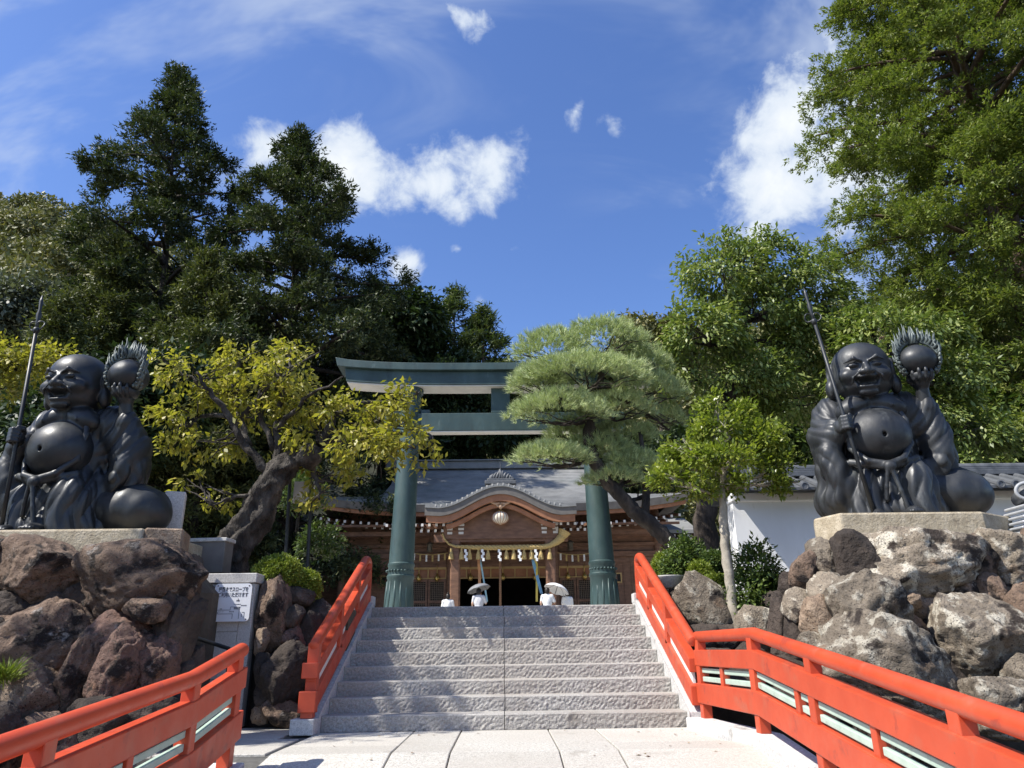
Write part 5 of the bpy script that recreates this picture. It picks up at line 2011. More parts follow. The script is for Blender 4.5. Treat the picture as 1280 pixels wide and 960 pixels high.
for s_ in ((-0.42, 0.30, -0.02, 0.30), (-0.35, 0.20, 0.05, 0.20), (0.05, 0.20, 0.05, 0.07), (-0.02, 0.30, -0.02, 0.38), (-0.02, 0.38, 0.25, 0.38), (0.22, 0.38, 0.22, 0.07), (0.25, 0.41, 0.40, 0.43),
           (0.30, 0.24, 0.36, 0.24), (0.30, 0.12, 0.30, 0.20), (0.36, 0.10, 0.36, 0.24), (-0.30, 0.32, -0.24, 0.34), (-0.35, 0.20, -0.35, 0.25), (0.05, 0.45, 0.24, 0.455), (0.15, 0.58, 0.17, 0.60)):
    seg(*s_)
mp_.box((0.15*sw, -0.0075, 0.345*sh), (0.16*sw, 0.002, 0.06*sh))
mp_.build('map_drawing', M_INKG, sg, kind='stuff')
text('拝殿', 0.16*sw, sh*0.54, 0.022, M_INK, sg, sw*0.09)
text('現在地', 0.02*sw, sh*0.255, 0.018, M_INK, sg, sw*0.13)
text('スロープ', -0.27*sw, sh*0.255, 0.016, M_INK, sg, sw*0.14)

# ------------------------------------------------------------------ the two bronze statues (same casting)
M_BRONZE = pm('dark_bronze', [(0.28, (0.009, 0.011, 0.013)), (0.5, (0.018, 0.021, 0.024)), (0.74, (0.036, 0.040, 0.043))], 2.2, 7, 0.36, 0.58, spec=0.5, metallic=0.1,
              bump=[(14, 0.12, 0.012), (60, 0.12, 0.004)], patches=[((0.070, 0.076, 0.074), 3.2, 0.58, 0.74), ((0.010, 0.011, 0.012), 1.6, 0.56, 0.72), ((0.055, 0.068, 0.062), 6.0, 0.66, 0.78)], stretch=(1, 1, 0.4))
M_BRONZE_R = pm('grey_bronze', [(0.28, (0.011, 0.012, 0.014)), (0.5, (0.022, 0.024, 0.027)), (0.74, (0.045, 0.049, 0.051))], 2.4, 7, 0.36, 0.60, spec=0.5, metallic=0.1,
              bump=[(14, 0.12, 0.012), (60, 0.12, 0.004)], patches=[((0.085, 0.090, 0.088), 3.6, 0.56, 0.72), ((0.012, 0.013, 0.014), 2.0, 0.58, 0.72), ((0.060, 0.072, 0.065), 7.0, 0.64, 0.78)], stretch=(1, 1, 0.35))
M_BRONZE2 = pm('green_bronze', [(0.3, (0.060, 0.075, 0.072)), (0.7, (0.125, 0.150, 0.142))], 8, 5, 0.5, spec=0.5, metallic=0.2)


def statue_meshes():
    h = 0.0145
    # ---- skin: head, chest, belly, arms, hands, feet as one continuous surface
    s = Field((-1.0, -1.05, -0.02), (1.25, 0.62, 2.46), h)
    s.ell((0, 0.02, 1.18), (0.52, 0.42, 0.52), 0.08)
    s.ell((0.02, -0.33, 1.04), (0.46, 0.40, 0.365), 0.045)                # belly
    s.ell((-0.24, -0.27, 1.46), (0.28, 0.185, 0.15), 0.05, ('Y', -18))     # breasts
    s.ell((0.24, -0.27, 1.46), (0.28, 0.185, 0.15), 0.05, ('Y', 18))
    for sx in (-1, 1):
        s.ell((sx*0.28, -0.448, 1.42), (0.026, 0.026, 0.026), 0.012)
    s.cap((0, -0.02, 1.55), (0, -0.10, 1.80), 0.27, 0.29, 0.06)            # neck
    HX, HY, HZ = -0.02, -0.20, 1.985
    ct, sn = math.cos(R(10)), math.sin(R(10))

    def T(x, y, z):                       # head bowed a little towards the visitor
        y0, z0 = y-0.10, z+0.20
        return (HX+x, HY+0.10 + y0*ct - z0*sn, HZ-0.20 + y0*sn + z0*ct)
    s.ell(T(0, 0.03, 0.06), (0.425, 0.405, 0.315), 0.05)                   # skull
    s.ell(T(0, -0.06, -0.12), (0.425, 0.345, 0.225), 0.08)                 # jowls
    s.ell(T(0, -0.08, -0.25), (0.37, 0.30, 0.125), 0.06)                   # heavy chin roll
    for sx in (-1, 1):
        s.ell(T(sx*0.235, -0.275, -0.085), (0.135, 0.105, 0.088), 0.045)   # cheeks
        s.chain([T(sx*0.055, -0.395, 0.085), T(sx*0.16, -0.40, 0.130), T(sx*0.29, -0.315, 0.085)], [0.018, 0.024, 0.012], 0.03)   # arched brow ridges
        s.ell(T(sx*0.165, -0.415, 0.045), (0.105, 0.060, 0.034), 0.03, ('Y', sx*8), 'sub')       # eye hollows
        s.ell(T(sx*0.165, -0.365, 0.038), (0.082, 0.035, 0.028), 0.012)    # lids
        s.ell(T(sx*0.165, -0.408, 0.030), (0.078, 0.022, 0.0085), 0.008, ('Y', sx*8), 'sub')     # laughing slit
        s.ell(T(sx*0.455, 0.06, 0.0), (0.050, 0.110, 0.150), 0.03)         # ears
        s.ell(T(sx*0.490, 0.035, 0.02), (0.035, 0.060, 0.090), 0.02, None, 'sub')
        s.ell(T(sx*0.465, 0.03, -0.215), (0.085, 0.10, 0.130), 0.04)       # long lobes
    s.cap(T(0, -0.36, 0.06), T(0, -0.45, -0.045), 0.035, 0.058, 0.03)       # nose
    for sx in (-1, 1):
        s.ell(T(sx*0.066, -0.425, -0.055), (0.042, 0.050, 0.036), 0.018)
        s.ell(T(sx*0.034, -0.465, -0.088), (0.016, 0.022, 0.012), 0.008, None, 'sub')
        s.chain([T(sx*0.11, -0.43, -0.055), T(sx*0.205, -0.41, -0.125), T(sx*0.225, -0.37, -0.205)], [0.012, 0.016, 0.010], 0.025)   # smile folds
    s.ell(T(0, -0.355, -0.245), (0.150, 0.070, 0.040), 0.03)               # lower lip
    s.ell(T(0, -0.395, -0.120), (0.140, 0.050, 0.022), 0.02)               # upper lip
    s.ell(T(0, -0.44, -0.175), (0.165, 0.170, 0.052), 0.014, None, 'sub')  # open mouth
    for sx in (-1, 1):
        s.ell(T(sx*0.135, -0.41, -0.150), (0.06, 0.10, 0.030), 0.012, ('Y', -sx*28), 'sub')
    s.ell(T(0, -0.315, -0.138), (0.115, 0.030, 0.016), 0.008)              # teeth
    s.ell(T(0, -0.290, -0.212), (0.095, 0.050, 0.016), 0.010)              # tongue
    s.ell(T(0, -0.33, -0.318), (0.14, 0.07, 0.045), 0.04)                  # chin
    s.ell((0.03, -0.695, 0.99), (0.030, 0.050, 0.030), 0.02, None, 'sub')        # navel
    # right arm (towards the staff)
    s.chain([(-0.52, 0.05, 1.42), (-0.70, -0.12, 1.12), (-0.52, -0.56, 1.16)], [0.20, 0.155, 0.090], 0.05)
    hx, hy, hz = -0.445, -0.648, 1.17       # fist closed round the staff
    s.ell((hx-0.02, hy+0.03, hz), (0.085, 0.085, 0.095), 0.03)
    for i in range(4):
        z = hz + 0.070 - i*0.046
        s.chain([(hx-0.075, hy+0.03, z), (hx-0.062, hy-0.075, z+0.004), (hx+0.010, hy-0.105, z+0.004), (hx+0.072, hy-0.055, z)], [0.026, 0.026, 0.025, 0.022], 0.012)
    s.chain([(hx+0.03, hy+0.07, hz+0.06), (hx+0.078, hy+0.00, hz+0.095), (hx+0.055, hy-0.075, hz+0.105)], [0.034, 0.030, 0.024], 0.015)
    # left arm raised, palm up under the jewel
    s.chain([(0.52, 0.05, 1.42), (0.80, 0.05, 1.10), (0.80, -0.14, 1.62)], [0.20, 0.17, 0.095], 0.05)
    px, py, pz = 0.80, -0.17, 1.72
    s.ell((px, py, pz), (0.115, 0.125, 0.075), 0.04)
    fin = [(-0.085, -0.09, 0.165), (-0.035, -0.125, 0.19), (0.025, -0.13, 0.185), (0.08, -0.105, 0.155)]
    for dx, dy, L in fin:
        s.chain([(px+dx*0.9, py+dy*0.7, pz+0.01), (px+dx*1.35, py+dy*1.45, pz+0.045), (px+dx*1.55, py+dy*1.75, pz+0.045+L*0.42), (px+dx*1.45, py+dy*1.7, pz+0.03+L*0.75)], [0.034, 0.030, 0.027, 0.021], 0.012)
    s.chain([(px-0.09, py+0.03, pz), (px-0.165, py-0.01, pz+0.06), (px-0.165, py-0.02, pz+0.135)], [0.038, 0.033, 0.025], 0.015)
    # feet
    for sx, yy in ((-0.25, -0.60), (0.20, -0.66)):
        s.ell((sx, yy, 0.05), (0.095, 0.20, 0.065), 0.03)
        for k in range(5):
            s.ell((sx-0.075+0.037*k, yy-0.19+abs(k-1.2)*0.012, 0.035), (0.022, 0.045, 0.028), 0.010)
    skin = s.mesh('body')
    # ---- robe
    r = Field((-1.12, -0.80, -0.02), (1.25, 0.75, 1.80), h)
    r.ell((0, 0.04, 0.42), (0.70, 0.56, 0.60), 0.10)
    r.ell((0, 0.0, 0.10), (0.78, 0.62, 0.26), 0.12)
    r.ell((0, 0.08, 1.10), (0.62, 0.45, 0.58), 0.10)
    r.ell((-0.45, 0.08, 1.42), (0.32, 0.32, 0.27), 0.08)
    r.ell((0.45, 0.08, 1.42), (0.32, 0.32, 0.27), 0.08)
    # right sleeve: shoulder to forearm, then a long hanging cuff
    r.chain([(-0.52, 0.05, 1.40), (-0.68, -0.10, 1.12), (-0.57, -0.40, 1.13)], [0.29, 0.25, 0.17], 0.07)
    r.ell((-0.68, -0.22, 0.72), (0.20, 0.34, 0.55), 0.10, ('Y', -6))
    r.ell((-0.72, -0.18, 0.30), (0.22, 0.30, 0.22), 0.08)
    # left sleeve: falls back from the raised forearm
    r.chain([(0.52, 0.06, 1.40), (0.82, 0.06, 1.12), (0.81, -0.06, 1.42)], [0.28, 0.24, 0.17], 0.07)
    r.ell((0.88, 0.10, 0.88), (0.22, 0.30, 0.48), 0.10, ('Y', 8))
    # thighs and bent knee under the cloth
    r.chain([(0.15, 0.0, 0.52), (0.36, -0.36, 0.42), (0.34, -0.40, 0.06)], [0.32, 0.22, 0.24], 0.14)
    r.chain([(-0.15, 0.0, 0.50), (-0.28, -0.34, 0.36), (-0.28, -0.38, 0.05)], [0.30, 0.22, 0.23], 0.14)

    def folds(X, Y, Z):
        ph = np.arctan2(X, -(Y-0.3))
        low = np.clip((0.98-Z)/0.30, 0, 1)
        ridge = lambda a: 1-2*np.abs(np.sin(a))**0.7
        f = 0.026*low*ridge(ph*8 + 1.1*np.sin(Z*4.0) + 0.8*np.sin(X*4+Z*2))
        f = f + 0.015*low*ridge(ph*14 + 2.0*np.sin(Z*6.0+1.0) + Z*3)
        f = f + 0.006*low*np.sin(ph*44 + 5*np.sin(Z*5))
        arm = np.clip((np.abs(X)-0.45)/0.16, 0, 1)
        hang = np.clip((1.05-Z)/0.3, 0, 1)
        # cloth falling from the shoulder: curved sweeps over the upper arm, long verticals in the cuff
        q = np.sqrt((np.abs(X)-0.30)**2 + (Z-1.62)**2 + 0.6*Y*Y)
        f = f + arm*(1-hang)*(0.014*ridge(q*15 + 1.0*np.sin(Y*5)) + 0.006*ridge(q*34+Y*6))
        f = f + arm*hang*(0.020*ridge((Y*1.0+Z*0.18+0.25*np.abs(X))*10 + 0.5*np.sin(Z*4)) + 0.009*ridge((Y+0.15*Z)*23+np.sin(Z*6)))
        sh = np.clip((Z-0.95)/0.2, 0, 1)*(1-arm)
        f = f + 0.013*sh*ridge((np.abs(X)*1.0-Z*0.28)*21)
        return f
    r.displace(folds)
    # open front: the robe hangs away from chest and belly, with a rolled hem
    r.ell((0.03, -0.52, 1.12), (0.40, 0.46, 0.50), 0.03, None, 'sub')
    r.ell((0.0, -0.45, 1.52), (0.26, 0.42, 0.36), 0.03, None, 'sub')
    for sx in (-1, 1):
        r.chain([(sx*0.20, -0.08, 1.70), (sx*0.31, -0.30, 1.52), (sx*0.42, -0.37, 1.22), (sx*0.41, -0.44, 0.90), (sx*0.24, -0.60, 0.70), (0.02, -0.66, 0.635)], [0.035, 0.042, 0.042, 0.042, 0.040, 0.038], 0.02)
    # girdle with a knot and hanging cords
    r.chain([(-0.45, -0.46, 0.72), (0.0, -0.655, 0.60), (0.45, -0.44, 0.72)], [0.045, 0.05, 0.045], 0.02)
    r.ell((0.02, -0.69, 0.60), (0.085, 0.06, 0.065), 0.02)
    r.chain([(0.03, -0.70, 0.56), (0.10, -0.69, 0.30), (0.16, -0.66, 0.06)], [0.032, 0.03, 0.034], 0.02)
    r.chain([(-0.02, -0.70, 0.56), (-0.07, -0.66, 0.36), (-0.09, -0.63, 0.22)], [0.030, 0.03, 0.034], 0.02)
    robe = r.mesh('robe')
    # ---- treasure sack
    k = Field((0.0, -0.50, -0.02), (1.62, 0.95, 0.92), 0.018)
    k.ell((0.92, 0.22, 0.34), (0.60, 0.48, 0.36), 0.05)
    k.ell((0.55, 0.25, 0.46), (0.42, 0.42, 0.40), 0.10)
    k.displace(lambda X, Y, Z: 0.012*np.sin(X*9+Z*13+Y*4)*np.clip((1.0-X)/0.4, 0.15, 1) + 0.006*np.sin(X*21-Z*9))
    return skin, robe, k.mesh('sack')


skin_me, robe_me, sack_me = statue_meshes()
for me in (skin_me, robe_me, sack_me):
    me.materials.append(M_BRONZE)


def staff_finial():
    return None


def make_statue(label, loc, rz, sc, bronze=None):
    t = thing('hotei_statue', label, 'statue', loc, rz, 'bronze statues flanking the stairs')
    t.scale = (sc*0.87, sc*0.90, sc*1.05)
    for nm, me in (('body', skin_me), ('robe', robe_me), ('sack', sack_me)):
        o = link_mesh(nm, me, None, t)
        if bronze is not None:
            o.material_slots[0].link = 'OBJECT'
            o.material_slots[0].material = bronze
        sm = o.modifiers.new('smooth', 'SMOOTH')
        sm.factor = 0.5
        sm.iterations = 1
    # staff leaning outwards, with ring finial
    b, e = Vector((-0.30, -0.70, 0.0)), Vector((-0.625, -0.583, 2.62))
    st = MB().tube([b, b.lerp(e, 0.5), e], [0.030, 0.028, 0.026], 12).build('staff', M_BRONZE, t, smooth=True)
    d = (e-b).normalized()
    mb = MB()
    mb.tube([e-d*0.05, e, e+d*0.03], [0.034, 0.05, 0.034], 12)
    mb.tube([e, e+d*0.12, e+d*0.22, e+d*0.30, e+d*0.42, e+d*0.52], [0.03, 0.022, 0.040, 0.020, 0.030, 0.004], 10)
    for kx in (-1, 1):
        c = e+d*0.06+Vector((kx*0.062, 0, 0))
        ring = [c+Vector((0.06*math.cos(a), 0.015*math.sin(2*a), 0.06*math.sin(a))) for a in np.linspace(0, 2*math.pi, 19)]
        mb.tube(ring, 0.010, 6, caps=False)
    mb.build('finial', M_BRONZE, st, smooth=True)
    # flaming jewel resting on the palm
    J = Vector((0.80, -0.20, 2.02))
    prof = []
    for i in range(21):
        a = math.pi*i/20
        prof.append((0.255*math.sin(a), -0.225*math.cos(a) + (0.02*max(0, math.cos(math.pi-a))**6)))
    prof[0] = (0.001, prof[0][1])
    prof[-1] = (0.001, prof[-1][1])
    jw = MB().lathe(prof, J, 36, Matrix.Diagonal((1.16, 1.08, 0.92, 1))).build('jewel', M_BRONZE, t, smooth=True)
    MB().lathe([(0.10, -0.30), (0.17, -0.26), (0.20, -0.20), (0.15, -0.165), (0.10, -0.16)], J, 28).build('jewel_seat', M_BRONZE, jw, smooth=True)
    # flame: two upswept wings of tongues meeting in a point above the jewel
    fl = MB()
    rnd = random.Random(3)
    for az, n in ((R(200), 13), (R(-20), 13)):
        ca, sa = math.cos(az), math.sin(az)
        rad_ = Vector((ca, sa, 0))
        side = Vector((-sa, ca, 0))
        spine = []
        for i in range(n):
            u = i/(n-1)
            th = R(-45 + 118*u)
            rr = 0.268*(1-0.10*u)
            c = J + Vector((rad_.x*1.16, rad_.y*1.05, 0))*(rr*math.cos(th)) + Vector((0, 0, rr*math.sin(th)*0.95+0.05*u))
            spine.append(c)
            for lay in (-1, 0, 1):
                L = (0.07+0.15*u)*rnd.uniform(0.65, 1.2)*(1-0.14*abs(lay))
                c2 = c+side*(lay*0.036*(1-0.55*u)+rnd.uniform(-0.008, 0.008))
                d_ = (rad_*math.cos(th)*rnd.uniform(0.35, 0.8)+Vector((0, 0, 1.0))+side*lay*0.10).normalized()
                bend = side*rnd.uniform(-0.025, 0.025)+rad_*rnd.uniform(0.0, 0.03)
                fl.tube([c2, c2+d_*L*0.4+bend, c2+d_*L*0.75-bend*0.4, c2+d_*L+Vector((0, 0, 0.02))-rad_*0.012], [0.026, 0.022, 0.013, 0.002], 5)
        fl.tube(spine, [0.03]*n, 7)
    for k in range(9):
        a = k*0.7
        fl.tube([J+Vector((0.05*math.cos(a), 0.05*math.sin(a), 0.24)), J+Vector((0.05*math.cos(a+.6), 0.05*math.sin(a+.6), 0.36)), J+Vector((0.012*math.cos(a), 0.012*math.sin(a), 0.46+0.02*(k % 3)))], [0.03, 0.022, 0.003], 5)
    fl.build('flame', M_BRONZE2, jw, smooth=True)
    return t


SLY = 9.25
lp = P(108, 660, SLY)
make_statue('dark bronze laughing Hotei statue on the left rock mound', (lp.x-0.32, SLY, zl_top), R(-9), 1.0)
rp = P(1108, 640, SLY)
make_statue('dark bronze laughing Hotei statue on the right rock mound', (rp.x, SLY, zr_top), R(-17), 1.0, M_BRONZE_R)

# ------------------------------------------------------------------ foliage materials
def leafm(name, c0, c1, c2, rough=0.5, tr=0.3, trc=(1.0, 1.15, 0.5), spec=0.4, odd=None, scale=0.8):
    stops = [(0.18, c0), (0.5, c1), (0.82, c2)]
    if odd:
        stops += [(0.90, c2), (0.93, odd)]
    return pm(name, stops, scale, 3, rough, island=0.62, translucent=(tr, trc), spec=spec)


LF_HINOKI = leafm('hinoki_leaf', (0.021, 0.034, 0.015), (0.047, 0.068, 0.026), (0.101, 0.112, 0.041), 0.6, 0.18, scale=0.25)
LF_HINOKI2 = leafm('cypress_leaf', (0.041, 0.054, 0.019), (0.087, 0.105, 0.032), (0.171, 0.173, 0.054), 0.6, 0.2, scale=0.25)
LF_DARK = leafm('dark_evergreen_leaf', (0.015, 0.030, 0.013), (0.033, 0.056, 0.020), (0.062, 0.094, 0.033), 0.5, 0.15, scale=0.3)
LF_CEDAR = leafm('cedar_leaf', (0.039, 0.065, 0.026), (0.078, 0.111, 0.039), (0.143, 0.163, 0.058), 0.6, 0.2, odd=(0.16, 0.09, 0.035))
LF_CRYPT = leafm('yellow_green_conifer_leaf', (0.081, 0.120, 0.025), (0.158, 0.200, 0.043), (0.255, 0.273, 0.065), 0.55, 0.32, odd=(0.20, 0.13, 0.035), scale=0.5)  # the great conifer's own yellow-green needle colour
LF_CAMPHOR = leafm('glossy_leaf', (0.089, 0.135, 0.036), (0.177, 0.230, 0.063), (0.302, 0.325, 0.100), 0.44, 0.30, spec=0.45)
LF_CHERRY = leafm('cherry_leaf', (0.184, 0.187, 0.029), (0.319, 0.294, 0.051), (0.447, 0.376, 0.073), 0.45, 0.42, odd=(0.42, 0.20, 0.04))
LF_PINE = leafm('pine_needle', (0.219, 0.283, 0.123), (0.383, 0.451, 0.209), (0.591, 0.630, 0.314), 0.5, 0.15)
LF_OSM = leafm('osmanthus_leaf', (0.108, 0.151, 0.025), (0.203, 0.252, 0.040), (0.323, 0.347, 0.064), 0.35, 0.38, odd=(0.36, 0.20, 0.05))
LF_TOPI = leafm('boxwood_leaf', (0.115, 0.162, 0.022), (0.203, 0.250, 0.035), (0.297, 0.338, 0.054), 0.45, 0.3)
LF_SHRUB = leafm('shrub_leaf', (0.039, 0.072, 0.021), (0.085, 0.130, 0.033), (0.156, 0.202, 0.052), 0.35, 0.25)
LF_WOOD = leafm('woodland_leaf', (0.082, 0.094, 0.036), (0.162, 0.164, 0.059), (0.283, 0.251, 0.098), 0.6, 0.15, scale=0.12)
LF_PALE = leafm('grey_leaf', (0.075, 0.090, 0.060), (0.125, 0.140, 0.095), (0.20, 0.21, 0.15), 0.5, 0.15, scale=0.3)
BK_GREY = pm('grey_bark', [(0.30, (0.012, 0.010, 0.008)), (0.46, (0.045, 0.038, 0.032)), (0.60, (0.095, 0.083, 0.070)), (0.74, (0.19, 0.17, 0.148))], 6, 8, 0.9, stretch=(1, 1, 0.5), bump=[(7, 1.0, 0.10), (22, 1.0, 0.04), (70, 0.6, 0.012)])
BK_DARK = pm('dark_bark', [(0.30, (0.012, 0.009, 0.007)), (0.5, (0.038, 0.029, 0.023)), (0.70, (0.095, 0.075, 0.058))], 5, 7, 0.9, stretch=(1, 1, 0.3), bump=[(10, 1.0, 0.05), (40, 0.6, 0.012)])
BK_PALE = pm('pale_bark', [(0.28, (0.19, 0.165, 0.13)), (0.5, (0.32, 0.285, 0.225)), (0.74, (0.45, 0.41, 0.33))], 6, 6, 0.85, bump=[(14, 0.6, 0.02), (50, 0.4, 0.006)], patches=[((0.12, 0.105, 0.085), 5, 0.58, 0.70)])
BK_RED = pm('cedar_bark', [(0.28, (0.05, 0.033, 0.024)), (0.5, (0.10, 0.068, 0.048)), (0.74, (0.17, 0.12, 0.085))], 4, 7, 0.9, stretch=(1, 1, 0.15), bump=[(12, 0.9, 0.04)])

# ------------------------------------------------------------------ woodland on the hill (reads as one mass)
def woodland():
    rng = np.random.default_rng(77)
    P0, A0, N0, L0 = [], [], [], []
    y = 50.0
    while y < 102:
        x = -110.0
        while x < 95:
            xx, yy = x+rng.normal()*1.6, y+rng.normal()*1.6
            x += 5.2
            px = 632 + 890*xx/(yy*0.937+(float(hill_z(xx, yy))-0.8)*0.3486)
            if px < -60 or px > 1340 or (300 < px < 520 and yy < 80):
                continue
            r = rng.uniform(2.6, 4.2)
            z = float(hill_z(xx, yy))
            n = 780
            u = rand_dirs(rng, n)
            u[:, 2] = np.abs(u[:, 2])*1.15-0.25
            rad = 0.72+0.3*rng.random(n)
            c = np.array([xx, yy, z+r*0.9])
            lump = 1+0.22*np.sin(u[:, 0]*7+xx)*np.sin(u[:, 1]*7+yy)*np.cos(u[:, 2]*6)
            P0.append(c + u*np.array([r, r, r*1.15])*(rad*lump)[:, None])
            A0.append(unit(u*0.6+rand_dirs(rng, n)*0.8))
            N0.append(unit(u*0.8+rand_dirs(rng, n)*0.6+np.array([0, 0, 0.4])))
            L0.append(rng.uniform(0.35, 0.75, n))
        y += 4.6
    p, a, n, l = np.concatenate(P0), np.concatenate(A0), np.concatenate(N0), np.concatenate(L0)
    me = leaf_mesh('woodland', p, a, n, l, l*0.7, tri=True)
    return tag(link_mesh('woodland', me, LF_WOOD), 'mixed green woodland covering the hill behind the shrine', 'woodland', kind='stuff')


woodland()


# ------------------------------------------------------------------ tall conifers
def ground_at(x, y):
    return float(hill_z(x, y)) if y > 24 else LAND


def place_conifer(label, px_top, py_top, Y, half_px, prof_pts, seed, mats, n_br=90, n_tuft=34, n_per=9, tuft=(0.42, 0.42), name='conifer_tree', lean=(0, 0), t0=0.1, droop=0.2, rise=0.2,
                  trunk_r=0.4, thin=1.0, group='conifers around the shrine', side=0.22, base_px=None, clump=0.30, per_clump=8, var=(0.5, 1.25)):
    top = P(px_top, py_top, Y)
    bx = P(base_px if base_px is not None else px_top, 600, Y).x
    gz_ = ground_at(bx, Y)-0.3
    H = top.z-gz_
    k = mpp(P(px_top, (py_top+450)/2, Y))
    ts = [a for a, b in prof_pts]
    ls = [b*half_px*k for a, b in prof_pts]
    prof = lambda t: float(np.interp(t, ts, ls))
    return conifer(name, label, 'tree', (bx, Y, gz_), H, prof, n_br, tuft, mats, seed, (top.x-bx+lean[0], lean[1]), t0, droop, rise, n_tuft, n_per, trunk_r, thin, group, side=side, clump=clump, per_clump=per_clump, var=var)


PR = [(0, 1.0), (0.3, 1.05), (0.45, 0.98), (0.6, 0.95), (0.72, 0.84), (0.83, 0.62), (0.90, 0.36), (0.95, 0.20), (1.0, 0.03)]
place_conifer('tallest dark conifer on the left, its crown high above the others', 224, 86, 38, 104, PR, 201, (BK_DARK, LF_HINOKI), 130, 72, 19, (0.25, 0.40), base_px=205)
PR2 = [(0, 1.0), (0.4, 1.05), (0.6, 1.0), (0.75, 0.80), (0.86, 0.46), (0.93, 0.20), (1.0, 0.03)]
place_conifer('broad dark conifer left of the torii, with a narrow pointed top', 374, 168, 35, 128, PR2, 202, (BK_DARK, LF_HINOKI), 150, 72, 19, (0.235, 0.40), base_px=372)
place_conifer('mid-green cypress in front of the tallest conifer on the left', 146, 300, 33, 62, PR2, 203, (BK_DARK, LF_HINOKI2), 95, 56, 15, (0.23, 0.40), base_px=132)
place_conifer('yellowish green cypress between the two dark conifers', 262, 318, 31, 76, PR2, 204, (BK_DARK, LF_HINOKI2), 95, 56, 15, (0.22, 0.40), base_px=258)
place_conifer('green cypress rising behind the head of the left statue', 78, 372, 27, 56, PR2, 205, (BK_DARK, LF_HINOKI2), 95, 56, 15, (0.20, 0.40), base_px=70)
PRC = [(0, 1.0), (0.5, 1.0), (0.7, 0.78), (0.85, 0.45), (0.95, 0.2), (1.0, 0.03)]
place_conifer('feathery cedar with two spires left of the torii beam, front spire', 568, 362, 47, 76, PRC, 206, (BK_RED, LF_CEDAR), 90, 40, 11, (0.42, 0.24), name='cedar_tree', droop=0.10, rise=0.38, side=0.09, clump=0.0, var=(0.6, 1.25))
place_conifer('feathery cedar with pointed branches just left of the pine, lower spire', 604, 386, 46, 64, PRC, 207, (BK_RED, LF_CEDAR), 80, 40, 11, (0.42, 0.24), name='cedar_tree', droop=0.12, rise=0.36, side=0.09, clump=0.0, var=(0.6, 1.25))
place_conifer('small dark cedar behind the top beam of the torii', 522, 376, 44, 66, PR2, 208, (BK_RED, LF_DARK), 80, 34, 14, (0.4, 0.36), name='cedar_tree')


def dark_tree(label, px, py, w, h, Y, seed, mat=LF_DARK, leaf=0.42, n=1500, per=10):
    c = P(px, py, Y)
    k = mpp(c)
    rx, rz = w/2*k, h/2*k
    g = ground_at(c.x, Y)
    rng = np.random.default_rng(seed)
    lobes = [((c.x, Y, c.z), (rx*0.75, rx*0.6, rz*0.75))]
    for i in range(7):
        a = rng.uniform(0, 6.28)
        lobes.append(((c.x+math.cos(a)*rx*0.55, Y+math.sin(a)*rx*0.45, c.z+rng.uniform(-0.55, 0.55)*rz), (rx*0.45, rx*0.42, rz*0.40)))
    return broadleaf('evergreen_tree', label, 'tree', (c.x, Y, g-0.2), [(c.x, Y, g-0.2), (c.x, Y, (g+c.z)/2), (c.x+0.2, Y, c.z+rz*0.3)], [0.4, 0.3, 0.12], lobes, n, per, (leaf, 0.5), (BK_DARK, mat), seed, spread=0.30,
                     shell=0.6, twig=2, fork=0.4, group='evergreens behind the shrine')


dark_tree('round dark evergreen to the left behind the torii beam', 486, 418, 150, 160, 43, 221, n=1900)
dark_tree('dark evergreen filling the gap under the torii lintel', 575, 520, 170, 150, 46, 222)
dark_tree('dark evergreen behind the leaves of the old cherry tree', 380, 520, 190, 190, 40, 223)
dark_tree('dark evergreen behind the right half of the torii', 690, 510, 170, 130, 48, 224)
dark_tree('dark evergreen left of the shrine roof, behind the old tree trunk', 300, 560, 170, 190, 34, 225)
dark_tree('dark evergreen behind the jewel of the left statue', 185, 520, 150, 220, 26, 226, leaf=0.32)
dark_tree('dark evergreen behind the shoulder of the left statue', 60, 560, 170, 200, 23, 227, leaf=0.30)
dark_tree('pale grey-green tree on the slope at the far left edge', 10, 395, 110, 110, 30, 228, LF_PALE, 0.30)
dark_tree('brownish green hill tree behind the pine crown', 820, 440, 110, 90, 60, 229, LF_WOOD, 0.5)
dark_tree('dark evergreen right of the shrine roof behind the pine trunk', 830, 590, 120, 110, 40, 230)
dark_tree('dark evergreen behind the white wall at the right edge', 1240, 560, 170, 170, 19, 231, LF_SHRUB, 0.26)
dark_tree('dark evergreen in the shade under the camphor tree', 960, 560, 150, 130, 19, 232, LF_SHRUB, 0.24)

# ------------------------------------------------------------------ great conifer on the right: big layered clumps
def great_conifer():
    Y = 19.0
    bx = P(1200, 100, Y).x
    PRG = [(0, 0.9), (0.12, 0.95), (0.3, 1.0), (0.5, 1.0), (0.65, 0.95), (0.8, 0.72), (0.92, 0.4), (1.0, 0.05)]
    H = 27.0
    ls = [b*4.9 for a, b in PRG]
    prof = lambda t: float(np.interp(t, [a for a, b in PRG], ls))
    return conifer('great_conifer', 'huge sunlit yellow-green conifer filling the upper right corner', 'tree', (bx, Y, LAND-0.2), H, prof, 200, (0.125, 0.42), (BK_RED, LF_CRYPT), 241, (0.2, 0), 0.12, 0.26, 0.20, 140, 22, 0.62, 1.0,
                   'conifers around the shrine', side=0.24, clump=0.26, per_clump=10, var=(0.55, 1.18))


great_conifer()

# ------------------------------------------------------------------ glossy broadleaf trees on the right
def lob(items, Y):
    out = []
    for (px, py, w, h, dy) in items:
        c = P(px, py, Y+dy)
        k = mpp(c)
        out.append(((c.x, c.y, c.z), (w/2*k, (w+h)/4*k*0.9, h/2*k)))
    return out


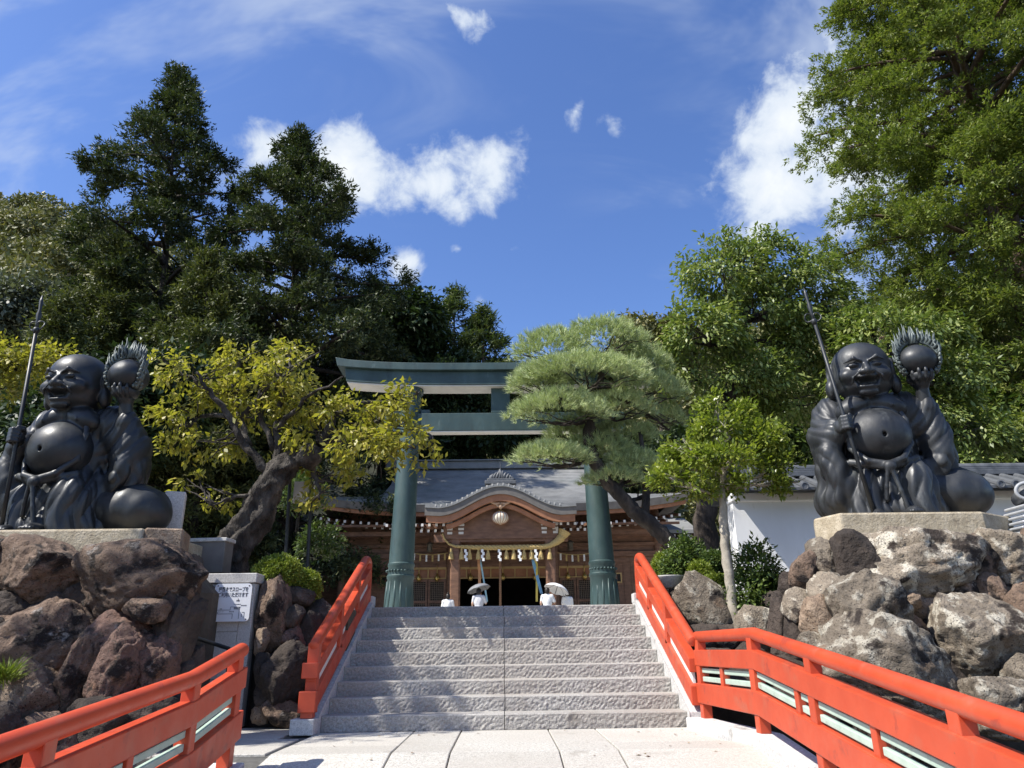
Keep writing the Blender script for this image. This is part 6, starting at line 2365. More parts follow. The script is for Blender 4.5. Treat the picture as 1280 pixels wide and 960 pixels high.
cY = 15.2
cb = P(884, 700, cY)
cb.z = LAND-0.1
broadleaf('camphor_tree', 'glossy-leaved broad tree with a thick dark trunk right of the pine', 'tree', cb, [cb, P(884, 650, cY), P(886, 600, cY), P(912, 500, cY+0.3), P(930, 400, cY+0.5)], [0.30, 0.235, 0.22, 0.17, 0.10],
          lob([(905, 345, 120, 110, 0), (950, 320, 90, 70, 0.6), (880, 420, 100, 100, -0.5), (950, 400, 130, 120, 0.4), (1000, 360, 110, 110, 0.8), (930, 480, 150, 90, 0), (1010, 440, 120, 130, 0.6), (860, 470, 70, 80, 0), (1040, 390, 80, 90, 1.0), (985, 510, 110, 80, 0.5)], cY),
          2500, 19, (0.145, 0.42), (BK_DARK, LF_CAMPHOR), 251, spread=0.105, shell=0.35, gate=(1.3, -0.14), droop=0.55, twig=7, limb_r=0.10, fork=0.45, group='broadleaf trees on the right')
dY = 14.4
db = P(1130, 640, dY)
db.z = LAND-0.1
broadleaf('camphor_tree', 'glossy-leaved tree directly behind the right statue, above the wall', 'tree', db, [db, P(1130, 560, dY), P(1125, 480, dY)], [0.2, 0.16, 0.08],
          lob([(1110, 430, 120, 90, 0), (1160, 420, 90, 70, 0.3), (1080, 480, 90, 100, 0), (1200, 480, 110, 90, 0.2), (1150, 520, 140, 100, 0.4), (1215, 545, 90, 80, 0), (1060, 545, 80, 90, 0.3), (1190, 590, 110, 60, 0.3), (1080, 410, 70, 50, 0.3)], dY),
          1900, 19, (0.138, 0.42), (BK_DARK, LF_CAMPHOR), 252, spread=0.10, shell=0.35, gate=(1.3, -0.14), droop=0.55, twig=5, limb_r=0.07, fork=0.4, group='broadleaf trees on the right')
# cut trunk wrapped by the camphor's roots is part of the camphor; osmanthus in front of the wall
oY = 9.7
ob = P(919, 792, oY)
broadleaf('osmanthus_tree', 'small round-crowned tree with a pale slender trunk right of the stairs', 'tree', ob,
          [ob, P(914, 740, oY), P(906, 680, oY), P(905, 650, oY), P(903, 610, oY)], [0.075, 0.066, 0.062, 0.060, 0.035],
          lob([(900, 535, 70, 50, 0), (862, 560, 60, 44, 0.1), (945, 552, 66, 48, 0), (905, 575, 90, 44, -0.3), (893, 508, 44, 30, 0.1), (925, 520, 44, 34, 0.2), (978, 582, 56, 34, 0), (838, 598, 48, 34, 0), (930, 565, 70, 50, 0.45), (875, 580, 70, 44, 0.4), (865, 612, 70, 28, -0.1), (945, 606, 80, 30, 0), (905, 608, 70, 30, 0.2), (998, 602, 30, 22, 0), (845, 575, 40, 30, 0.3), (960, 535, 40, 30, 0.3)], oY),
          1500, 14, (0.082, 0.45), (BK_PALE, LF_OSM), 253, gate=(3.0, -0.10), spread=0.052, shell=0.3, droop=0.0, twig=8, limb_r=0.035, fork=0.6)

# ------------------------------------------------------------------ old cherry on the left
def old_cherry():
    Y = 10.6
    rng = np.random.default_rng(261)
    base = P(276, 722, Y)
    base.z = 1.1
    root = thing('old_cherry_tree', 'gnarled old cherry tree with yellow-green leaves left of the torii', 'tree', base)
    mb = MB()
    ctl = [((268, 735), 0.46), ((282, 705), 0.40), ((300, 675), 0.34), ((318, 645), 0.31), ((333, 615), 0.29), ((348, 592), 0.27), ((368, 576), 0.23), ((385, 566), 0.19)]
    P_ = [P(a[0], a[1], Y)-base for a, r in ctl]
    pts, rad = [], []
    for i in range(len(ctl)-1):
        for k in range(8):
            t = k/8
            pts.append(P_[i].lerp(P_[i+1], t))
            rad.append((ctl[i][1]*(1-t)+ctl[i+1][1]*t)*0.68)
    # knotted trunk: radius varies with angle and height
    n = 40
    vs, fs = [], []
    m = len(pts)
    for i, p in enumerate(pts):
        t = (pts[min(i+1, m-1)]-pts[max(i-1, 0)]).normalized()
        a = Vector((0, 1, 0))
        s = t.cross(a).normalized()
        for k in range(n):
            an = 2*math.pi*k/n
            q_ = Vector((math.cos(an+i*0.06)*1.6, math.sin(an+i*0.06)*1.6, i*0.11))
            f = 1 + 0.34*mnoise.noise(q_) + 0.24*mnoise.noise(q_*2.6) + 0.10*math.sin(an*5+i*0.25) + 0.20*(0.5-abs(mnoise.noise(q_*4.0)))+0.10*mnoise.noise(q_*9.0)
            vs.append(p + (s*math.cos(an)+a*math.sin(an))*rad[i]*f)
    for i in range(m-1):
        for k in range(n):
            k2 = (k+1) % n
            fs.append((i*n+k, i*n+k2, (i+1)*n+k2, (i+1)*n+k))
    fs.append(tuple((m-1)*n+k for k in range(n)))
    mb.add(vs, fs)
    # a broken stub with rim at the crook
    c = P(383, 574, Y-0.15)-base
    mb.tube([c, c+Vector((0.10, -0.10, 0.05)), c+Vector((0.16, -0.16, 0.06))], [0.18, 0.17, 0.12], 14, jitter=0.12)
    mb.build('trunk', BK_GREY, root, smooth=True)
    br = MB()
    limbs = [
        ([(340, 600), (310, 560), (285, 520), (262, 490), (245, 465)], 0.075, 0.02), ([(310, 560), (300, 520), (292, 480), (300, 450)], 0.07, 0.02), ([(350, 590), (345, 540), (352, 490), (362, 450)], 0.08, 0.02),
        ([(345, 560), (320, 510), (330, 470), (372, 455)], 0.05, 0.015), ([(385, 566), (410, 550), (440, 545), (480, 548), (520, 560)], 0.085, 0.02), ([(400, 555), (420, 520), (450, 505), (490, 500)], 0.07, 0.015),
        ([(440, 545), (470, 525), (505, 505), (525, 490)], 0.05, 0.012), ([(480, 548), (510, 535), (540, 545)], 0.04, 0.012), ([(385, 566), (395, 600), (400, 625)], 0.05, 0.015), ([(285, 520), (250, 520), (215, 525)], 0.045, 0.012),
        ([(262, 490), (235, 470), (205, 450)], 0.04, 0.01), ([(330, 620), (295, 620), (265, 632)], 0.04, 0.01), ([(345, 540), (380, 500), (430, 470)], 0.045, 0.01), ([(300, 520), (340, 480), (400, 440)], 0.04, 0.01)]
    tips = []
    for L_, r0, r1 in limbs:
        pp, rr = [], []
        dy = rng.normal()*0.5
        for i, (a, b) in enumerate(L_):
            pp.append(P(a, b, Y + dy*i/len(L_))-base)
        d2 = []
        for i in range(len(pp)-1):
            for k in range(5):
                t = k/5
                u = (i+t)/(len(pp)-1)
                d2.append(pp[i].lerp(pp[i+1], t) + Vector((rng.normal(), rng.normal(), rng.normal()))*0.018)
                rr.append(r0+(r1-r0)*u)
        d2.append(pp[-1])
        rr.append(r1)
        br.tube(d2, rr, 8, jitter=0.12, seed=int(r0*1000))
        tips.append((d2, r1))
    # leaf masses (pixels), flat layered sprays
    lobes = lob([(250, 470, 110, 60, 0), (300, 450, 90, 40, 0.3), (345, 470, 110, 70, -0.3), (230, 520, 90, 60, 0), (290, 500, 110, 70, 0.3), (330, 520, 110, 60, 0.2), (395, 500, 100, 60, 0), (440, 520, 100, 60, -0.4),
                 (490, 515, 80, 50, -0.5), (510, 545, 80, 60, -0.7), (460, 560, 100, 50, -0.6), (400, 545, 90, 50, -0.2), (420, 590, 80, 40, 0.2), (400, 620, 50, 36, 0.1), (270, 560, 90, 50, 0), (275, 628, 50, 26, 0),
                 (240, 600, 40, 22, 0), (210, 450, 40, 26, 0), (365, 440, 60, 34, 0.2), (505, 490, 50, 26, -0.4), (530, 575, 40, 34, -0.7), (215, 555, 40, 20, 0.0), (470, 590, 40, 24, 0.4), (320, 560, 60, 40, 0.4)], Y)
    lobes = [(np.array(c)-np.array(base), np.array(r)) for c, r in lobes]
    for c, r in lobes:
        for k in range(6):
            best = min((p for d2, _ in tips for p in d2), key=lambda p: (p-Vector(c)).length + rng.random()*0.25)
            u = rand_dirs(rng, 1)[0]
            limb(br, best, Vector(np.array(c)+u*r*0.85), 0.016, 0.004, rng, n=4, sides=5, wob=0.10)
    br.build('branch', BK_GREY, root, smooth=True)
    cp, co = lobe_points(rng, lobes, 980, 0.2, -0.6)
    keep = np.array([mnoise.noise(Vector(p)*2.6) > -0.06 for p in cp])
    cp, co = cp[keep], co[keep]
    p, ax, nm = spray(rng, cp, co, 13, 0.062, out_w=0.5, rnd_w=0.7, droop=0.45, up=0.8, nr=0.7)
    Ls = 0.112*rng.uniform(0.6, 1.25, len(p))
    link_mesh('crown', leaf_mesh('crown', p, ax, nm, Ls, Ls*0.48, cup=0.12), LF_CHERRY, root)


old_cherry()


# young cherry foliage at the far left edge
eY = 11.0
eb = P(-60, 660, eY)
broadleaf('cherry_tree', 'yellow-green leafy branch entering at the left edge behind the staff', 'tree', eb, [eb, P(-50, 560, eY), P(-30, 470, eY)], [0.10, 0.08, 0.05],
          lob([(20, 455, 90, 50, 0), (60, 452, 60, 36, 0.2), (5, 485, 50, 34, 0), (-30, 450, 80, 70, 0), (12, 600, 40, 60, 0.5)], eY), 330, 12, (0.10, 0.5), (BK_GREY, LF_CHERRY), 262, spread=0.09, shell=0.3, droop=0.3, twig=4, limb_r=0.04, fork=0.5)

# ------------------------------------------------------------------ cloud-pruned pine
def pine():
    Y = 13.4
    rng = np.random.default_rng(271)
    base = P(856, 700, Y)
    base.z = LAND-0.1
    root = thing('black_pine', 'cloud-pruned black pine leaning left in front of the torii', 'tree', base)
    mb = MB()
    ctl = [((858, 712), 0.165), ((840, 680), 0.15), ((812, 655), 0.14), ((785, 630), 0.13), ((760, 605), 0.125), ((742, 575), 0.13), ((735, 545), 0.11), ((740, 510), 0.09), ((752, 470), 0.07), ((745, 435), 0.05)]
    pts, rad = [], []
    for i in range(len(ctl)-1):
        a, b = P(*ctl[i][0], Y)-base, P(*ctl[i+1][0], Y)-base
        for k in range(6):
            pts.append(a.lerp(b, k/6)+Vector((rng.normal(), rng.normal(), rng.normal()))*0.012)
            rad.append((ctl[i][1]*(1-k/6)+ctl[i+1][1]*k/6))
    mb.tube(pts, rad, 14, jitter=0.14, seed=3)
    # a second stem
    mb.tube([P(806, 650, Y)-base, P(808, 620, Y+0.2)-base, P(806, 580, Y+0.2)-base, P(800, 540, Y+0.2)-base], [0.09, 0.075, 0.06, 0.04], 9, jitter=0.1)
    pads = lob([(690, 440, 110, 66, 0), (755, 425, 120, 60, 0.2), (730, 470, 180, 60, -0.4), (675, 480, 90, 56, 0), (700, 515, 140, 60, -0.4), (770, 510, 110, 60, 0), (815, 490, 90, 60, 0.6), (800, 455, 90, 50, 0.8),
                (690, 572, 110, 40, -0.3), (745, 565, 120, 50, 0.3), (790, 585, 110, 46, 0.2), (770, 600, 90, 30, 0), (820, 600, 60, 36, 0.5), (720, 545, 90, 40, 0.5), (780, 545, 90, 46, 0.5), (835, 525, 50, 46, 1.0)], Y)
    pads = [(np.array(c)-np.array(base), np.array(r)*np.array([0.92, 0.85, 1.14])) for c, r in pads]
    P0, A0, L0 = [], [], []
    for c, r in pads:
        s = min(pts[18:], key=lambda p: (p-Vector(c)).length)
        pth = limb(mb, s, Vector(c)-Vector((0, 0, r[2]*0.5)), 0.05, 0.022, rng, sag=-0.05, wob=0.16)
        for k in range(12):
            a = rng.uniform(0, 6.28)
            q_ = Vector(c)+Vector((math.cos(a)*r[0]*0.8, math.sin(a)*r[1]*0.8, -r[2]*0.2))
            limb(mb, pth[int(rng.integers(3, len(pth)))], q_, 0.018, 0.006, rng, n=4, sides=5)
        nt = int(700*r[0]*r[1]/0.55)
        u = rand_dirs(rng, nt)
        u[:, 2] = np.abs(u[:, 2])*1.1-0.30
        rr = 0.55+0.45*np.sqrt(rng.random(nt))
        lump = 1+0.16*np.sin(u[:, 0]*9+c[0]*5)*np.cos(u[:, 1]*8+c[2]*3)
        tp = c+u*r*(rr*lump)[:, None]
        out = unit(u*np.array([0.75, 0.75, 0.45])+np.array([0, 0, 0.55])+rng.normal(size=(nt, 3))*0.22)
        per = 15
        P0.append(np.repeat(tp, per, 0)+rng.normal(size=(nt*per, 3))*0.012)
        A0.append(unit(np.repeat(out, per, 0)+rand_dirs(rng, nt*per)*0.62))
        L0.append(rng.uniform(0.10, 0.17, nt*per))
    mb.build('trunk', BK_DARK, root, smooth=True)
    p, a, l = np.concatenate(P0), np.concatenate(A0), np.concatenate(L0)
    me = leaf_mesh('crown', p, a, rand_dirs(rng, len(p)), l, np.full(len(p), 0.0095), tri=True)
    link_mesh('crown', me, LF_PINE, root)


pine()

# ------------------------------------------------------------------ clipped shrubs and small plants
def topiary(label, px, py, w, h, Y, seed, mat=LF_TOPI, n=900, leaf=0.032, name='clipped_shrub'):
    c = P(px, py, Y)
    k = mpp(c)
    r = Vector((w/2*k, w/2*k*0.95, h/2*k))
    rng = np.random.default_rng(seed)
    t = thing(name, label, 'shrub', c-Vector((0, 0, r.z)), group='clipped round shrubs')
    mb = MB()
    mb.tube([(0, 0, -0.25), (0.01, 0, r.z*0.6)], [0.03, 0.02], 7)
    for i in range(9):
        a = rng.uniform(0, 6.28)
        mb.tube([(0, 0, 0), (math.cos(a)*r.x*0.5, math.sin(a)*r.y*0.5, r.z), (math.cos(a)*r.x*0.75, math.sin(a)*r.y*0.75, r.z*1.4)], [0.014, 0.009, 0.004], 5)
    mb.build('stem', BK_DARK, t)
    u = rand_dirs(rng, n)
    lump = 1+0.06*np.sin(u[:, 0]*6+seed)*np.sin(u[:, 2]*7)
    cp = np.array([0, 0, r.z])+u*np.array(r)*((0.72+0.26*np.sqrt(rng.random(n)))*lump)[:, None]
    p, ax, nm = spray(rng, cp, u, 10, 0.022, out_w=0.8, rnd_w=0.8, droop=0.0, up=0.5, nr=0.7)
    L_ = leaf*rng.uniform(0.7, 1.3, len(p))
    link_mesh('foliage', leaf_mesh('foliage', p, ax, nm, L_, L_*0.55, cup=0.1), mat, t)
    return t


topiary('large round bright green shrub on the corner of the sign panel', 347, 718, 58, 44, 9.75, 301, n=1500)
topiary('smaller round green shrub right of the large one by the sign panel', 380, 736, 40, 42, 9.95, 302, n=1000)
topiary('round green shrub at the head of the right stair rail', 836, 708, 38, 36, 11.6, 303, n=900)
topiary('round bright green shrub left of the pale slender trunk', 875, 718, 26, 30, 10.6, 304, n=700)
topiary('low dark green shrub directly behind the pale slender trunk', 892, 703, 34, 26, 10.9, 305, LF_SHRUB, 700)
topiary('flat green shrub at the foot of the pale slender trunk', 893, 730, 40, 20, 10.4, 306, n=700)
sY = 10.0
for nm_, lbl, items, sd, n in (
        ('leafy_shrub', 'dark glossy shrub growing right of the pale slender trunk', [(945, 715, 50, 70, 0), (965, 745, 50, 50, 0), (935, 755, 50, 50, -0.2)], 311, 420),
        ('leafy_shrub', 'leafy shrub left of the pale slender trunk with a few orange berries', [(890, 770, 40, 34, 0), (903, 760, 30, 30, 0)], 312, 170),
        ('leafy_shrub', 'upright dark shrub beside the pine trunk above the right stair rail', [(858, 695, 40, 44, 1.2), (848, 712, 34, 30, 1.2)], 313, 300),
        ('leafy_shrub', 'dark shrub in the shade under the notice board', [(375, 620, 60, 60, 2.5), (400, 680, 50, 50, 2.2)], 314, 420)):
    lb2 = lob(items, sY)
    b_ = Vector(lb2[0][0])-Vector((0, 0, lb2[0][1][2]))
    broadleaf(nm_, lbl, 'shrub', b_, [b_-Vector((0, 0, 0.2)), b_+Vector((0, 0, 0.25))], [0.03, 0.02], lb2, n, 12, (0.075, 0.42), (BK_DARK, LF_SHRUB), sd, spread=0.055, shell=0.4, droop=0.1, twig=3, limb_r=0.016, fork=0.0,
              group='leafy shrubs in the beds', parts=('stem', 'foliage'))
# grassy tuft among the left boulders
tf = thing('grass_tuft', 'tuft of fresh green grass growing between the left boulders', 'plant', P(6, 850, 6.7))
rng = np.random.default_rng(9)
n = 220
a = rng.uniform(0, 6.28, n)
ax = unit(np.stack([np.cos(a)*0.8, np.sin(a)*0.8-0.3, rng.uniform(0.2, 1.1, n)], 1))
me = leaf_mesh('blade', rng.normal(size=(n, 3))*0.03, ax, rand_dirs(rng, n), rng.uniform(0.12, 0.27, n), np.full(n, 0.013))
link_mesh('blades', me, LF_TOPI, tf)['kind'] = 'stuff'

# ------------------------------------------------------------------ tree on the left bank, beside the bridge and just outside the view: it shades the left rocks
shb = Vector((-9.9, 4.2, -1.5))
broadleaf('bank_tree', 'leafy tree on the left bank beside the bridge, shading the left boulders', 'tree', shb, [shb, shb+Vector((0.1, 0, 4)), shb+Vector((0, 0.2, 8.5))], [0.28, 0.22, 0.12],
          [((-10.2, 3.6, 8.6), (1.1, 1.0, 0.9)), ((-9.3, 2.7, 7.6), (0.9, 0.9, 0.7)), ((-8.35, 6.5, 10.0), (0.8, 1.1, 0.6)), ((-8.9, 5.6, 9.6), (0.7, 0.7, 0.5))],
          280, 11, (0.17, 0.5), (BK_DARK, LF_SHRUB), 291, gate=(1.1, -0.12), spread=0.16, shell=0.3, droop=0.3, twig=4, fork=0.5)

# ------------------------------------------------------------------ notice board on two black posts
nb = thing('notice_board', 'small white board on two thin black posts behind the clipped shrubs', 'sign', P(374, 712, 11.2))
o_ = nb.location
for (xa, xb) in ((356, 364), (384, 391)):
    a, b = P(xa, 714, 11.2)-o_, P(xb, 575, 11.2)-o_
    MB().tube([a-Vector((0, 0, 0.5)), a, b], 0.028, 8).build('post', M_BLACK, nb)
p0, p1 = P(366, 629, 11.25)-o_, P(394, 602, 11.25)-o_
MB().box(((p0.x+p1.x)/2, 0.05, (p0.z+p1.z)/2), (p1.x-p0.x, 0.05, p1.z-p0.z)).build('board', M_WHITE, nb, bevel=0.006)
a, b = P(364, 578, 11.2)-o_, P(391, 576, 11.2)-o_
MB().tube([a.lerp(b, t)+Vector((0, 0, 0.14*math.sin(math.pi*t))) for t in np.linspace(0, 1, 11)], 0.028, 8).build('arch', M_BLACK, nb)

# planter tray near the right stair head
tr = thing('stone_basin', 'shallow pale stone basin on the rocks behind the right stair rail', 'basin', P(836, 736, 11.0))
MB().lathe([(0.12, 0.0), (0.15, 0.02), (0.24, 0.16), (0.25, 0.18), (0.22, 0.18), (0.14, 0.05), (0.0, 0.05)], (0, 0, 0), 20).build('bowl', M_KERB, tr, smooth=True)

# roof-tile stack with a ring end at the right frame edge
te = thing('tile_finial', 'stack of pale grey roof tiles with a round end piece at right edge', 'roof tile', P(1284, 662, 8.6))
for k in range(5):
    MB().box((0.02+0.012*k, 0, 0.05+0.062*k), (0.44-0.03*k, 0.4, 0.036), 0.0, bev=0.012, M=Matrix.Rotation(R(-14), 3, 'Y')).build('tile', pm('silver_tile', [(0.3, (0.26, 0.27, 0.28)), (0.7, (0.38, 0.39, 0.40))], 8, 4, 0.45), te)
MB().box((0.08, 0.02, -0.42), (0.50, 0.46, 0.88), 0.0, bev=0.03).build('stone_base', M_KERB, te)
ring = [Vector((-0.02+0.105*math.cos(a), -0.2-0.05*math.cos(a), 0.43+0.105*math.sin(a)*0.95)) for a in np.linspace(0, 2*math.pi, 25)]
MB().tube(ring, 0.022, 8, caps=False).build('ring_end', MATS['silver_tile'], te, smooth=True)
MB().tube([(0.0, -0.15, 0.43), (0.16, 0.2, 0.40)], [0.085, 0.10], 14).build('round_tile', M_TILE, te, smooth=True)

# ------------------------------------------------------------------ visitors in front of the hall
M_SKIN = pm('skin', [(0.3, (0.42, 0.26, 0.18)), (0.7, (0.50, 0.32, 0.23))], 5, 3, 0.55)
M_HAIR = pm('black_hair', [(0.3, (0.010, 0.008, 0.007)), (0.7, (0.022, 0.017, 0.014))], 30, 3, 0.5)
M_TROU = pm('dark_trousers', [(0.3, (0.020, 0.022, 0.030)), (0.7, (0.035, 0.038, 0.050))], 12, 3, 0.85)


def person(label, loc, rz, H, shirt, hold=None, skirt=False, bun=False, lean=0.0, shoulder=1.0):
    """standing figure facing +Y (away from the bridge); hold=(x,y,z) is where the right hand grips"""
    t = thing('person', label, 'person', loc, rz, 'visitors in front of the hall')
    k = H/1.62
    h = 0.0125
    S = lambda p: tuple(c*k for c in p)
    f = Field((-0.55*k, -0.40*k, -0.02), (0.55*k, 0.62*k, 1.70*k), h)
    hd = S((0, 0.03, 1.50))
    f.ell(hd, S((0.075, 0.095, 0.105)), 0.02)
    f.ell(S((0, 0.065, 1.445)), S((0.058, 0.062, 0.058)), 0.03)
    f.ell(S((0, 0.135, 1.485)), S((0.014, 0.020, 0.022)), 0.012)
    for s in (-1, 1):
        f.ell(S((s*0.078, 0.02, 1.485)), S((0.014, 0.022, 0.030)), 0.008)
        f.ell(S((s*0.030, 0.122, 1.512)), S((0.016, 0.014, 0.008)), 0.006, None, 'sub')
    f.ell(S((0, 0.125, 1.432)), S((0.024, 0.014, 0.006)), 0.005, None, 'sub')
    f.cap(S((0, 0.0, 1.30)), S((0, 0.015, 1.42)), 0.052*k, 0.050*k, 0.02)
    f.ell(S((0, 0, 1.12)), S((0.15, 0.095, 0.24)), 0.04)
    f.ell(S((0, -0.01, 0.86)), S((0.155, 0.11, 0.14)), 0.05)
    for s in (-1, 1):
        f.chain([S((s*0.08, 0, 0.84)), S((s*0.085, 0.02, 0.46)), S((s*0.085, -0.015, 0.08))], [0.085*k, 0.058*k, 0.040*k], 0.03)
        f.ell(S((s*0.09, 0.05, 0.035)), S((0.042, 0.115, 0.038)), 0.02)
    for s in (-1, 1):
        sh = S((s*0.165*shoulder, 0, 1.30))
        if hold is not None and s > 0:
            hp = np.array(hold)
            el = np.array(S((s*0.25*shoulder, 0.06, 1.06)))
        else:
            hp = np.array(S((s*0.23*shoulder, 0.06, 0.76)))
            el = np.array(S((s*0.225*shoulder, -0.02, 1.04)))
            if hold is None and s > 0:
                el = np.array(S((0.20, 0.08, 1.03)))
                hp = np.array(S((0.05, 0.27, 1.16)))
            if hold is None and s < 0:
                el = np.array(S((-0.20, 0.08, 1.03)))
                hp = np.array(S((-0.05, 0.27, 1.16)))
        f.chain([sh, tuple(el), tuple(hp)], [0.050*k, 0.038*k, 0.027*k], 0.025)
        dv = hp-el
        dv = dv/np.linalg.norm(dv)
        f.ell(tuple(hp+dv*0.035), (0.030, 0.034, 0.042), 0.012)
        for i in range(4):
            o = np.array([(-0.026+0.017*i)*1.0, 0.012, 0])
            f.chain([tuple(hp+dv*0.06+o), tuple(hp+dv*(0.095-0.006*abs(i-1))+o), tuple(hp+dv*(0.115-0.008*abs(i-1))+o+np.array([0, 0.022, 0]))], [0.0095, 0.009, 0.008], 0.004)
        f.chain([tuple(hp+dv*0.02+np.array([-s*0.025, 0.015, 0])), tuple(hp+dv*0.06+np.array([-s*0.045, 0.025, 0]))], [0.011, 0.009], 0.005)
    link_mesh('body', f.mesh('body'), M_SKIN, t)
    c = Field((-0.55*k, -0.36*k, 0.60*k), (0.55*k, 0.45*k, 1.42*k), h)
    c.ell(S((0, 0, 1.10)), S((0.175*shoulder, 0.125, 0.28)), 0.05)
    for s in (-1, 1):
        c.cap(S((s*0.03, 0, 1.335)), S((s*0.165*shoulder, 0, 1.265)), 0.062*k, 0.070*k, 0.05)
    c.ell(S((0, -0.005, 0.86)), S((0.18, 0.135, 0.12)), 0.06)
    for s in (-1, 1):
        sh = np.array(S((s*0.165*shoulder, 0, 1.29)))
        el = np.array(S((s*0.25*shoulder, 0.06, 1.06))) if (hold is not None and s > 0) else np.array(S((s*0.215*shoulder, 0.02, 1.04)))
        c.chain([tuple(sh), tuple(sh*0.2+el*0.8)], [0.075*k, 0.066*k], 0.03)
    c.displace(lambda X, Y, Z: 0.005*np.sin(X*38+Z*9)*np.sin(Z*21+Y*14))
    c.ell(S((0, 0.015, 1.40)), S((0.07, 0.075, 0.06)), 0.01, None, 'sub')
    link_mesh('shirt', c.mesh('shirt'), shirt, t)
    d = Field((-0.40*k, -0.35*k, 0.02), (0.40*k, 0.35*k, 1.0*k), h)
    d.ell(S((0, -0.005, 0.84)), S((0.168, 0.125, 0.12)), 0.04)
    for s in (-1, 1):
        if skirt:
            d.chain([S((s*0.06, 0, 0.84)), S((s*0.12, 0, 0.40))], [0.12*k, 0.15*k], 0.06)
        else:
            d.chain([S((s*0.08, 0, 0.84)), S((s*0.088, 0.02, 0.46)), S((s*0.088, -0.01, 0.10))], [0.105*k, 0.080*k, 0.066*k], 0.03)
    link_mesh('skirt' if skirt else 'trousers', d.mesh('trousers'), M_TROU, t)
    g = Field((-0.2*k, -0.24*k, 1.28*k), (0.2*k, 0.22*k, 1.74*k), 0.009)
    g.ell(S((0, 0.012, 1.525)), S((0.098, 0.110, 0.108)), 0.02)
    g.ell(S((0, -0.03, 1.46)), S((0.092, 0.078, 0.105)), 0.03)
    g.ell(S((0, 0.135, 1.475)), S((0.075, 0.085, 0.088)), 0.015, None, 'sub')
    if bun:
        g.ell(S((0, -0.05, 1.635)), S((0.042, 0.042, 0.038)), 0.012)
    link_mesh('hair', g.mesh('hair'), M_HAIR, t)
    return t


def umbrella(label, grip, tilt, rad, mat, ribs=8):
    t = thing('umbrella', label, 'umbrella', grip, 0.0, 'umbrellas')
    t.rotation_euler = (R(tilt[0]), R(tilt[1]), 0)
    M_ST = M_BLACK
    MB().tube([(0, 0, -0.10), (0, 0, 0.66)], 0.008, 7).build('shaft', M_ST, t)
    MB().tube([(0, 0, -0.12), (0, 0, 0.02)], 0.014, 8).build('handle', M_ST, t)
    vs, fs = [], []
    n, m = ribs*4, 8
    for j in range(m+1):
        u = j/m
        for i in range(n):
            a = 2*math.pi*i/n
            w = abs(math.cos(a*ribs/2))
            r = rad*math.sin(u*1.25)/math.sin(1.25)
            r *= 1-0.06*(1-w)*u
            z = 0.64 - rad*0.46*(1-math.cos(u*1.25))/(1-math.cos(1.25)) + 0.02*(1-w)*u*(1 if j < m else 1.2)
            vs.append((r*math.cos(a), r*math.sin(a), z))
    for j in range(m):
        for i in range(n):
            i2 = (i+1) % n
            fs.append((j*n+i, (j+1)*n+i, (j+1)*n+i2, j*n+i2))
    c = MB().add(vs, fs).build('canopy', mat, t)
    so = c.modifiers.new('solid', 'SOLIDIFY')
    so.thickness = 0.004
    shade_auto(c, 25)
    for i in range(ribs):
        a = 2*math.pi*i/ribs
        MB().tube([(math.cos(a)*rad*math.sin(u*1.25)/math.sin(1.25), math.sin(a)*rad*math.sin(u*1.25)/math.sin(1.25), 0.632-rad*0.46*(1-math.cos(u*1.25))/(1-math.cos(1.25))) for u in (0.05, 0.3, 0.55, 0.8, 1.0)], 0.004, 5).build('rib', M_ST, t)
    MB().lathe([(0.010, 0.62), (0.012, 0.66), (0.004, 0.72)], (0, 0, 0), 8).build('ferrule', M_ST, t)
    return t


M_SHW = pm('white_shirt', [(0.3, (0.70, 0.70, 0.69)), (0.7, (0.80, 0.80, 0.79))], 8, 3, 0.8)
M_SHG = pm('grey_check_shirt', [(0.3, (0.42, 0.43, 0.46)), (0.7, (0.66, 0.66, 0.68))], 40, 3, 0.8)
M_SHL = pm('pale_print_shirt', [(0.3, (0.55, 0.57, 0.60)), (0.7, (0.74, 0.75, 0.76))], 22, 3, 0.8)
M_UMG = pm('grey_umbrella', [(0.3, (0.16, 0.165, 0.175)), (0.7, (0.22, 0.225, 0.235))], 6, 3, 0.55)
M_UMW = pm('white_umbrella', [(0.3, (0.66, 0.66, 0.66)), (0.7, (0.76, 0.76, 0.76))], 6, 3, 0.7)
VY = 28.6


def on_ground(px, Y=VY):
    p = P(px, 745, Y)
    return Vector((p.x, Y, LAND-0.004))


# head tops in the photo fix how tall each visitor shows
def height_for(px, py, Y=VY):
    return P(px, py, Y).z - (LAND-0.004)


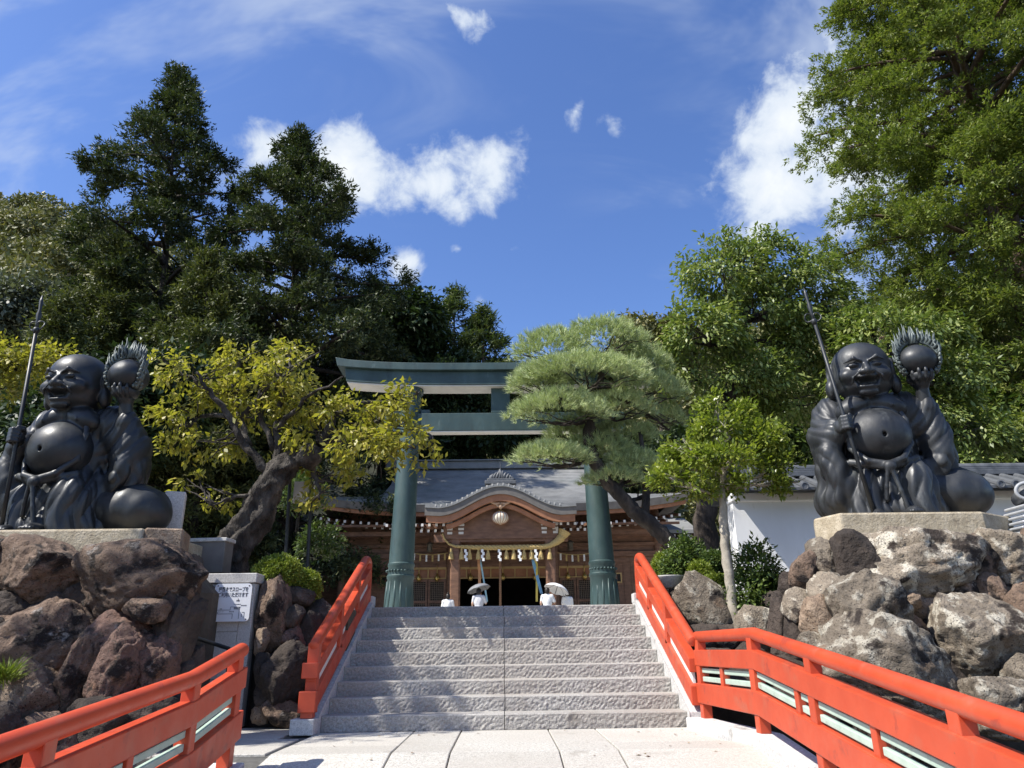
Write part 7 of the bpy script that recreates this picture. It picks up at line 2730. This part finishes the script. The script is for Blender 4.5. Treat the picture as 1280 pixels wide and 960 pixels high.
H1 = height_for(560, 742)
person('person in a white shirt with dark hair in a bun, facing the hall', on_ground(560), 0.1, min(1.75, H1), M_SHW, bun=True, shoulder=1.12)
g2 = on_ground(598.5)
H2 = 1.60
person('person in a grey patterned shirt standing under the grey umbrella', g2, 0.0, H2, M_SHG, hold=(0.14, 0.14, 1.12), shoulder=1.08)
umbrella('open grey umbrella held by the person left of the bell rope', g2+Vector((-0.02, 0.13, 1.13))+Vector((0.13, 0.02, 0.02)), (-8, -16), 0.47, M_UMG)
g3 = on_ground(684)
person('person in a pale printed shirt under the white umbrella', g3, -0.2, 1.60, M_SHL, hold=(0.20, 0.16, 1.10), shoulder=1.1)
umbrella('open white umbrella tilted to the right near the blue ribbon', g3+Vector((0.24, 0.12, 1.13)), (-14, 20), 0.50, M_UMW)
g4 = on_ground(709, VY+0.5)
person('dark-haired person in a white shirt partly hidden behind the white umbrella', g4, 0.3, 1.52, M_SHW)

# a few fallen leaves on the paving and steps
rng = np.random.default_rng(44)
n = 46
fx = rng.uniform(-1.9, 2.0, n)
fy = np.where(rng.random(n) < 0.6, rng.uniform(6.4, 8.5, n), rng.uniform(8.7, 11.2, n))
st_i = np.floor((fy-STEP_Y0)/STEP_T)
fz = np.where(fy > STEP_Y0, (st_i+1)*STEP_R, [deck_z(y) for y in fy]) + 0.006
fa = rng.uniform(0, 6.28, n)
me = leaf_mesh('fallen_leaves', np.stack([fx, fy, fz], 1), np.stack([np.cos(fa), np.sin(fa), rng.uniform(0, 0.12, n)], 1), np.tile(np.array([[0, 0, 1.0]]), (n, 1)) + rng.normal(size=(n, 3))*0.15, rng.uniform(0.03, 0.06, n), rng.uniform(0.015, 0.03, n), cup=0.15)
tag(link_mesh('fallen_leaves', me, pm('dry_leaf', [(0.2, (0.09, 0.045, 0.02)), (0.5, (0.20, 0.11, 0.04)), (0.8, (0.30, 0.20, 0.06))], 3, 3, 0.7, island=0.7)), 'scattered dry brown leaves on the paving and steps', 'fallen leaves', kind='stuff')
